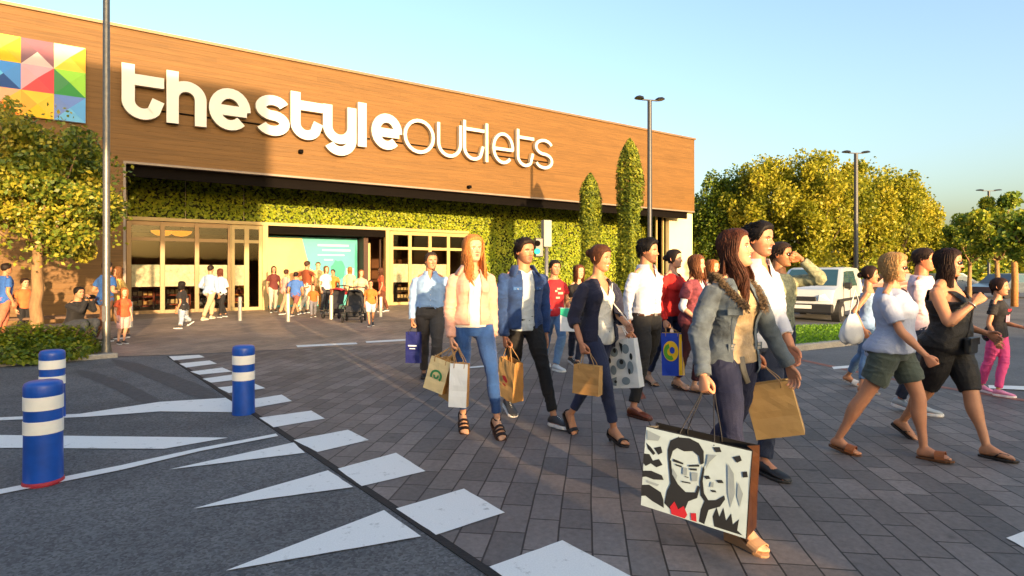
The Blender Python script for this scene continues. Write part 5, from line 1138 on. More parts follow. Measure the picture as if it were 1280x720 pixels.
def make_hair(p, hr, near, root, Mh, Hc, hh, fem, hyaw):
    m = hairmat(hr['c'], hr.get('c2')); style = hr.get('s', 'short'); seed = hr.get('seed', 3); rr = random.Random(seed); ky = .94 if fem else 1.0
    th = hr.get('th', .05); nz, na = (46, 72) if near > 1 else ((30, 44) if near else (12, 18))
    def scalp(z, a, off):
        x, y = head_r(np.array([min(z, .499)]), np.array([a])); x, y = float(x[0]), float(y[0]); n = Vector((cos(a), sin(a), max(-.2, z*1.5)/.6)).normalized(); return Vector((x, y*ky, z))+n*off
    def hline(a):     # lowest z of the hair at this angle (0 = front)
        a = abs((a+pi) % (2*pi)-pi)
        f = hr.get('front', .30)
        if style in ('short', 'crop', 'quiff', 'bob', 'bun', 'long', 'pony'):
            pts = [(0, f), (.45, f-.01), (.85, f-.06), (1.1, .10), (1.32, -.02 if style in ('short', 'crop', 'quiff') else -.12), (1.55, .0 if style in ('short', 'crop', 'quiff') else -.2), (1.8, -.05 if style in ('short', 'crop', 'quiff') else -.28), (2.2, -.20 if style != 'long' else -.3), (3.15, -.28)]
        return float(np.interp(a, [q[0] for q in pts], [q[1] for q in pts]))
    b = MB(); rings = []; 
    for i in range(na):
        a = -pi+2*pi*i/na; z0 = hline(a); row = []
        for j in range(nz+1):
            t = j/nz; z = z0+(.4995-z0)*t; nse = mnoise.noise(Vector((cos(a)*6, sin(a)*6, z*2.0+seed)))
            off = th*(.35+.65*min(1, t*5))*(1+.35*nse)
            if style == 'quiff': off += .05*max(0, cos(a))*min(1, t*3)*(1+.5*mnoise.noise(Vector((cos(a)*9, sin(a)*9, z*5))))
            if j == 0: off = .004
            row.append(scalp(z, a, off))
        rings.append(row)
    rings.append(rings[0]); b.ring_loft(rings, closed=False, cap=False)
    C = lambda v: tuple(Hc+Mh@(Vector(v)*hh)-root)
    b.v = [C(v) for v in b.v]; cap = b.build('hair', m, p.ro, True)
    if not near and style not in ('long', 'bob', 'pony'): return
    nst = {2: 1150, 1: 260, 0: 36}[near]
    s = MB(); ns = 5
    gz = Matrix.Rotation(hyaw, 3, 'Z'); D = lambda v: tuple(Hc+gz@(Vector(v)*hh)-root)     # hanging hair follows gravity, not the nod
    if style in ('short', 'crop', 'quiff', 'bun', 'pony'):
        for k in range(nst):
            a = rr.uniform(-pi, pi); z = rr.uniform(hline(a)+.02, .48); q = scalp(z, a, th*.8); L = rr.uniform(.05, .11)*(1.15 if style == 'quiff' and cos(a) > .3 and z > .25 else 1)
            if style in ('bun', 'pony'): tgt = Vector((-.45, 0, .12)); d = (tgt-q).normalized()*1.6+Vector((0, 0, .0))
            elif style == 'quiff': d = Vector((-.75, sin(a)*.15, .45 if cos(a) > .2 else .1)).normalized() if z > .27 else Vector((-.3, .1*sin(a), -.75)).normalized()
            else: d = Vector((.25*cos(a), .2*sin(a), -.8)).normalized()
            out = Vector((cos(a), sin(a), z)).normalized(); p1 = q+d*L*.6+out*.012; p2 = q+d*L*1.2+out*(.012 if style in ('bun', 'pony') else .03)
            s.tube([C(q), C(p1), C(p2)], [.014*hh, .012*hh, .003*hh], 4, flat=.5)
    if style == 'bun':
        b2 = MB(); b2.ball((0, 0, 0), (.17*hh, .17*hh, .16*hh), 16); cc = Vector(C((-.47, 0, hr.get('bz', .16))))
        b2.v = [tuple(Vector(v)*(1+.12*mnoise.noise(Vector(v)*60))+cc) for v in b2.v]; b2.build('hair_bun', m, cap, True)
        for k in range(60 if near > 1 else 24):
            a0 = rr.uniform(0, 6.3); ax = Vector((rr.gauss(0, 1), rr.gauss(0, 1), rr.gauss(0, 1))).normalized(); e = ax.orthogonal().normalized(); e2 = ax.cross(e); pts = [cc+(e*cos(a0+t)+e2*sin(a0+t))*.168*hh for t in (0, .5, 1.0, 1.5, 2.0)]
            s.tube(pts, [.003*hh, .012*hh, .014*hh, .012*hh, .003*hh], 4)
    if style in ('long', 'bob', 'pony'):
        Ln = hr.get('L', 1.5); n2 = int(nst*(1.1 if style == 'long' else .9)); wav = hr.get('wave', .04)
        for k in range(n2):
            if style == 'pony': a = pi+rr.uniform(-.25, .25); z0 = .15; 
            else: a = rr.choice((-1, 1))*rr.uniform(hr.get('amin', .95), pi); z0 = rr.uniform(.0, .46)
            pts, rad = [], []; nn = 9; ph = 3.1*a+rr.uniform(-.35, .35); fq = rr.uniform(2.9, 3.2); L = Ln*rr.uniform(.8, 1.05)-(0 if abs(a) > 1.6 else .1*rr.random()); rj = rr.uniform(-.010, .010)
            zt = .4995 if style != 'pony' else z0
            for j in range(nn):
                t = j/(nn-1); z = z0-(L)*t
                zz = min(.49, max(-.28, z)); off = th*.8+.015+rj; q = scalp(zz, a, off)
                if z < -.22:
                    k_ = min(1, (-.22-z)/.5); dirv = Vector((cos(a), sin(a), 0)); sd = 1 if sin(a) > 0 else -1
                    if style == 'bob': q = q-dirv*(.03*k_)
                    elif hr.get('forward') and abs(a) < 2.1: q = q+Vector((hr['forward']*k_*.32, -sd*.02*k_, 0))+dirv*(.04*k_)
                    else: q = q+dirv*(.02*k_)+Vector((-.06*k_, 0, 0))
                q.z = z if z < -.28 else q.z
                if z < -.05: q = q+Vector((cos(a), sin(a), 0))*.05*min(1, (-.05-z)/.2)*min(1, max(0, (z+.75)/.5))
                q = q+Vector((sin(ph+fq*t*3), cos(ph*1.3+fq*t*3), 0))*wav*t
                pts.append(q); rad.append(hh*(.0115 if near > 1 else .026)*(1-.65*t**2)*(.6+.8*min(1, t*5)))
            pp_, rr_ = smoothpath([Vector(D(q)) for q in pts], rad, 2); s.tube(pp_, rr_, 4, flat=.6)
        # inner mass so that no light shows between the locks
        if style != 'pony':
            ib = MB(); rings = []; am = hr.get('amin', .95)+.12
            for j in range(8):
                t = j/7; z = .2-(Ln*.86-.0)*t if Ln > .7 else .2-(Ln*.8)*t; row = []
                for i in range(17):
                    a = am+(2*pi-2*am)*i/16; q = scalp(min(.49, max(-.28, z)), a, th*.8+.004); 
                    if z < -.22:
                        k_ = min(1, (-.22-z)/.5); aa = (a+pi) % (2*pi)-pi; q = q+(Vector((hr['forward']*k_*.27, 0, 0)) if hr.get('forward') and abs(aa) < 2.1 else Vector((-.05*k_, 0, 0)))
                    q.z = z if z < -.28 else q.z; row.append(q)
                row += [Vector((v.x*.82+.03*0, v.y*.82, v.z)) for v in row[::-1]]
                rings.append([Vector(D(v)) for v in row])
            ib.ring_loft(rings, closed=True); ib.build('hair_mass', m, cap, True)
    if s.v: s.build('hair_locks', m, cap, True)
# ================================================================ BAGS
def bag(c, w, d, h, yaw, m, label, tilt=0.0, roll=0.0, grip=None, prints=None, mside=None, handle_m=None, inner=1, cat='shopping bag', group='paper bags carried by the shoppers', hl=.11, hw=.28):
    """open-topped carrier bag with creased side gussets; c = centre of its top edge"""
    c = Vector(c); rt = empty('shopping_bag', c, label, cat, group); Mx = Matrix.Rotation(yaw, 3, 'Z')@Matrix.Rotation(roll, 3, 'Y')@Matrix.Rotation(tilt, 3, 'X'); t = .004
    W_ = lambda x, y, z: tuple(Mx@Vector((x, y, z)))
    b = MB(); nz_ = 9; rings_o, rings_i = [], []
    for j in range(nz_):
        z = -h*j/(nz_-1); k = j/(nz_-1); gus = .30*d*(1-k)**1.5; fl = d/2*(.72+.28*k**.6)
        def ring(e, z):
            pts = []
            X, Yh = w/2-e, fl-e
            for i in range(7): x = -X+2*X*i/6; pts.append((x, -Yh-.006*mnoise.noise(Vector((x*9, j*.7, 3)))*1.5, z))
            pts.append((X-gus*.9, 0, z))
            for i in range(7): x = X-2*X*i/6; pts.append((x, Yh+.006*mnoise.noise(Vector((x*9, j*.7, 8)))*1.5, z))
            pts.append((-X+gus*.9, 0, z)); return [W_(*q) for q in pts]
        rings_o.append(ring(0, z)); rings_i.append(ring(t, max(z, -h+t)))
    n = 16; vs = [q for r_ in rings_o for q in r_]; nv = len(vs); vs += [q for r_ in rings_i for q in r_]; fs = []; mi = []
    b.v = vs
    for j in range(nz_-1):
        for i in range(n):
            k = (i+1) % n; b.f.append((j*n+i, j*n+k, (j+1)*n+k, (j+1)*n+i)); side = 1 if i in (6, 7, 14, 15) else 0; b.m.append(side)
            b.f.append((nv+j*n+i, nv+(j+1)*n+i, nv+(j+1)*n+k, nv+j*n+k)); b.m.append(inner)
    for i in range(n): k = (i+1) % n; b.f.append((i, nv+i, nv+k, k)); b.m.append(0)
    b.f.append(tuple((nz_-1)*n+i for i in range(n))); b.m.append(1); b.f.append(tuple(nv+(nz_-1)*n+i for i in range(n-1, -1, -1))); b.m.append(1)
    b.build('body', [m, mside or m], rt)
    hm = handle_m or mat('twisted paper handle', 'b08a58', .8, .1, 20)
    for s in (-1, 1):
        hb_ = MB(); y0 = s*(d/2*.72+.003); x0 = w*hw
        top = Vector(W_(0, s*.004, hl)) if grip is None else (Vector(grip)-c)+Mx@Vector((0, s*.006, 0))
        a = Vector(W_(-x0, y0, -.04)); a2 = Vector(W_(-x0, y0*.9, .01)); e = Vector(W_(x0, y0, -.04)); e2 = Vector(W_(x0, y0*.9, .01)); tx = Mx@Vector((.030, 0, 0))
        pp, rr_ = smoothpath([a, a2, a2.lerp(top-tx, .75), top-tx, top+tx, e2.lerp(top+tx, .75), e2, e], [.0035]*8, 3); hb_.tube(pp, rr_, 6); hb_.build('handle', hm, rt, True)
    for k, (nm, pm, polys) in enumerate(prints or []):
        pb = MB()
        for poly in polys:
            # polygons in panel units (0..1, 0..1 from the top left) on the -y face
            q = []
            n_ = len(poly)
            for i in range(n_):
                u, v = poly[i]; u2, v2 = poly[(i+1) % n_]
                for s_ in range(3): uu = u+(u2-u)*s_/3; vv = v+(v2-v)*s_/3; kk = vv; fl = d/2*(.72+.28*kk**.6); q.append(W_(-w/2+w*uu, -fl-.0085-.0012*k, -h*vv))
            cc = [sum(x[i] for x in q)/len(q) for i in range(3)]
            n0 = len(pb.v); pb.v.extend(q); pb.f.append(tuple(range(n0, n0+len(q)))); pb.m.append(0)
        pb.build(nm, pm, rt)
    return rt
def ell(cx, cy, rx, ry, n=18, a0=0, a1=360): return [(cx+rx*cos(R(a0+(a1-a0)*i/n)), cy+ry*sin(R(a0+(a1-a0)*i/n))) for i in range(n+(1 if a1-a0 < 360 else 0))]
def ringpoly(cx, cy, r0, r1, a0, a1, n=14, ky=1.0): return [(cx+r1*cos(R(a0+(a1-a0)*i/n)), cy+ky*r1*sin(R(a0+(a1-a0)*i/n))) for i in range(n+1)]+[(cx+r0*cos(R(a1-(a1-a0)*i/n)), cy+ky*r0*sin(R(a1-(a1-a0)*i/n))) for i in range(n+1)]
m_kraft = mat('kraft paper', 'b3854a', .75, .1, 5, bump=.15, bscale=40); m_kraft2 = mat('light kraft paper', 'c09a60', .75, .1, 5, bump=.15, bscale=40); m_bagwhite = mat('white bag paper', 'dfe3e4', .6, .05, 5, bump=.1)
m_bagnavy = mat('navy bag paper', '1e2360', .4, .1, 5, bump=.1); m_pblack = mat('print black', '202225', .5, .1, 6); m_pwhite = mat('print pale grey', 'cfdce2', .5, .05, 6); m_pgrey = mat('print grey', '7d8c96', .5, .1, 6)
m_blackside = mat('bronze gusset', '3c220e', .35, .35, 9); m_str = mat('black cord', '15151a', .7, .1, 9)
# ================================================================ THE CAST
def cloth(name, c, var=.14, bump=.35, bs=160, rough=.85, sheen=.03, vs_=7): return mat(name, c, rough, var, vs_, bump=bump, bscale=bs, sheen=sheen)
denim = lambda nm, c, v=.3: mat(nm, c, .85, v, 5, bump=.5, bscale=260, sheen=.1)
def collar(p, m, name='collar', r=.046, h=.026, open_=.5, parent=None, thick=.005, spread=.25):
    """fold-down collar standing round the neck"""
    H = p.H; l, f, c = p.frame(.302); b = MB(); rings = []; n = 22
    for j in range(n+1):
        a = R(90+open_*60)+(2*pi-R(open_*120))*j/n; d = l*cos(a)+f*sin(a); e = abs(j/n-.5)*2; hh_ = h*H*(1+.1*e)
        q = c+d*(r*H)+p.U*.0*H-f*.008*H; up = p.U
        rings.append([q-p.root, q+up*hh_*.8-p.root, q+up*hh_*.85+d*.006-p.root, q+d*(.018*H+spread*e*.03*H)-up*(.012*H+.022*H*e)-p.root, q+d*(.012*H+spread*e*.03*H)-up*(.014*H+.022*H*e)-p.root])
    b.ring_loft(rings); return b.build(name, m, parent or p.ro, True)
def placket(p, m, t0, t1, g, nb=6, w=.012, name='placket', mb_=None, off=0.0):
    b = MB(); bt = MB(); prof_n = 14; rings = []
    for i in range(prof_n+1):
        t = t0+(t1-t0)*i/prof_n; l, f, c = p.frame(t); 
        q = surf(p, t, off, g); rings.append([q-l*w-p.root-f*.004, q-l*w+f*.003-p.root, q+l*w+f*.003-p.root, q+l*w-p.root-f*.004])
        if i % 3 == 1: bt.ball(q+f*.005-p.root, (.006, .006, .006), 8)
    b.ring_loft(rings); o = b.build(name, m, p.ro); 
    if mb_: bt.build('buttons', mb_, o, True)
_bvh = {}
def surf(p, t, u, g=0.02):
    """front surface point of the outermost garment at height t, lateral offset u (m), found by a ray"""
    from mathutils.bvhtree import BVHTree
    l, f, c = p.frame(t); o = c+l*u+f*1.0
    best = None
    key = id(p)
    if key not in _bvh:
        trees = []
        for ch in p.ro.children:
            if ch.type == 'MESH' and ch.name.split('.')[0] in ('trousers', 'shirt', 'jacket', 'top', 'sweater', 'cardigan', 'shorts', 'body', 'jeans', 't_shirt', 'blouse', 'vest_top', 'coat'):
                me = ch.data; n = len(me.vertices); V = np.empty(n*3); me.vertices.foreach_get('co', V); V = V.reshape(-1, 3)
                trees.append(BVHTree.FromPolygons([tuple(v) for v in V], [tuple(q.vertices) for q in me.polygons]))
        _bvh[key] = trees
    for tr in _bvh[key]:
        h = tr.ray_cast(o-p.root, -f)
        if h[0] is not None and (best is None or h[3] < best): best = h[3]
    if best is None: return c+l*u+f*.1
    return o-f*best
def belt(p, m, t=.045, g=.016, mbk=None, h=.022):
    mb = MB(); H = p.H; rings = []
    p_t = []
    for tt in (t-h/2/H, t+h/2/H):
        pass
    b = MB(); p.torso(b, t-h/2/H, t+h/2/H, g, 0, 1.0, 2, bust=False); b.v = [tuple(Vector(v)-p.root) for v in b.v]; o = b.build('belt', m, p.ro, True)
    if mbk: q = surf(p, t, 0); l, f, c = p.frame(t); k = MB(); Mx = Matrix((l, f, p.U)).transposed(); k.box(q-p.root+f*.006, (.045, .008, .032), mi=0, bev=.003, rot=Mx); k.build('buckle', mbk, o)
    return o
def opening(w0, w1, t0=0.0, t1=.3, fmin=.0, curve=1.0):
    """front opening that narrows from w0 (hem) to w1 (neck), in metres"""
    return lambda u, fw, t, c: (fw > fmin) & (np.abs(u) < (w0+(w1-w0)*np.clip((t-t0)/(t1-t0), 0, 1)**curve))
def vneck(depth, width, t_top=.29, fmin=0.0):
    return lambda u, fw, t, c: (fw > fmin) & (t > depth) & (np.abs(u) < width*np.clip((t-depth)/(t_top-depth), 0, 1)+.001) | (t > t_top+.004)
def orr(*fn): return lambda u, fw, t, c: np.logical_or.reduce([f(u, fw, t, c) for f in fn])
SK = dict(a='c08f70', b='b5805f', c='c99a7c', d='a8734f', e='b98263')
cut_top = lambda z: (lambda u, fw, t, c: t > z)

people = {}
only = ONLY if "ONLY" in globals() else None
def add(key, sp):
    if only and key not in only: return None
    sp.setdefault('seed', len(people)*13+1); p = build_person(sp); people[key] = p; return p

# --- A: young woman in front -------------------------------------------------
mA_j = mat('light washed denim', '4d5964', .85, .5, 11, bump=.6, bscale=230, sheen=.1); mA_t = mat('crinkled beige silk', 'a08a68', .5, .3, 16, bump=.6, bscale=60, sheen=.2); mA_p = cloth('navy crepe trousers', '0e1534', .12)
p = add('A', dict(H=1.77, Y=3.25, fem=True, detail=2, vox=.0055, head_ing=-58, skin=SK['a'], label='young woman in front, long brown hair, grey denim jacket with fur collar',
    feet=[(945, 690, 0, 0), (884, 610, 28, 0)], hipx=915, hipdy=.08, heel=.055, plat=.016, lean=.02, hands=[(877, 497, -.34), (1000, 486, .10)], pose=('grip', 'relax'), pole=[(-1, -.5, -.2), (-1, .8, -.2)],
    hyaw=22, hpitch=-8, smile=.8, lips='b0504c', hair=dict(s='long', c='341a10', c2='6e3a20', L=1.75, wave=.06, forward=.7, th=.055, amin=1.32, seed=4), twist=-8,
    bottom=dict(m=mA_p, g=.006, len=.93, name='trousers', gl=.006), shoe='wedge', shoe_c=('a07a58', 'b08a66'), straps=0,
    wear=[dict(name='top', g=.009, m=mA_t, t0=.005, t1=.285, sleeve=0, flare=0.0054, amp=0.0063, cut=vneck(.215, .07, .268), solid=.003, sc_=13),
          dict(name='jacket', g=.019, m=mA_j, t0=-.035, t1=.296, sleeve=.97, flare=0.0158, amp=0.0084, cut=orr(opening(.125, .055, -.04, .26), cut_top(.288)), solid=.006, cuff=.75)]))
if p:
    # fur collar: many tapered hairs round the neck and lapels
    rr = random.Random(8); H = p.H; base = []; fur = MB()
    mf = hairmat('4a3a2c', '9a8468')
    for k in range(5200):
        e = rr.uniform(-1, 1); l, f, c = p.frame(.285)
        a = R(270)+e*R(152); d = l*cos(a)+f*sin(a); drop = max(0, abs(e)-.62)/.38; q = c-f*.01+d*(.052*H+.022*H*rr.random())+p.U*(.012*H-drop*.10*H+rr.uniform(-.014, .018)*H)+f*drop*.045*H+d*(.012*H*drop)
        dr = (d*.8+Vector((rr.gauss(0, .5), rr.gauss(0, .5), rr.gauss(-.1, .5)))).normalized(); L = rr.uniform(.014, .030); fur.tube([q-p.root, q+dr*L*.6-p.root, q+dr*L-Z3*.004-p.root], [.0019, .0015, .0004], 3)
    fo = fur.build('fur_collar', mf, p.ro)
    pm = MB(); pts = []
    for k in range(15):
        e = -1+2*k/14; l, f, c = p.frame(.285); a = R(270)+e*R(150); d = l*cos(a)+f*sin(a); drop = max(0, abs(e)-.62)/.38; pts.append(c-f*.01+d*.062*H+p.U*(.010*H-drop*.10*H)+f*drop*.045*H+d*.012*H*drop-p.root)
    pm.tube(pts, [.010]+[.020]*13+[.010], 8); pm.build('collar_roll', mf, fo, True)
    # scarf of brown locks' necklace replaced by a fine chain
    b = MB()
    # belt tab with two buckles
    for t_, u_ in ((.062, -.085), (.062, .085)):
        q = surf(p, t_, u_) if abs(u_) < .08 else surf(p, t_, u_*1.3); l, f, c = p.frame(t_); Mx = Matrix((l, f, p.U)).transposed()
        k = MB(); k.box(q-p.root+f*.004, (.07, .006, .045), bev=.002, rot=Mx); tb = k.build('waist_tab', mA_j, p.ro); k = MB()
        for dz in (-.011, .011): k.box(q-p.root+f*.010+p.U*dz, (.026, .005, .016), bev=.002, rot=Mx)
        k.build('buckle', M['steel'], tb)
    for i in (0, 1):
        d = (p.wr[i]-p.el[i]).normalized(); e = d.orthogonal().normalized(); e2 = d.cross(e); o_ = p.wr[i]-d*.035-p.root; k = MB(); rings = []
        for x_, r_ in ((-.028, .046), (-.026, .049), (.026, .047), (.028, .044)): rings.append([o_+d*x_+(e*cos(a)+e2*sin(a))*r_ for a in [2*pi*j/24 for j in range(24)]])
        k.ring_loft(rings, cap=False); k.build('cuff', mA_j, p.ro, True)
    for u_ in (-.115, .12):
        k = MB(); k.tube([surf(p, t_, u_*(1-.25*max(0, t_-.2)/.08))-p.root+p.frame(t_)[1]*.001 for t_ in [.0+.235*j/14 for j in range(15)]], .0022, 6); k.build('seam', mat('denim seam', '3b4a5c', .9, .1, 9), p.ro, True)
    q = surf(p, .185, -.118); l, f, c = p.frame(.185); ff = (f*.9-l*.4).normalized(); ll = (ff.cross(p.U)*-1).normalized(); Mx = Matrix((ll, ff, p.U)).transposed(); k = MB(); k.box(q-p.root+ff*.003, (.095, .007, .035), bev=.002, rot=Mx); k.build('pocket_flap', mA_j, p.ro)
    # long dark strap hanging from the hip, with eyelets
    q = surf(p, .03, -.06)-p.root; k = MB(); k.tube([q, q+Vector((.01, -.01, -.08)), q+Vector((.04, -.005, -.16))], [.020, .020, .018], 6, flat=.2); st_ = k.build('hanging_belt', mat('grey suede belt', '6f6a5e', .8, .15, 12), p.ro, True)
    # portrait bag
    g_ = p.grip[0]
    def poly(*a): return list(a)
    B1 = [('print_ground', mat('print ice white', 'a3b7c1', .45, .08, 9), [[(0.005, .005), (.995, .005), (.995, .995), (.005, .995)]]),
     ('print_black', m_pblack, [
        [(.24, .22), (.26, .10), (.33, .04), (.44, .02), (.53, .05), (.58, .13), (.59, .27), (.56, .30), (.54, .20), (.48, .16), (.40, .19), (.33, .17), (.29, .22), (.27, .34), (.25, .33)],     # man's hair
        [(.25, .33), (.28, .34), (.30, .50), (.36, .60), (.44, .67), (.53, .64), (.55, .55), (.57, .56), (.55, .70), (.47, .77), (.42, .98), (.30, .93), (.24, .88), (.26, .72), (.29, .62)],   # jaw shade, collar
        [(.30, .31), (.40, .33), (.40, .35), (.30, .345)], [(.45, .34), (.55, .30), (.55, .325), (.45, .36)],                                                             # brows
        [(.32, .365), (.39, .37), (.38, .39), (.33, .385)], [(.46, .375), (.53, .355), (.53, .38), (.47, .395)],                                                          # eyes
        [(.425, .48), (.46, .485), (.455, .495), (.42, .49)], [(.39, .55), (.48, .54), (.48, .555), (.40, .565)],
        [(.0, .34), (.06, .33), (.10, .40), (.16, .36), (.20, .42), (.14, .47), (.08, .44), (.03, .49), (0, .46)], [(.02, .20), (.07, .24), (.12, .30), (.10, .33), (.04, .27)],
        [(.10, .24), (.17, .20), (.19, .27), (.15, .31)], [(0, .56), (.09, .53), (.20, .55), (.22, .60), (.12, .63), (.04, .62), (0, .64)], [(0, .74), (.08, .71), (.20, .76), (.23, .84), (.24, .94), (.12, .90), (.05, .86), (0, .88)],
        [(.60, .42), (.64, .40), (.66, .43), (.62, .45)], [(.71, .43), (.76, .41), (.78, .44), (.73, .455)], [(.665, .56), (.71, .55), (.72, .57), (.68, .58)],
        [(.585, .30), (.60, .34), (.59, .48), (.61, .62), (.66, .70), (.64, .74), (.58, .66), (.565, .50)],
        [(.62, .70), (.72, .66), (.79, .58), (.80, .62), (.76, .72), (.66, .80), (.63, .98), (.58, .97), (.59, .82)],
        [(.70, .86), (.73, .74), (.76, .84), (.79, .72), (.82, .86), (.86, .76), (.88, .88), (.93, .80), (.92, .93), (.97, .97), (.72, .97)],
        [(.84, .12), (.90, .08), (.92, .13), (.88, .17)], [(.66, .06), (.72, .04), (.74, .09), (.69, .11)], [(.93, .26), (.97, .24), (.98, .30), (.94, .32)]]),
     ('print_grey', m_pgrey, [[(.40, .38), (.44, .38), (.44, .47), (.40, .47)], [(.30, .42), (.35, .50), (.34, .56), (.30, .50)], [(.48, .42), (.54, .40), (.54, .50), (.49, .52)], [(.80, .20), (.86, .30), (.88, .52), (.85, .70), (.82, .55), (.81, .35)], [(.90, .38), (.95, .50), (.93, .66), (.90, .55)], [(.62, .16), (.70, .14), (.64, .24), (.61, .34)], [(.02, .04), (.16, .08), (.14, .14), (.03, .16)], [(.05, .66), (.18, .67), (.16, .70), (.05, .69)], [(.665, .47), (.69, .46), (.69, .52), (.66, .53)]]),
     ('print_red', mat('print red', 'a3202c', .5, .1, 6), [[(.30, .90), (.34, .82), (.38, .90), (.43, .84), (.47, .93), (.45, .985), (.32, .985)], [(.50, .90), (.55, .88), (.56, .98), (.51, .98)]])]
    bag(P(876, 544, g_.y-.10), .60, .17, .46, R(-38), mat('dark bag edge', '1a1a1c', .5, .1, 5), 'large bag printed in black and white with a man and a woman', roll=R(3), inner=0, grip=g_, prints=B1, mside=m_blackside, handle_m=m_str, group=None, hw=.16)
# --- B: man beside her -------------------------------------------------------
m_ws = mat('white cotton shirt', 'b4bac8', .8, .05, 9, bump=.25, bscale=120, sheen=.2); m_dj = denim('dark blue jeans', '1b2740', .25)
p = add('B', dict(H=1.89, Y=4.3, detail=2, vox=.007, head_ing=-58, skin=SK['e'], label='dark haired man in white shirt walking at the far side of the woman in front', feet=[(925, 570, 25, 0), (975, 600, 0, -8)], hipx=945, lean=.03,
    hands=[('L', .10, -.05, -.29), (990, 436, -.15)], pose=('grip', 'relax'), hyaw=8, hpitch=2, smile=.6, beard=.35, hair=dict(s='quiff', c='17110d', th=.05, front=.30),
    bottom=dict(m=m_dj, g=.010, len=.97, gl=.014, name='jeans'), shoe='shoe', shoe_c=('1d1e22', '2c2c2c'),
    wear=[dict(name='shirt', g=.015, m=m_ws, t0=-.03, t1=.292, sleeve=.80, flare=0.0036, amp=0.0095, cut=vneck(.235, .04, .288), solid=.003)]))
if p: collar(p, m_ws, open_=.55); bag(P(958, 478, 4.0), .30, .12, .36, R(-28), m_kraft2, 'large plain brown paper bag beside the printed one, held by the man in jeans', tilt=R(4), roll=R(-14), grip=p.grip[0] if (p.grip[0]-P(958, 470, 4.0)).length < .35 else None, mside=m_kraft2)
# --- C: man with raised arm ---------------------------------------------------
p = add('C', dict(H=1.78, Y=5.6, detail=1, vox=.011, head_ing=-60, skin=SK['d'], label='man in sunglasses and patterned shirt raising a hand to his head', feet=[(962, 530, 0), (985, 534, 0)], hipx=972, hands=[None, ('L', .09, -.055, .125)], pose=('relax', 'grip'), pole=[None, (.1, .55, -1)],
    hyaw=15, beard=.3, glasses='1a1414', hair=dict(s='short', c='2a1d14', th=.035), bottom=dict(m=m_dj, g=.012, len=.97, name='jeans'), shoe_c=('4a4a4c', 'c8c8c8'),
    wear=[dict(name='shirt', g=.014, m=mat('olive patterned cotton', '8a8d72', .8, .5, 30, bump=.2, bscale=90), t0=-.03, t1=.29, sleeve=.95, flare=.01, amp=0.0063)]))
# --- D: man in white shirt and black trousers ----------------------------------
m_blk = cloth('black chino', '121214', .2, .3)
p = add('D', dict(H=1.92, Y=6.1, detail=2, vox=.008, head_ing=-52, skin=SK['e'], label='bearded man in white shirt, black trousers and brown shoes, walking in the middle', feet=[(806, 524, 0, 0), (800, 497, 38, 0)], hipx=808, lean=.02,
    hands=[(786, 416, -.25), ('L', -.10, .03, -.29)], pose=('relax', 'relax'), hyaw=18, hpitch=2, beard=.6, hair=dict(s='quiff', c='120e0c', th=.06, front=.30, seed=6),
    bottom=dict(m=m_blk, g=.010, len=.95, gl=.012, t1=.05), shoe='dress', shoe_c=('6b3318', '4a2412'),
    wear=[dict(name='shirt', g=.013, m=m_ws, t0=.035, t1=.292, sleeve=.78, flare=0.0018, amp=0.0105, cut=vneck(.235, .035, .288), solid=.003)]))
if p: collar(p, m_ws, open_=.5); belt(p, mat('brown leather belt', '4a2a18', .4, .1, 8), .042, .014, M['steel']); placket(p, m_ws, .06, .235, 0, mb_=mat('white button', 'cfcfca', .4, .03, 5))
# --- E: woman in navy cardigan ---------------------------------------------------
m_navy = mat('navy knit', '171a33', .9, .15, 8, bump=.6, bscale=170, sheen=.1); m_jn = denim('indigo slim jeans', '1c2748', .25)
p = add('E', dict(H=1.72, Y=5.1, fem=True, detail=2, vox=.0065, head_ing=-60, skin=SK['b'], label='smiling woman with brown bun, navy cardigan, white top and dark slim jeans', feet=[(778, 557, -4, 0), (716, 541, 22, 0)], hipx=748, heel=.075, plat=.01, lean=.03,
    hands=[(727, 430, -.2), (786, 408, -.28)], pose=('grip', 'relax'), hyaw=22, hpitch=6, smile=1.0, lips='a84c48', hair=dict(s='bun', c='3a2013', c2='6e4426', th=.045, front=.28, bz=.14), fat=1.02,
    bottom=dict(m=m_jn, g=.004, len=.93, gl=.004, name='jeans'), shoe='heel', shoe_c=('2b2320', '1b1716'), straps=0,
    wear=[dict(name='top', g=.012, m=mat('white jersey', 'c9ccc8', .75, .08, 12, bump=.4, bscale=70), t0=-.045, t1=.285, sleeve=0, flare=0.0090, amp=0.0084, cut=vneck(.20, .075, .272), solid=.003),
          dict(name='cardigan', g=.018, m=m_navy, t0=-.06, t1=.292, sleeve=.64, flare=.03, amp=0.0084, cut=orr(opening(.105, .062, -.06, .25), cut_top(.286)), solid=.006)]))
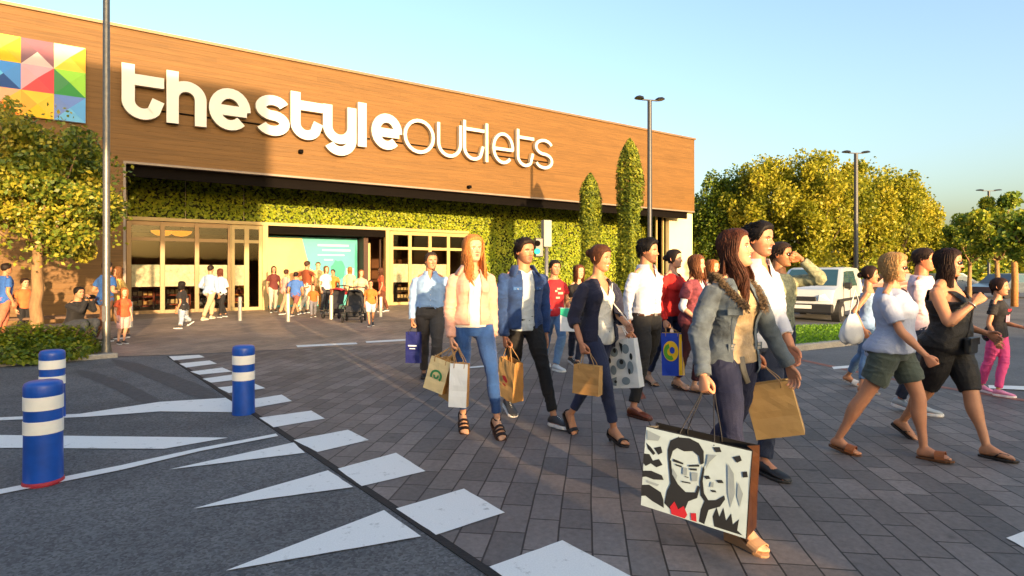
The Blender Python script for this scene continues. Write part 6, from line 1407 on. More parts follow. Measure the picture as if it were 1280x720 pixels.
if p:
    bag(Vector(p.grip[0])+Vector((.01, -.03, -.10)), .235, .10, .25, R(-30), m_kraft, 'small plain kraft paper bag held by the woman in the navy cardigan', tilt=R(0), roll=R(2), grip=p.grip[0], mside=m_kraft2)
    bb_ = P(776, 424, 5.45); bag(bb_, .30, .10, .44, R(-38), m_bagwhite, 'black and white patterned bag hanging beside the woman in navy cardigan', roll=R(-8), grip=p.grip[1] if (p.grip[1]-bb_).length < .35 else None, handle_m=m_bagwhite, group=None, prints=[('print_black', m_pgrey, [ell(.3, .25, .14, .10), ell(.7, .2, .12, .1), ell(.5, .5, .16, .11), ell(.22, .62, .1, .1), ell(.8, .58, .1, .13), ell(.6, .85, .14, .08), [(.1, .8), (.3, .76), (.26, .95), (.08, .93)]]), ('print_dark', m_pblack, [ell(.33, .22, .05, .05), ell(.52, .46, .07, .05), ell(.75, .66, .04, .06), ell(.25, .86, .05, .03), [(.5, .05), (.62, .1), (.56, .3)], ell(.86, .36, .05, .07), ell(.12, .42, .05, .06)])])
    q = surf(p, .24, .058); b = MB(); l, f, c = p.frame(.24); b.tube([q-p.root+f*.004+p.U*.06, q-p.root+f*.004, surf(p, .17, .07)-p.root+f*.004, surf(p, .08, .085)-p.root+f*.004], .006, 6, flat=.5); b.build('shoulder_strap', mat('white strap', 'c9c3bd', .6, .1, 8), p.ro, True)
# --- F: man in denim jacket --------------------------------------------------------
mF_j = mat('blue denim jacket', '1d3c70', .85, .42, 7, bump=.7, bscale=230, sheen=.1)
p = add('F', dict(H=1.85, Y=5.85, detail=2, vox=.0075, head_ing=-68, skin=SK['b'], label='bearded man in blue denim jacket, pale grey t-shirt and black trousers', feet=[(640, 519, 18, 0), (690, 532, -3, 15)], hipx=654, lean=.02,
    hands=[(631, 432, -.12), (683, 426, .05)], pose=('grip', 'relax'), hyaw=16, hpitch=0, beard=.5, hair=dict(s='quiff', c='20140e', th=.055, front=.30, seed=9),
    bottom=dict(m=m_blk, g=.006, len=.94, gl=.006), shoe='sneaker', shoe_c=('33363c', 'e8e6e2'),
    wear=[dict(name='t_shirt', g=.012, m=mat('pale grey jersey', 'aeb9c0', .85, .1, 12, bump=.3, bscale=90), t0=-.025, t1=.292, sleeve=0, flare=0.0054, amp=0.0074, cut=vneck(.272, .05, .29), solid=.003),
          dict(name='jacket', g=.018, m=mF_j, t0=-.01, t1=.296, sleeve=.97, flare=.0, amp=0.0105, cut=orr(opening(.072, .062, -.01, .26), cut_top(.290)), solid=.007, cuff=.8)]))
if p:
    collar(p, mF_j, open_=.8, r=.056, h=.030, spread=.9)
    for s in (-1, 1):
        q = surf(p, .205, s*.115); l, f, c = p.frame(.205); ff = (f*.9+l*s*.35).normalized(); ll = ff.cross(p.U)*-1; Mx = Matrix((ll, ff, p.U)).transposed(); k = MB(); k.box(q-p.root+ff*.002, (.088, .008, .030), bev=.002, rot=Mx); po = k.build('pocket_flap', mat('denim flap', '355a92', .85, .3, 7, bump=.6, bscale=230), p.ro)
        k = MB(); k.ball(q-p.root+ff*.009-p.U*.004, .006, 8); k.build('button', M['steel'], po)
    g_ = p.grip[0]; bag(Vector(g_)+Vector((0.02, -.02, -.13)), .27, .13, .40, R(-55), m_kraft2, 'brown paper bag with small red emblem held by the man in denim jacket', roll=R(10), tilt=R(5), grip=g_, mside=m_kraft, prints=[('print_red', mat('print red', 'a3202c', .5, .1, 6), [[(.30, .42), (.50, .40), (.66, .50), (.60, .56), (.40, .52)], [(.34, .60), (.58, .62), (.54, .66), (.36, .64)]])])
# --- G: blonde woman ------------------------------------------------------------------
mG_j = mat('blush pink jacket', 'cf9a86', .75, .14, 8, bump=.4, bscale=110, sheen=.2); mG_p = denim('mid blue skinny jeans', '1d4580', .3)
p = add('G', dict(H=1.76, Y=5.3, fem=True, detail=2, vox=.0065, head_ing=-72, skin=SK['c'], label='woman with long strawberry blonde hair, blush pink jacket and blue jeans', feet=[(580, 541, 4, -5), (626, 549, 0, 8)], hipx=590, heel=.085, plat=.012, lean=.0,
    hands=[(564, 423, -.12), (617, 424, .05)], pose=('grip', 'relax'), hyaw=14, hpitch=-2, smile=.3, lips='b8605a', hair=dict(s='long', c='b0642f', c2='e8a45c', L=1.5, wave=.10, forward=.55, th=.085, amin=.85, seed=12, front=.33),
    bottom=dict(m=mG_p, g=.003, len=.93, gl=.003, name='jeans'), shoe='heel', shoe_c=('4a2a1a', '241612'), straps=2,
    wear=[dict(name='top', g=.008, m=mat('white lace top', 'd6cec2', .8, .1, 20, bump=.5, bscale=60), t0=.0, t1=.285, sleeve=0, flare=0.0081, amp=0.0063, cut=vneck(.23, .06, .27), solid=.003),
          dict(name='jacket', g=.017, m=mG_j, t0=.015, t1=.294, sleeve=.97, flare=.0, amp=0.0074, cut=orr(opening(.045, .06, .0, .26), cut_top(.288)), solid=.006, cuff=.8)]))
if p:
    collar(p, mG_j, open_=.9, r=.052, h=.020, spread=1.0); k = MB(); q = surf(p, .16, -.05); l, f, c = p.frame(.16); k.tube([surf(p, t_, -.062)-p.root+f*.004 for t_ in (.24, .2, .16, .12, .08, .03)], .004, 6); k.build('zip', M['steel'], p.ro)
    g_ = Vector(p.grip[0]); bag(g_+Vector((.05, -.07, -.13)), .16, .11, .38, R(-8), m_bagwhite, 'white fronted paper bag hanging beside the right leg of the blonde woman', grip=g_, mside=m_kraft, roll=R(2))
    bag(g_+Vector((-.02, .10, -.12)), .26, .12, .38, R(-55), m_kraft, 'plain kraft bag between the white and the green printed bag of the blonde woman', grip=g_, mside=m_kraft2, roll=R(8))
    bag(g_+Vector((-.11, -.01, -.10)), .20, .08, .30, R(-22), mat('cream bag paper', 'cbb98c', .7, .08, 5, bump=.1), 'cream bag with a green swirl held by the blonde woman', grip=g_, roll=R(16), mside=m_kraft, prints=[('print_green', mat('print green', '2c7d4a', .5, .1, 6), [ringpoly(.50, .52, .20, .30, 150, 400, ky=.62), ringpoly(.50, .52, .06, .14, -40, 200, ky=.62)])])
# --- H: man in light blue shirt ----------------------------------------------------------
m_lb = mat('light blue shirt cotton', '86a6cf', .8, .08, 9, bump=.3, bscale=120, sheen=.2); m_gt = cloth('grey brown trousers', '4a443f', .2, .3)
p = add('H', dict(H=1.76, Y=8.2, detail=1, vox=.010, fat=1.12, head_ing=-82, skin=SK['b'], label='stout man in light blue shirt and grey brown trousers left of the blonde woman', feet=[(530, 473, 0, 0), (544, 477, 0, 0)], hipx=538, hands=[(515, 400, -.1), (558, 398, .05)], pose=('grip', 'relax'), hyaw=20, hair=dict(s='crop', c='3a2c22', th=.03, front=.34),
    bottom=dict(m=m_gt, g=.012, len=.97, gl=.018, t1=.05), shoe='shoe', shoe_c=('1c1a1a', '1c1a1a'),
    wear=[dict(name='shirt', g=.014, m=m_lb, t0=.03, t1=.292, sleeve=.97, flare=0.0018, amp=0.0105, cut=vneck(.245, .03, .29), solid=.003)]))
if p: collar(p, m_lb, open_=.4); belt(p, m_blk, .04, .012); placket(p, m_lb, .05, .24, 0, mb_=mat('white button', 'cfcfca', .4, .03, 5)); g_ = p.grip[0]; bag(Vector(g_)+Vector((-.01, -.02, -.07)), .20, .09, .42, R(-10), m_bagnavy, 'navy blue bag held by the stout man in light blue shirt', grip=g_, group=None, handle_m=m_str, prints=[('print_white', m_pwhite, [[(.2, .42), (.8, .42), (.8, .46), (.2, .46)], [(.3, .52), (.7, .52), (.7, .545), (.3, .545)]])])
# --- I: man in red shirt and woman next to him ------------------------------------------------
p = add('I', dict(H=1.7, Y=8.8, detail=1, vox=.011, head_ing=-60, skin=SK['b'], label='dark haired man in printed red t-shirt and light jeans', feet=[(684, 458, 14), (702, 465, 0)], hipx=692, hands=[(686, 385, 0), ('L', .1, .02, -.26)], hyaw=-5, beard=.2, hair=dict(s='short', c='19120e', th=.05),
    bottom=dict(m=denim('faded jeans', '5b7ca3', .3), g=.012, len=.97, gl=.014, name='jeans'), shoe_c=('b9c0c4', 'dcdcd8'),
    wear=[dict(name='t_shirt', g=.014, m=cloth('red cotton', 'b01c24', .12), t0=-.03, t1=.29, sleeve=.28, flare=.01, amp=0.0084)]))
if p:
    k = MB()
    for i, (t_, u_, w_, h_) in enumerate(((.22, .0, .07, .03), (.18, .03, .09, .035), (.14, -.01, .07, .03), (.20, -.05, .04, .03))): l, f, c = p.frame(t_); q = surf(p, t_, u_); Mx = Matrix((l, f, p.U)).transposed(); k.box(q-p.root+f*.004, (w_, .006, h_), bev=.002, rot=Mx)
    k.build('chest_print', mat('cracked chest print', 'd9a48e', .8, .3, 12), p.ro)
p = add('I2', dict(H=1.60, Y=9.1, fem=True, detail=1, vox=.011, head_ing=-60, skin=SK['c'], label='woman with brown hair in dark top close behind the man in the red t-shirt', feet=[(718, 456, 10), (728, 460, 0)], hipx=722, hands=[('L', .16, .08, -.16), None], hair=dict(s='long', c='4a2616', L=1.0, th=.05, c2='86502c'),
    bottom=dict(m=m_dj, g=.008, len=.95, name='jeans'), shoe_c=('2a2a2a', 'cfcfcf'), wear=[dict(name='top', g=.012, m=cloth('black jersey', '17161a', .15), t0=-.03, t1=.285, sleeve=.3, flare=.01, amp=0.0063, cut=vneck(.24, .06, .28), solid=.003)]))
if p: bag(P(712, 385, 8.7), .26, .10, .34, R(-20), m_bagwhite, 'white bag with a mint green top beside the man in red', prints=[('print_mint', mat('print mint', '2fb08a', .5, .1, 6), [[(.02, .01), (.98, .01), (.98, .3), (.5, .42), (.02, .3)]])], group=None)
# --- J: woman in red ------------------------------------------------------------------------------
p = add('J', dict(H=1.76, Y=7.8, fem=True, detail=1, vox=.010, head_ing=-52, skin=SK['c'], label='woman with tied dark hair in bright red sweater and navy jeans', feet=[(818, 482, 10), (857, 486, 0)], hipx=840, hands=[None, ('L', .12, .03, -.27)], hyaw=15, pose=('grip', 'relax'), smile=.4, hair=dict(s='bun', c='1d1512', th=.045, bz=.05), heel=.02,
    bottom=dict(m=m_jn, g=.006, len=.93, gl=.005, name='jeans'), shoe='heel', shoe_c=('2a201c', 'b09070'), straps=1,
    wear=[dict(name='sweater', g=.016, m=cloth('bright red knit', 'c8201c', .1, .4, 120), t0=-.01, t1=.285, sleeve=.97, flare=0.0036, amp=0.0074, cut=vneck(.26, .07, .282), solid=.003)]))
if p: bag(P(840, 416, 7.45), .26, .11, .56*.95, R(-25), mat('bag royal blue', '1d3fae', .4, .1, 5), 'tall blue and yellow carrier bag held by the woman in the red sweater', roll=R(-2), grip=p.grip[0] if (p.grip[0]-P(840, 416, 7.45)).length < .4 else None, group=None, mside=mat('bag yellow', 'e0b41c', .4, .1, 5), prints=[('print_yellow', mat('bag yellow', 'e0b41c', .4, .1, 5), [ell(.45, .42, .36, .24), [(.86, .02), (.98, .02), (.98, .98), (.80, .98)]]), ('print_green', mat('print leaf green', '4f9a2a', .5, .1, 6), [ringpoly(.42, .44, .14, .30, 60, 260, ky=.65)]), ('print_blue', mat('bag royal blue', '1d3fae', .4, .1, 5), [ell(.52, .40, .12, .08)])])
# --- K: woman in long cardigan and scarf ---------------------------------------------------------------
p = add('K', dict(H=1.7, Y=7.4, fem=True, detail=1, vox=.010, head_ing=-50, skin=SK['c'], label='brown haired woman in white top with maroon scarf, right behind the woman in red', feet=[(856, 488, 12), (880, 492, 0)], hipx=868, hands=[('L', .10, -.02, -.25), None], hyaw=12, smile=.3, hair=dict(s='long', c='5a3420', c2='9a6238', L=1.1, th=.055, forward=.4),
    bottom=dict(m=cloth('maroon trousers', '3c1620', .15), g=.010, len=.93), shoe='flip', shoe_c=('3a2a22', 'b08a60'),
    wear=[dict(name='top', g=.010, m=m_ws, t0=-.02, t1=.285, sleeve=.6, flare=.01, amp=0.0074, cut=vneck(.25, .05, .28), solid=.003), dict(name='cardigan', g=.022, m=mat('maroon and cream weave', '7a3a44', .9, .5, 22, bump=.4, bscale=90), t0=-.16 if False else -.045, t1=.29, sleeve=.3, flare=.03, amp=0.0084, cut=orr(opening(.07, .05), cut_top(.284)), solid=.006)]))
p = add('K2', dict(H=1.66, Y=8.6, fem=True, detail=1, vox=.011, head_ing=-50, skin=SK['c'], label='woman with light auburn hair, half hidden behind the fur collared jacket', feet=[(884, 468, 8), (896, 470, 0)], hipx=888, hands=[None, None], hyaw=0, hair=dict(s='long', c='8a4a22', c2='c98446', L=.9, th=.05, forward=.3),
    bottom=dict(m=m_jn, g=.006, len=.93), shoe_c=('8a8a8a', 'cfcfcf'), wear=[dict(name='top', g=.014, m=cloth('grey flecked top', '77777c', .4), t0=-.04, t1=.285, sleeve=.5, flare=.02, amp=0.0084, cut=vneck(.25, .05, .28), solid=.003)]))
# --- M: woman in white t-shirt and green shorts --------------------------------------------------------------
m_gs = mat('green cotton shorts', '3f4a44', .85, .18, 8, bump=.4, bscale=140, sheen=.1)
p = add('M', dict(H=1.66, Y=4.75, fem=True, detail=2, vox=.0065, fat=1.28, head_ing=-48, skin=SK['e'], label='woman with short blonde hair and sunglasses, white t-shirt and green shorts', feet=[(1066, 568, 12, 0), (1150, 572, -4, 0)], hipx=1114, lean=.03, hands=[(1166, 456, -.35), ('L', -.08, .05, -.28)], pose=('fist', 'relax'), pole=[(-1, -.6, -.2), None],
    hyaw=4, hpitch=4, glasses='2a1c18', lips='a0605a', hair=dict(s='bob', c='9c7446', c2='cfa870', L=.60, th=.08, amin=1.25, wave=.02, front=.30, seed=15),
    bottom=dict(m=m_gs, g=.006, len=.34, gl=.026, name='shorts', t1=.06, amp=0.0074), shoe='slide', shoe_c=('5c3a20', '8f5228'),
    wear=[dict(name='t_shirt', g=.016, m=mat('white blue jersey', '9aa4bc', .85, .06, 10, bump=.3, bscale=90), t0=-.005, t1=.290, sleeve=.36, flare=0.0054, amp=.006, cut=vneck(.268, .05, .288), solid=.004)]))
# --- N: woman in black -----------------------------------------------------------------------------------------
m_bk = mat('black viscose', '0e0d10', .7, .2, 8, bump=.4, bscale=100)
p = add('N', dict(H=1.72, Y=4.9, fem=True, detail=2, vox=.0065, fat=1.38, head_ing=-58, skin=SK['b'], label='woman with long dark hair and sunglasses, all in black, hand at her mouth', feet=[(1140, 548, 30, 0), (1228, 570, -3, 0)], hipx=1182, lean=.03, hands=[(1219, 378, -.30), ('L', .14, .0, -.20)], pose=('grip', 'relax'), pole=[(.2, -.5, -1), None], dors=[(.6, -.8, .2), None], drop=(0, 1),
    hyaw=12, hpitch=3, glasses='15100f', lips='a0404a', hair=dict(s='long', c='1c100c', c2='3e2418', L=1.35, th=.065, amin=1.15, wave=.05, seed=17),
    bottom=dict(m=m_bk, g=.008, len=.50, gl=.016, name='shorts', t1=.06, amp=0.0063), shoe='flip', shoe_c=('1f1a18', '2a2422'),
    wear=[dict(name='vest_top', g=.014, m=m_bk, t0=-.045, t1=.272, sleeve=0, flare=.02, amp=0.0095, cut=orr(vneck(.225, .075, .262), lambda u, fw, t, c: (t > .215) & (np.abs(u) > .118)), solid=.004)]))
if p:
    q = surf(p, .02, -.06); bg_ = empty('handbag', q+p.Fv*.03, 'small black crossbody handbag worn by the woman in black', 'handbag'); b = MB(); l, f, c = p.frame(.02); Mx = Matrix((l, f, p.U)).transposed(); b.box((0, 0, -.02), (.17, .05, .14), bev=.018, rot=Mx); b.build('body', mat('black leather', '1b1a1a', .35, .15, 9, bump=.2), bg_)
    b = MB(); b.box(f*.028+Z3*.018, (.172, .010, .06), bev=.004, rot=Mx); b.build('flap', mat('black leather', '1b1a1a', .35, .15, 9, bump=.2), bg_); b = MB()
    pts = [surf(p, t_, u_)+p.frame(t_)[1]*.006-bg_.location for t_, u_ in ((.05, -.08), (.09, -.03), (.13, .02), (.17, .06), (.21, .10))]+[p.sh[1]+Z3*.045-p.Lv*.03-bg_.location]; b.tube(pts, .006, 6); b.build('strap', m_str, bg_, True)
    w_ = p.wr[0]-p.root; b = MB(); d = (p.wr[0]-p.el[0]).normalized(); e = d.orthogonal().normalized(); e2 = d.cross(e); b.tube([w_-d*.03+(e*cos(a)+e2*sin(a))*.031 for a in [2*pi*j/20 for j in range(21)]], .005, 6); b.build('bracelet', M['steel'], p.ro, True)
# --- O: man in pink and white check shirt behind ------------------------------------------------------------------
p = add('O', dict(H=1.74, Y=6.2, detail=1, vox=.010, head_ing=-45, skin='c47b58', label='man in pale pink shirt and sunglasses between the two women at the right', feet=[(1140, 515, 12), (1168, 520, 0)], hipx=1150, hands=[(1166, 425, -.1), None], hyaw=5, glasses='5a2410', hair=dict(s='short', c='2a1c14', th=.045),
    bottom=dict(m=m_dj, g=.012, len=.96, name='jeans'), shoe_c=('9aa2a8', 'dddddd'), wear=[dict(name='shirt', g=.016, m=mat('pale pink check cotton', 'cdb4bd', .8, .14, 30, bump=.2, bscale=90), t0=-.03, t1=.292, sleeve=.5, flare=.01, amp=0.0084)]))
# --- P: woman behind M, white scarf over her arm ---------------------------------------------------------------------
p = add('P', dict(H=1.62, Y=7.0, fem=True, detail=1, vox=.010, head_ing=-35, skin=SK['b'], label='bare shouldered woman with dark tied hair, mostly hidden behind the green shorts woman', feet=[(1070, 482, 20), (1092, 492, 0)], hipx=1084, hands=[('L', -.02, -.05, -.27), None], hair=dict(s='bun', c='2a1a12', th=.05, bz=-.02), bottom=dict(m=denim('faded jeans', '5b7ca3', .3), g=.006, len=.90), shoe='slide', shoe_c=('9a9a9a', 'c8c8cc'),
    wear=[dict(name='vest_top', g=.012, m=m_lb, t0=-.03, t1=.262, sleeve=0, flare=.01, amp=0.0063)]))
if p:
    # white cloth bag / wrap hanging behind
    g_ = P(1062, 395, 6.6); root_ = empty('white_tote', g_+Vector((.03, 0, .02)), 'loose white cloth tote hanging behind the woman in white t-shirt', 'tote bag'); b = MB(); rings = []
    for z, w_, d_ in ((.0, .05, .03), (-.06, .10, .04), (-.16, .16, .07), (-.26, .19, .08), (-.33, .16, .06), (-.36, .10, .03)): rings.append([(w_*cos(a)*(1+.12*sin(a*5)), d_*sin(a)*(1+.15*cos(a*4)), z-.02*sin(a*3)) for a in [2*pi*j/24 for j in range(24)]])
    b.ring_loft(rings); b.build('bag_body', mat('white canvas', 'c9d0d8', .8, .08, 9, bump=.3), root_, True); b = MB(); b.tube([(-.04, 0, 0), (0, 0, .16), (.05, 0, .3), (.10, 0, .16), (.05, 0, 0)], .010, 6, flat=.5); b.build('handle', mat('white canvas', 'c9d0d8', .8, .08, 9, bump=.3), root_, True); root_.scale = (.72, .72, .9)
# --- Q: girl in pink trousers -------------------------------------------------------------------------------------------
p = add('Q', dict(H=1.40, Y=7.1, fem=True, detail=1, vox=.008, headk=1.1, head_ing=-55, skin=SK['b'], label='girl in black printed t-shirt and bright pink trousers at the right edge', feet=[(1238, 492, 8), (1262, 497, 0)], hipx=1246, hands=[None, (1281, 410, -.1)], hyaw=5, smile=.6, hair=dict(s='pony', c='2a1710', th=.045, L=.6),
    bottom=dict(m=cloth('bright pink cotton', 'e0508c', .1), g=.006, len=.95, gl=.006), shoe_c=('d888a8', 'e8e0e0'), wear=[dict(name='t_shirt', g=.014, m=cloth('black jersey', '17161a', .15), t0=-.02, t1=.285, sleeve=.25, flare=0.0054, amp=0.0074)]))
if p:
    l, f, c = p.frame(.16); Mx = Matrix((l, f, p.U)).transposed(); k = MB(); k.box(surf(p, .15, .0)-p.root+f*.004, (.12, .006, .10), bev=.002, rot=Mx); o = k.build('chest_print', mat('pale pink print', 'd9a0b4', .8, .25, 16), p.ro); k = MB(); k.box(surf(p, .215, .0)-p.root+f*.004, (.13, .006, .03), bev=.002, rot=Mx); k.build('print_red', mat('print red', 'a3202c', .5, .1, 6), o)
# ================================================================ PEOPLE BEFORE THE ENTRANCE AND BY THE WALL
def stroller(px, py, yaw, c1, c2, label):
    g = G(px, py); rt = empty('pushchair', g, label, 'pushchair', None, yaw); fm = M['black_metal']; b = MB()
    for s in (-1, 1):
        b.tube([(-.45, s*.24, 1.0), (-.2, s*.24, .62), (.38, s*.22, .10)], .014, 8); b.tube([(.05, s*.24, .42), (-.28, s*.26, .12)], .014, 8)
    b.tube([(-.45, -.24, 1.0), (-.47, 0, 1.02), (-.45, .24, 1.0)], .018, 8); b.tube([(.38, -.22, .10), (.38, .22, .10)], .012, 8); b.tube([(-.28, -.26, .12), (-.28, .26, .12)], .012, 8); b.build('frame', fm, rt, True)
    for x, r_ in ((.38, .09), (-.28, .12)):
        for s in (-1, 1):
            w = MB(); w.tube([(x, s*.25, r_), (x, s*.29, r_)], r_, 16); w.build('wheel', mat('tyre rubber', '17171a', .85, .1, 9), rt, True)
    m1 = mat('pushchair cloth '+c1, c1, .85, .12, 8, bump=.2); b = MB(); b.ring_loft([[(x, -.20, z), (x, .20, z), (x-.03*k, .20, z+.05), (x-.03*k, -.20, z+.05)] for x, z, k in ((.30, .30, 0), (.22, .42, 0), (-.02, .42, 1), (-.18, .82, 1))]); b.build('seat', m1, rt)
    b = MB(); rings = []
    for j in range(7):
        a = R(60+j*17); rings.append([(-.08-.0+.34*cos(a), -.21*cos(t)*1.0, .62+.34*sin(a)*(.8+.2*sin(t))) for t in [pi*i/8 for i in range(9)]])
    b.ring_loft(rings, closed=False, cap=False); o = b.build('canopy', mat('pushchair cloth '+c2, c2, .85, .12, 8, bump=.2), rt, True)
    b = MB(); b.box((.02, 0, .22), (.40, .36, .12), bev=.03); b.build('basket', m1, rt)
c_ = lambda c: cloth('cloth '+c, c, .14, .2, 60)
def bgp(key, H, f1, f2, hd, skin, hair, topc, botc, label, sleeve=.3, fem=False, hands=(None, None), blen=.95, hs='short', shoe=('3a3a3c', 'c8c8c8'), group='people near the entrance', **k):
    g1 = G(*f1[:2])
    sp = dict(H=H, Y=g1.y, fem=fem, detail=0, vox=max(.010, g1.y*.00085), head_ing=hd, skin=skin, label=label, group=group, feet=[tuple(f1)+((0,) if len(f1) < 3 else ()), tuple(f2)+((0,) if len(f2) < 3 else ())], hands=list(hands),
        hair=dict(s=hs, c=hair, L=k.pop('hL', 1.0), th=.07), bottom=dict(m=c_(botc), g=.014, gl=.016, len=blen, name='trousers' if blen > .7 else 'shorts'), shoe_c=shoe, wear=[dict(name='top', g=.016, m=c_(topc), t0=k.pop('t0', -.03), t1=.29, sleeve=sleeve, amp=.006)])
    sp.update(k); return add(key, sp)
bgp('g1', 1.46, (220, 411), (236, 407, 35), 185, SK['b'], '15100e', '1d1b1e', '9aa8b8', 'girl with long dark hair, black top and pale jeans walking left past the doors', fem=True, hs='long', hands=(('L', .08, .03, -.24), None))
bgp('g2', 1.74, (258, 400), (267, 398), 80, SK['b'], '241813', '8fa6c6', 'b39a78', 'man in light blue shirt and beige trousers standing at the entrance doors', sleeve=.9, hands=(None, ('L', .10, .04, -.20)), shoe=('b8a890', 'd0c8b8'))
bgp('g3', 1.60, (273, 397), (279, 396), 150, SK['b'], '5a3020', 'c4c4cc', '141416', 'woman in white top and black trousers facing the man in light blue', fem=True, hs='long', hands=(('L', .12, .0, -.16), None), sleeve=.5)
bgp('g4', 1.68, (339, 391), (345, 390), -60, SK['e'], '2a1812', '5a2420', 'b5a898', 'person in dark maroon top at the left of the group by the picture wall', fem=True, hs='long')
bgp('g5', 1.56, (354, 393), (360, 392), 60, SK['e'], '3a2418', 'c89a90', 'a08468', 'person in pale pink top seen from behind, beside the blue t-shirt', fem=True, hs='bun')
bgp('g6', 1.60, (366, 395), (373, 393), 100, SK['b'], '241813', '3a62a8', '7a4a44', 'boy in blue t-shirt and reddish shorts seen from behind', blen=.5)
bgp('g7', 1.86, (379, 392), (387, 391), 60, SK['e'], '3a2a1e', '7a3a1c', 'c9c0ac', 'tall man in rust brown t-shirt and white trousers, hands on his hips', hands=(('L', .03, -.09, -.20), ('L', .03, .09, -.20)), pole=[(-.3, -1, 0), (-.3, 1, 0)], sleeve=.4)
bgp('g8', 1.84, (394, 389), (401, 388), -70, SK['c'], '5a4028', 'd0b878', 'a87a3a', 'tall person in pale yellow top beside the tall man in brown')
bgp('g9', 1.66, (404, 392), (410, 391), -40, SK['c'], '6a4a30', 'c9cacc', '2a2c34', 'person in white top and dark trousers behind the pushchair with red hood', fem=True, hs='bob')
bgp('g10', 1.05, (389, 397), (394, 396), -70, SK['c'], '4a3020', 'b85a20', '6a6a74', 'small child in orange top in front of the tall man in brown', headk=1.25)
stroller(421, 397, R(-100), '2a2a30', 'b02838', 'pushchair with a red hood before the picture wall')
bgp('g11', 1.62, (448, 396), (454, 394), -60, SK['c'], '7a5230', 'b8a088', '3a3e46', 'woman in beige top pushing the black pushchair', fem=True, hs='long', hands=(('L', .16, -.03, -.14), ('L', .16, .03, -.14)))
stroller(443, 402, R(-85), '22242a', '1f2226', 'black pushchair at the right of the entrance group')
bgp('g12', 1.24, (461, 409), (466, 407, 20), -80, SK['b'], '3a2418', 'c06a28', 'c2c4ca', 'child in orange top and white shorts nearest to the viewer by the entrance', fem=True, hs='pony', headk=1.15, hL=.6, blen=.45)
bgp('g13', 1.66, (474, 390), (480, 389), 190, SK['b'], '4a2c1c', '8a3e22', '5a3020', 'person in rust coloured top beside the right hand doors', fem=True, hs='long')
bgp('g14', 1.60, (414, 387), (419, 386), -90, SK['b'], '2a1c14', 'c27a34', '8a4a24', 'person in orange clothes standing behind the red hooded pushchair')
bgp('g15', 1.70, (434, 388), (440, 387), 90, SK['c'], '8a6a3a', 'd2b48a', '8a7a5a', 'person in sand coloured clothes seen from behind, near the passage', fem=True, hs='bob')
# by the timber wall at the left
bgp('l1', 1.70, (126, 428), (138, 427), 70, SK['e'], '241813', '23508f', '5c3a26', 'man in blue t-shirt and brown trousers behind the pale lamp post', group='people by the timber wall', hands=(('L', .10, -.05, -.18), ('L', .12, .06, -.16)))
bgp('l2', 1.68, (112, 434), (122, 432), -15, SK['b'], '14100e', '17171b', '2b3038', 'person in black crouching with a camera held to the face', group='people by the timber wall', hipz=.24, hipx=92, hipdy=.25, lean=.25, sleeve=.95, pole=[(.2, -.3, -1), (.2, .3, -1)], hands=(('L', .17, .09, .07), ('L', .19, -.09, .07)))
cam_ = people.get('l2')
if cam_:
    g_ = (Vector(cam_.grip[0])+Vector(cam_.grip[1]))/2; rt = empty('camera_body', g_, 'black photo camera held by the crouching person', 'camera'); b = MB(); b.box((0, 0, 0), (.14, .07, .09), R(-40+90), bev=.01); b.build('housing', M['black_metal'], rt); b = MB(); b.tube([(0, 0, 0), (cam_.Fv.x*.12, cam_.Fv.y*.12, 0)], [.036, .040], 14); b.build('lens', M['dark'], rt)
bgp('l3', 1.12, (150, 431), (158, 430), -30, SK['c'], '8a4a22', 'c8552e', 'c99a94', 'small child in orange red top and pink skirt right of the lamp post', group='people by the timber wall', fem=True, hs='long', headk=1.2, blen=.5)
bgp('l4', 1.66, (2, 424), (10, 423), 60, SK['b'], '1d1512', '2f5fae', 'b86a50', 'person in blue top cut by the left edge of the photo', group='people by the timber wall')
bgp('l5', 1.30, (26, 422), (34, 421), -20, SK['c'], '2a1a12', 'c06a3a', '1d1c20', 'child in orange top standing left of the street tree', group='people by the timber wall', headk=1.15)
bgp('l6', 1.60, (146, 424), (152, 423), -120, SK['e'], '6a4424', 'c9a45a', '7a5a34', 'person in mustard top just right of the lamp post', group='people by the timber wall', fem=True, hs='long')
EXPO = 2.1
# ================================================================ LIGHT, CAMERA
SUN_EL = 6.5; SDIR = Vector((-.466, .885, 0)).normalized()   # direction in which the light travels over the ground
sun = bpy.data.lights.new('sun', 'SUN'); sun.energy = 2.8; sun.angle = R(.6); sun.color = (1.0, .66, .34)
so = bpy.data.objects.new('sun', sun); col.objects.link(so)
ld = Vector((SDIR.x*cos(R(SUN_EL)), SDIR.y*cos(R(SUN_EL)), -sin(R(SUN_EL)))); so.rotation_euler = ld.to_track_quat('-Z', 'Y').to_euler()
w = bpy.data.worlds.new('World'); bpy.context.scene.world = w; w.use_nodes = True; nt = w.node_tree
sk = nt.nodes.new('ShaderNodeTexSky'); sk.sky_type = 'NISHITA'; sk.sun_disc = False; sk.sun_elevation = R(SUN_EL)
sk.sun_rotation = atan2(-SDIR.x, -SDIR.y); sk.air_density = 1.0; sk.dust_density = 5.0; sk.ozone_density = 1.5; sk.altitude = 200
bg = nt.nodes['Background']; bg.inputs['Strength'].default_value = .15; nt.links.new(sk.outputs[0], bg.inputs[0])
cam = bpy.data.cameras.new('camera'); co = bpy.data.objects.new('camera', cam); col.objects.link(co); co.location = (0, 0, CH); co.rotation_euler = (R(90), 0, 0)
cam.sensor_width = 36; cam.lens = 36*F/1280; cam.shift_y = (HZ-360)/1280; cam.clip_end = 3000; cam.clip_start = .05
sc = bpy.context.scene; sc.camera = co
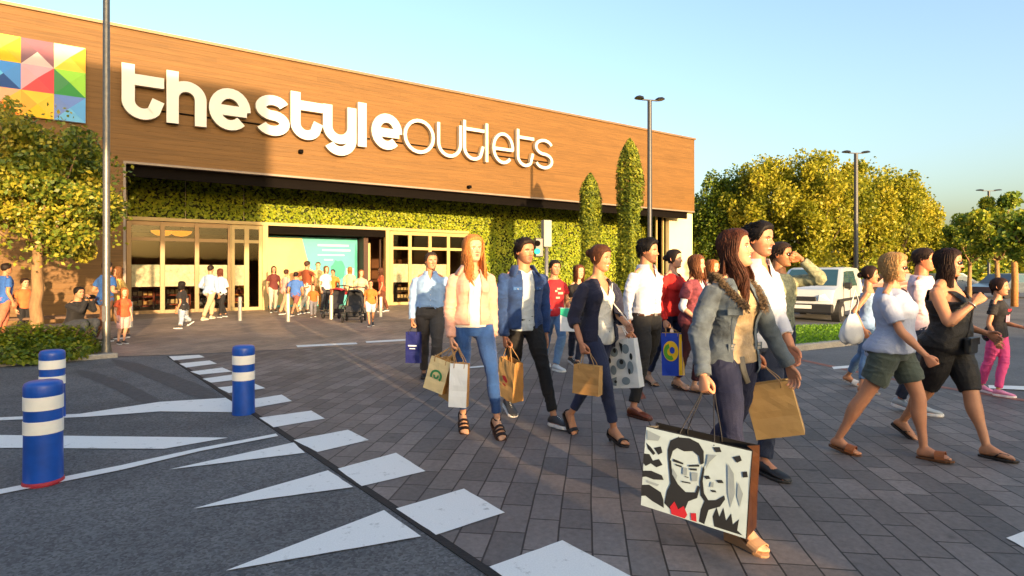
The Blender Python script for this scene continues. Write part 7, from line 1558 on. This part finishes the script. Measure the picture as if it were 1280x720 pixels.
vs = sc.view_settings; vs.view_transform = 'Standard'; vs.look = 'None'; vs.exposure = EXPO; vs.gamma = 1
sc.render.engine = 'CYCLES'; sc.cycles.max_bounces = 6; sc.cycles.transparent_max_bounces = 12
# unseen hedges and a board, added behind the viewer only to throw shade
def add_shade_hedge(name, x0, x1, y, h, label, th=1.2, z0=0.0):
    root = empty(name, ((x0+x1)/2, y, 0), label, 'hedge', 'unseen hedges added for shade')
    n = int((x1-x0)*h*60); rg = np.random.default_rng(int(abs(x0)*10)+3); p = np.stack([rg.uniform(-(x1-x0)/2, (x1-x0)/2, n), rg.uniform(-th/2, th/2, n), rg.uniform(0, h+.05, n)], 1)
    b = MB(); b.box((0, 0, h/2), (x1-x0, th, h), bev=.12); b.build('foliage_core', mat('hedge core', '26330f', .95, .3, 6), root)
    leaf_mesh('leaves', p*np.array([1.01, 1.12, 1.01]), .09, L_bush, root, seed=3)
add_shade_hedge('shade_hedge', -30, 5.9, -7, 2.62, 'unseen hedge added behind the viewer for shade, left of its gap'); add_shade_hedge('shade_hedge', 7.2, 60, -7, 2.62, 'unseen hedge added behind the viewer for shade, right of its gap')  # added blockers; the gap between them leaves a streak of sun
# unseen raised board, added to cast the shade on the left fascia
hb = empty('raised_shade_board', (0, -15, 0), 'unseen raised board on legs added behind the viewer to shade the fascia', 'shade board'); tt = 40.
q0 = Vector((-8.3, 20.2))-Vector((SDIR.x, SDIR.y))*tt; dz = tt*math.tan(R(SUN_EL))
ux = Vector((BD.x, BD.y))
def hp(a, z): v_ = q0-ux*a; return (v_.x, v_.y+15, z)
b = MB(); A0 = hp(0, 0); A1 = hp(30, 0); c_ = ((A0[0]+A1[0])/2, (A0[1]+A1[1])/2, (7.55+2.7)/2+dz); b.box(c_, (30, .6, 7.55-2.7), BRZ); b.build('board', M['grey_metal'], hb)
for a in (1, 8, 15, 22, 29): b = MB(); p_ = hp(a, 0); b.tube([(p_[0], p_[1], 0), (p_[0], p_[1], 2.7+dz)], .15, 10); b.build('leg', M['grey_metal'], hb)
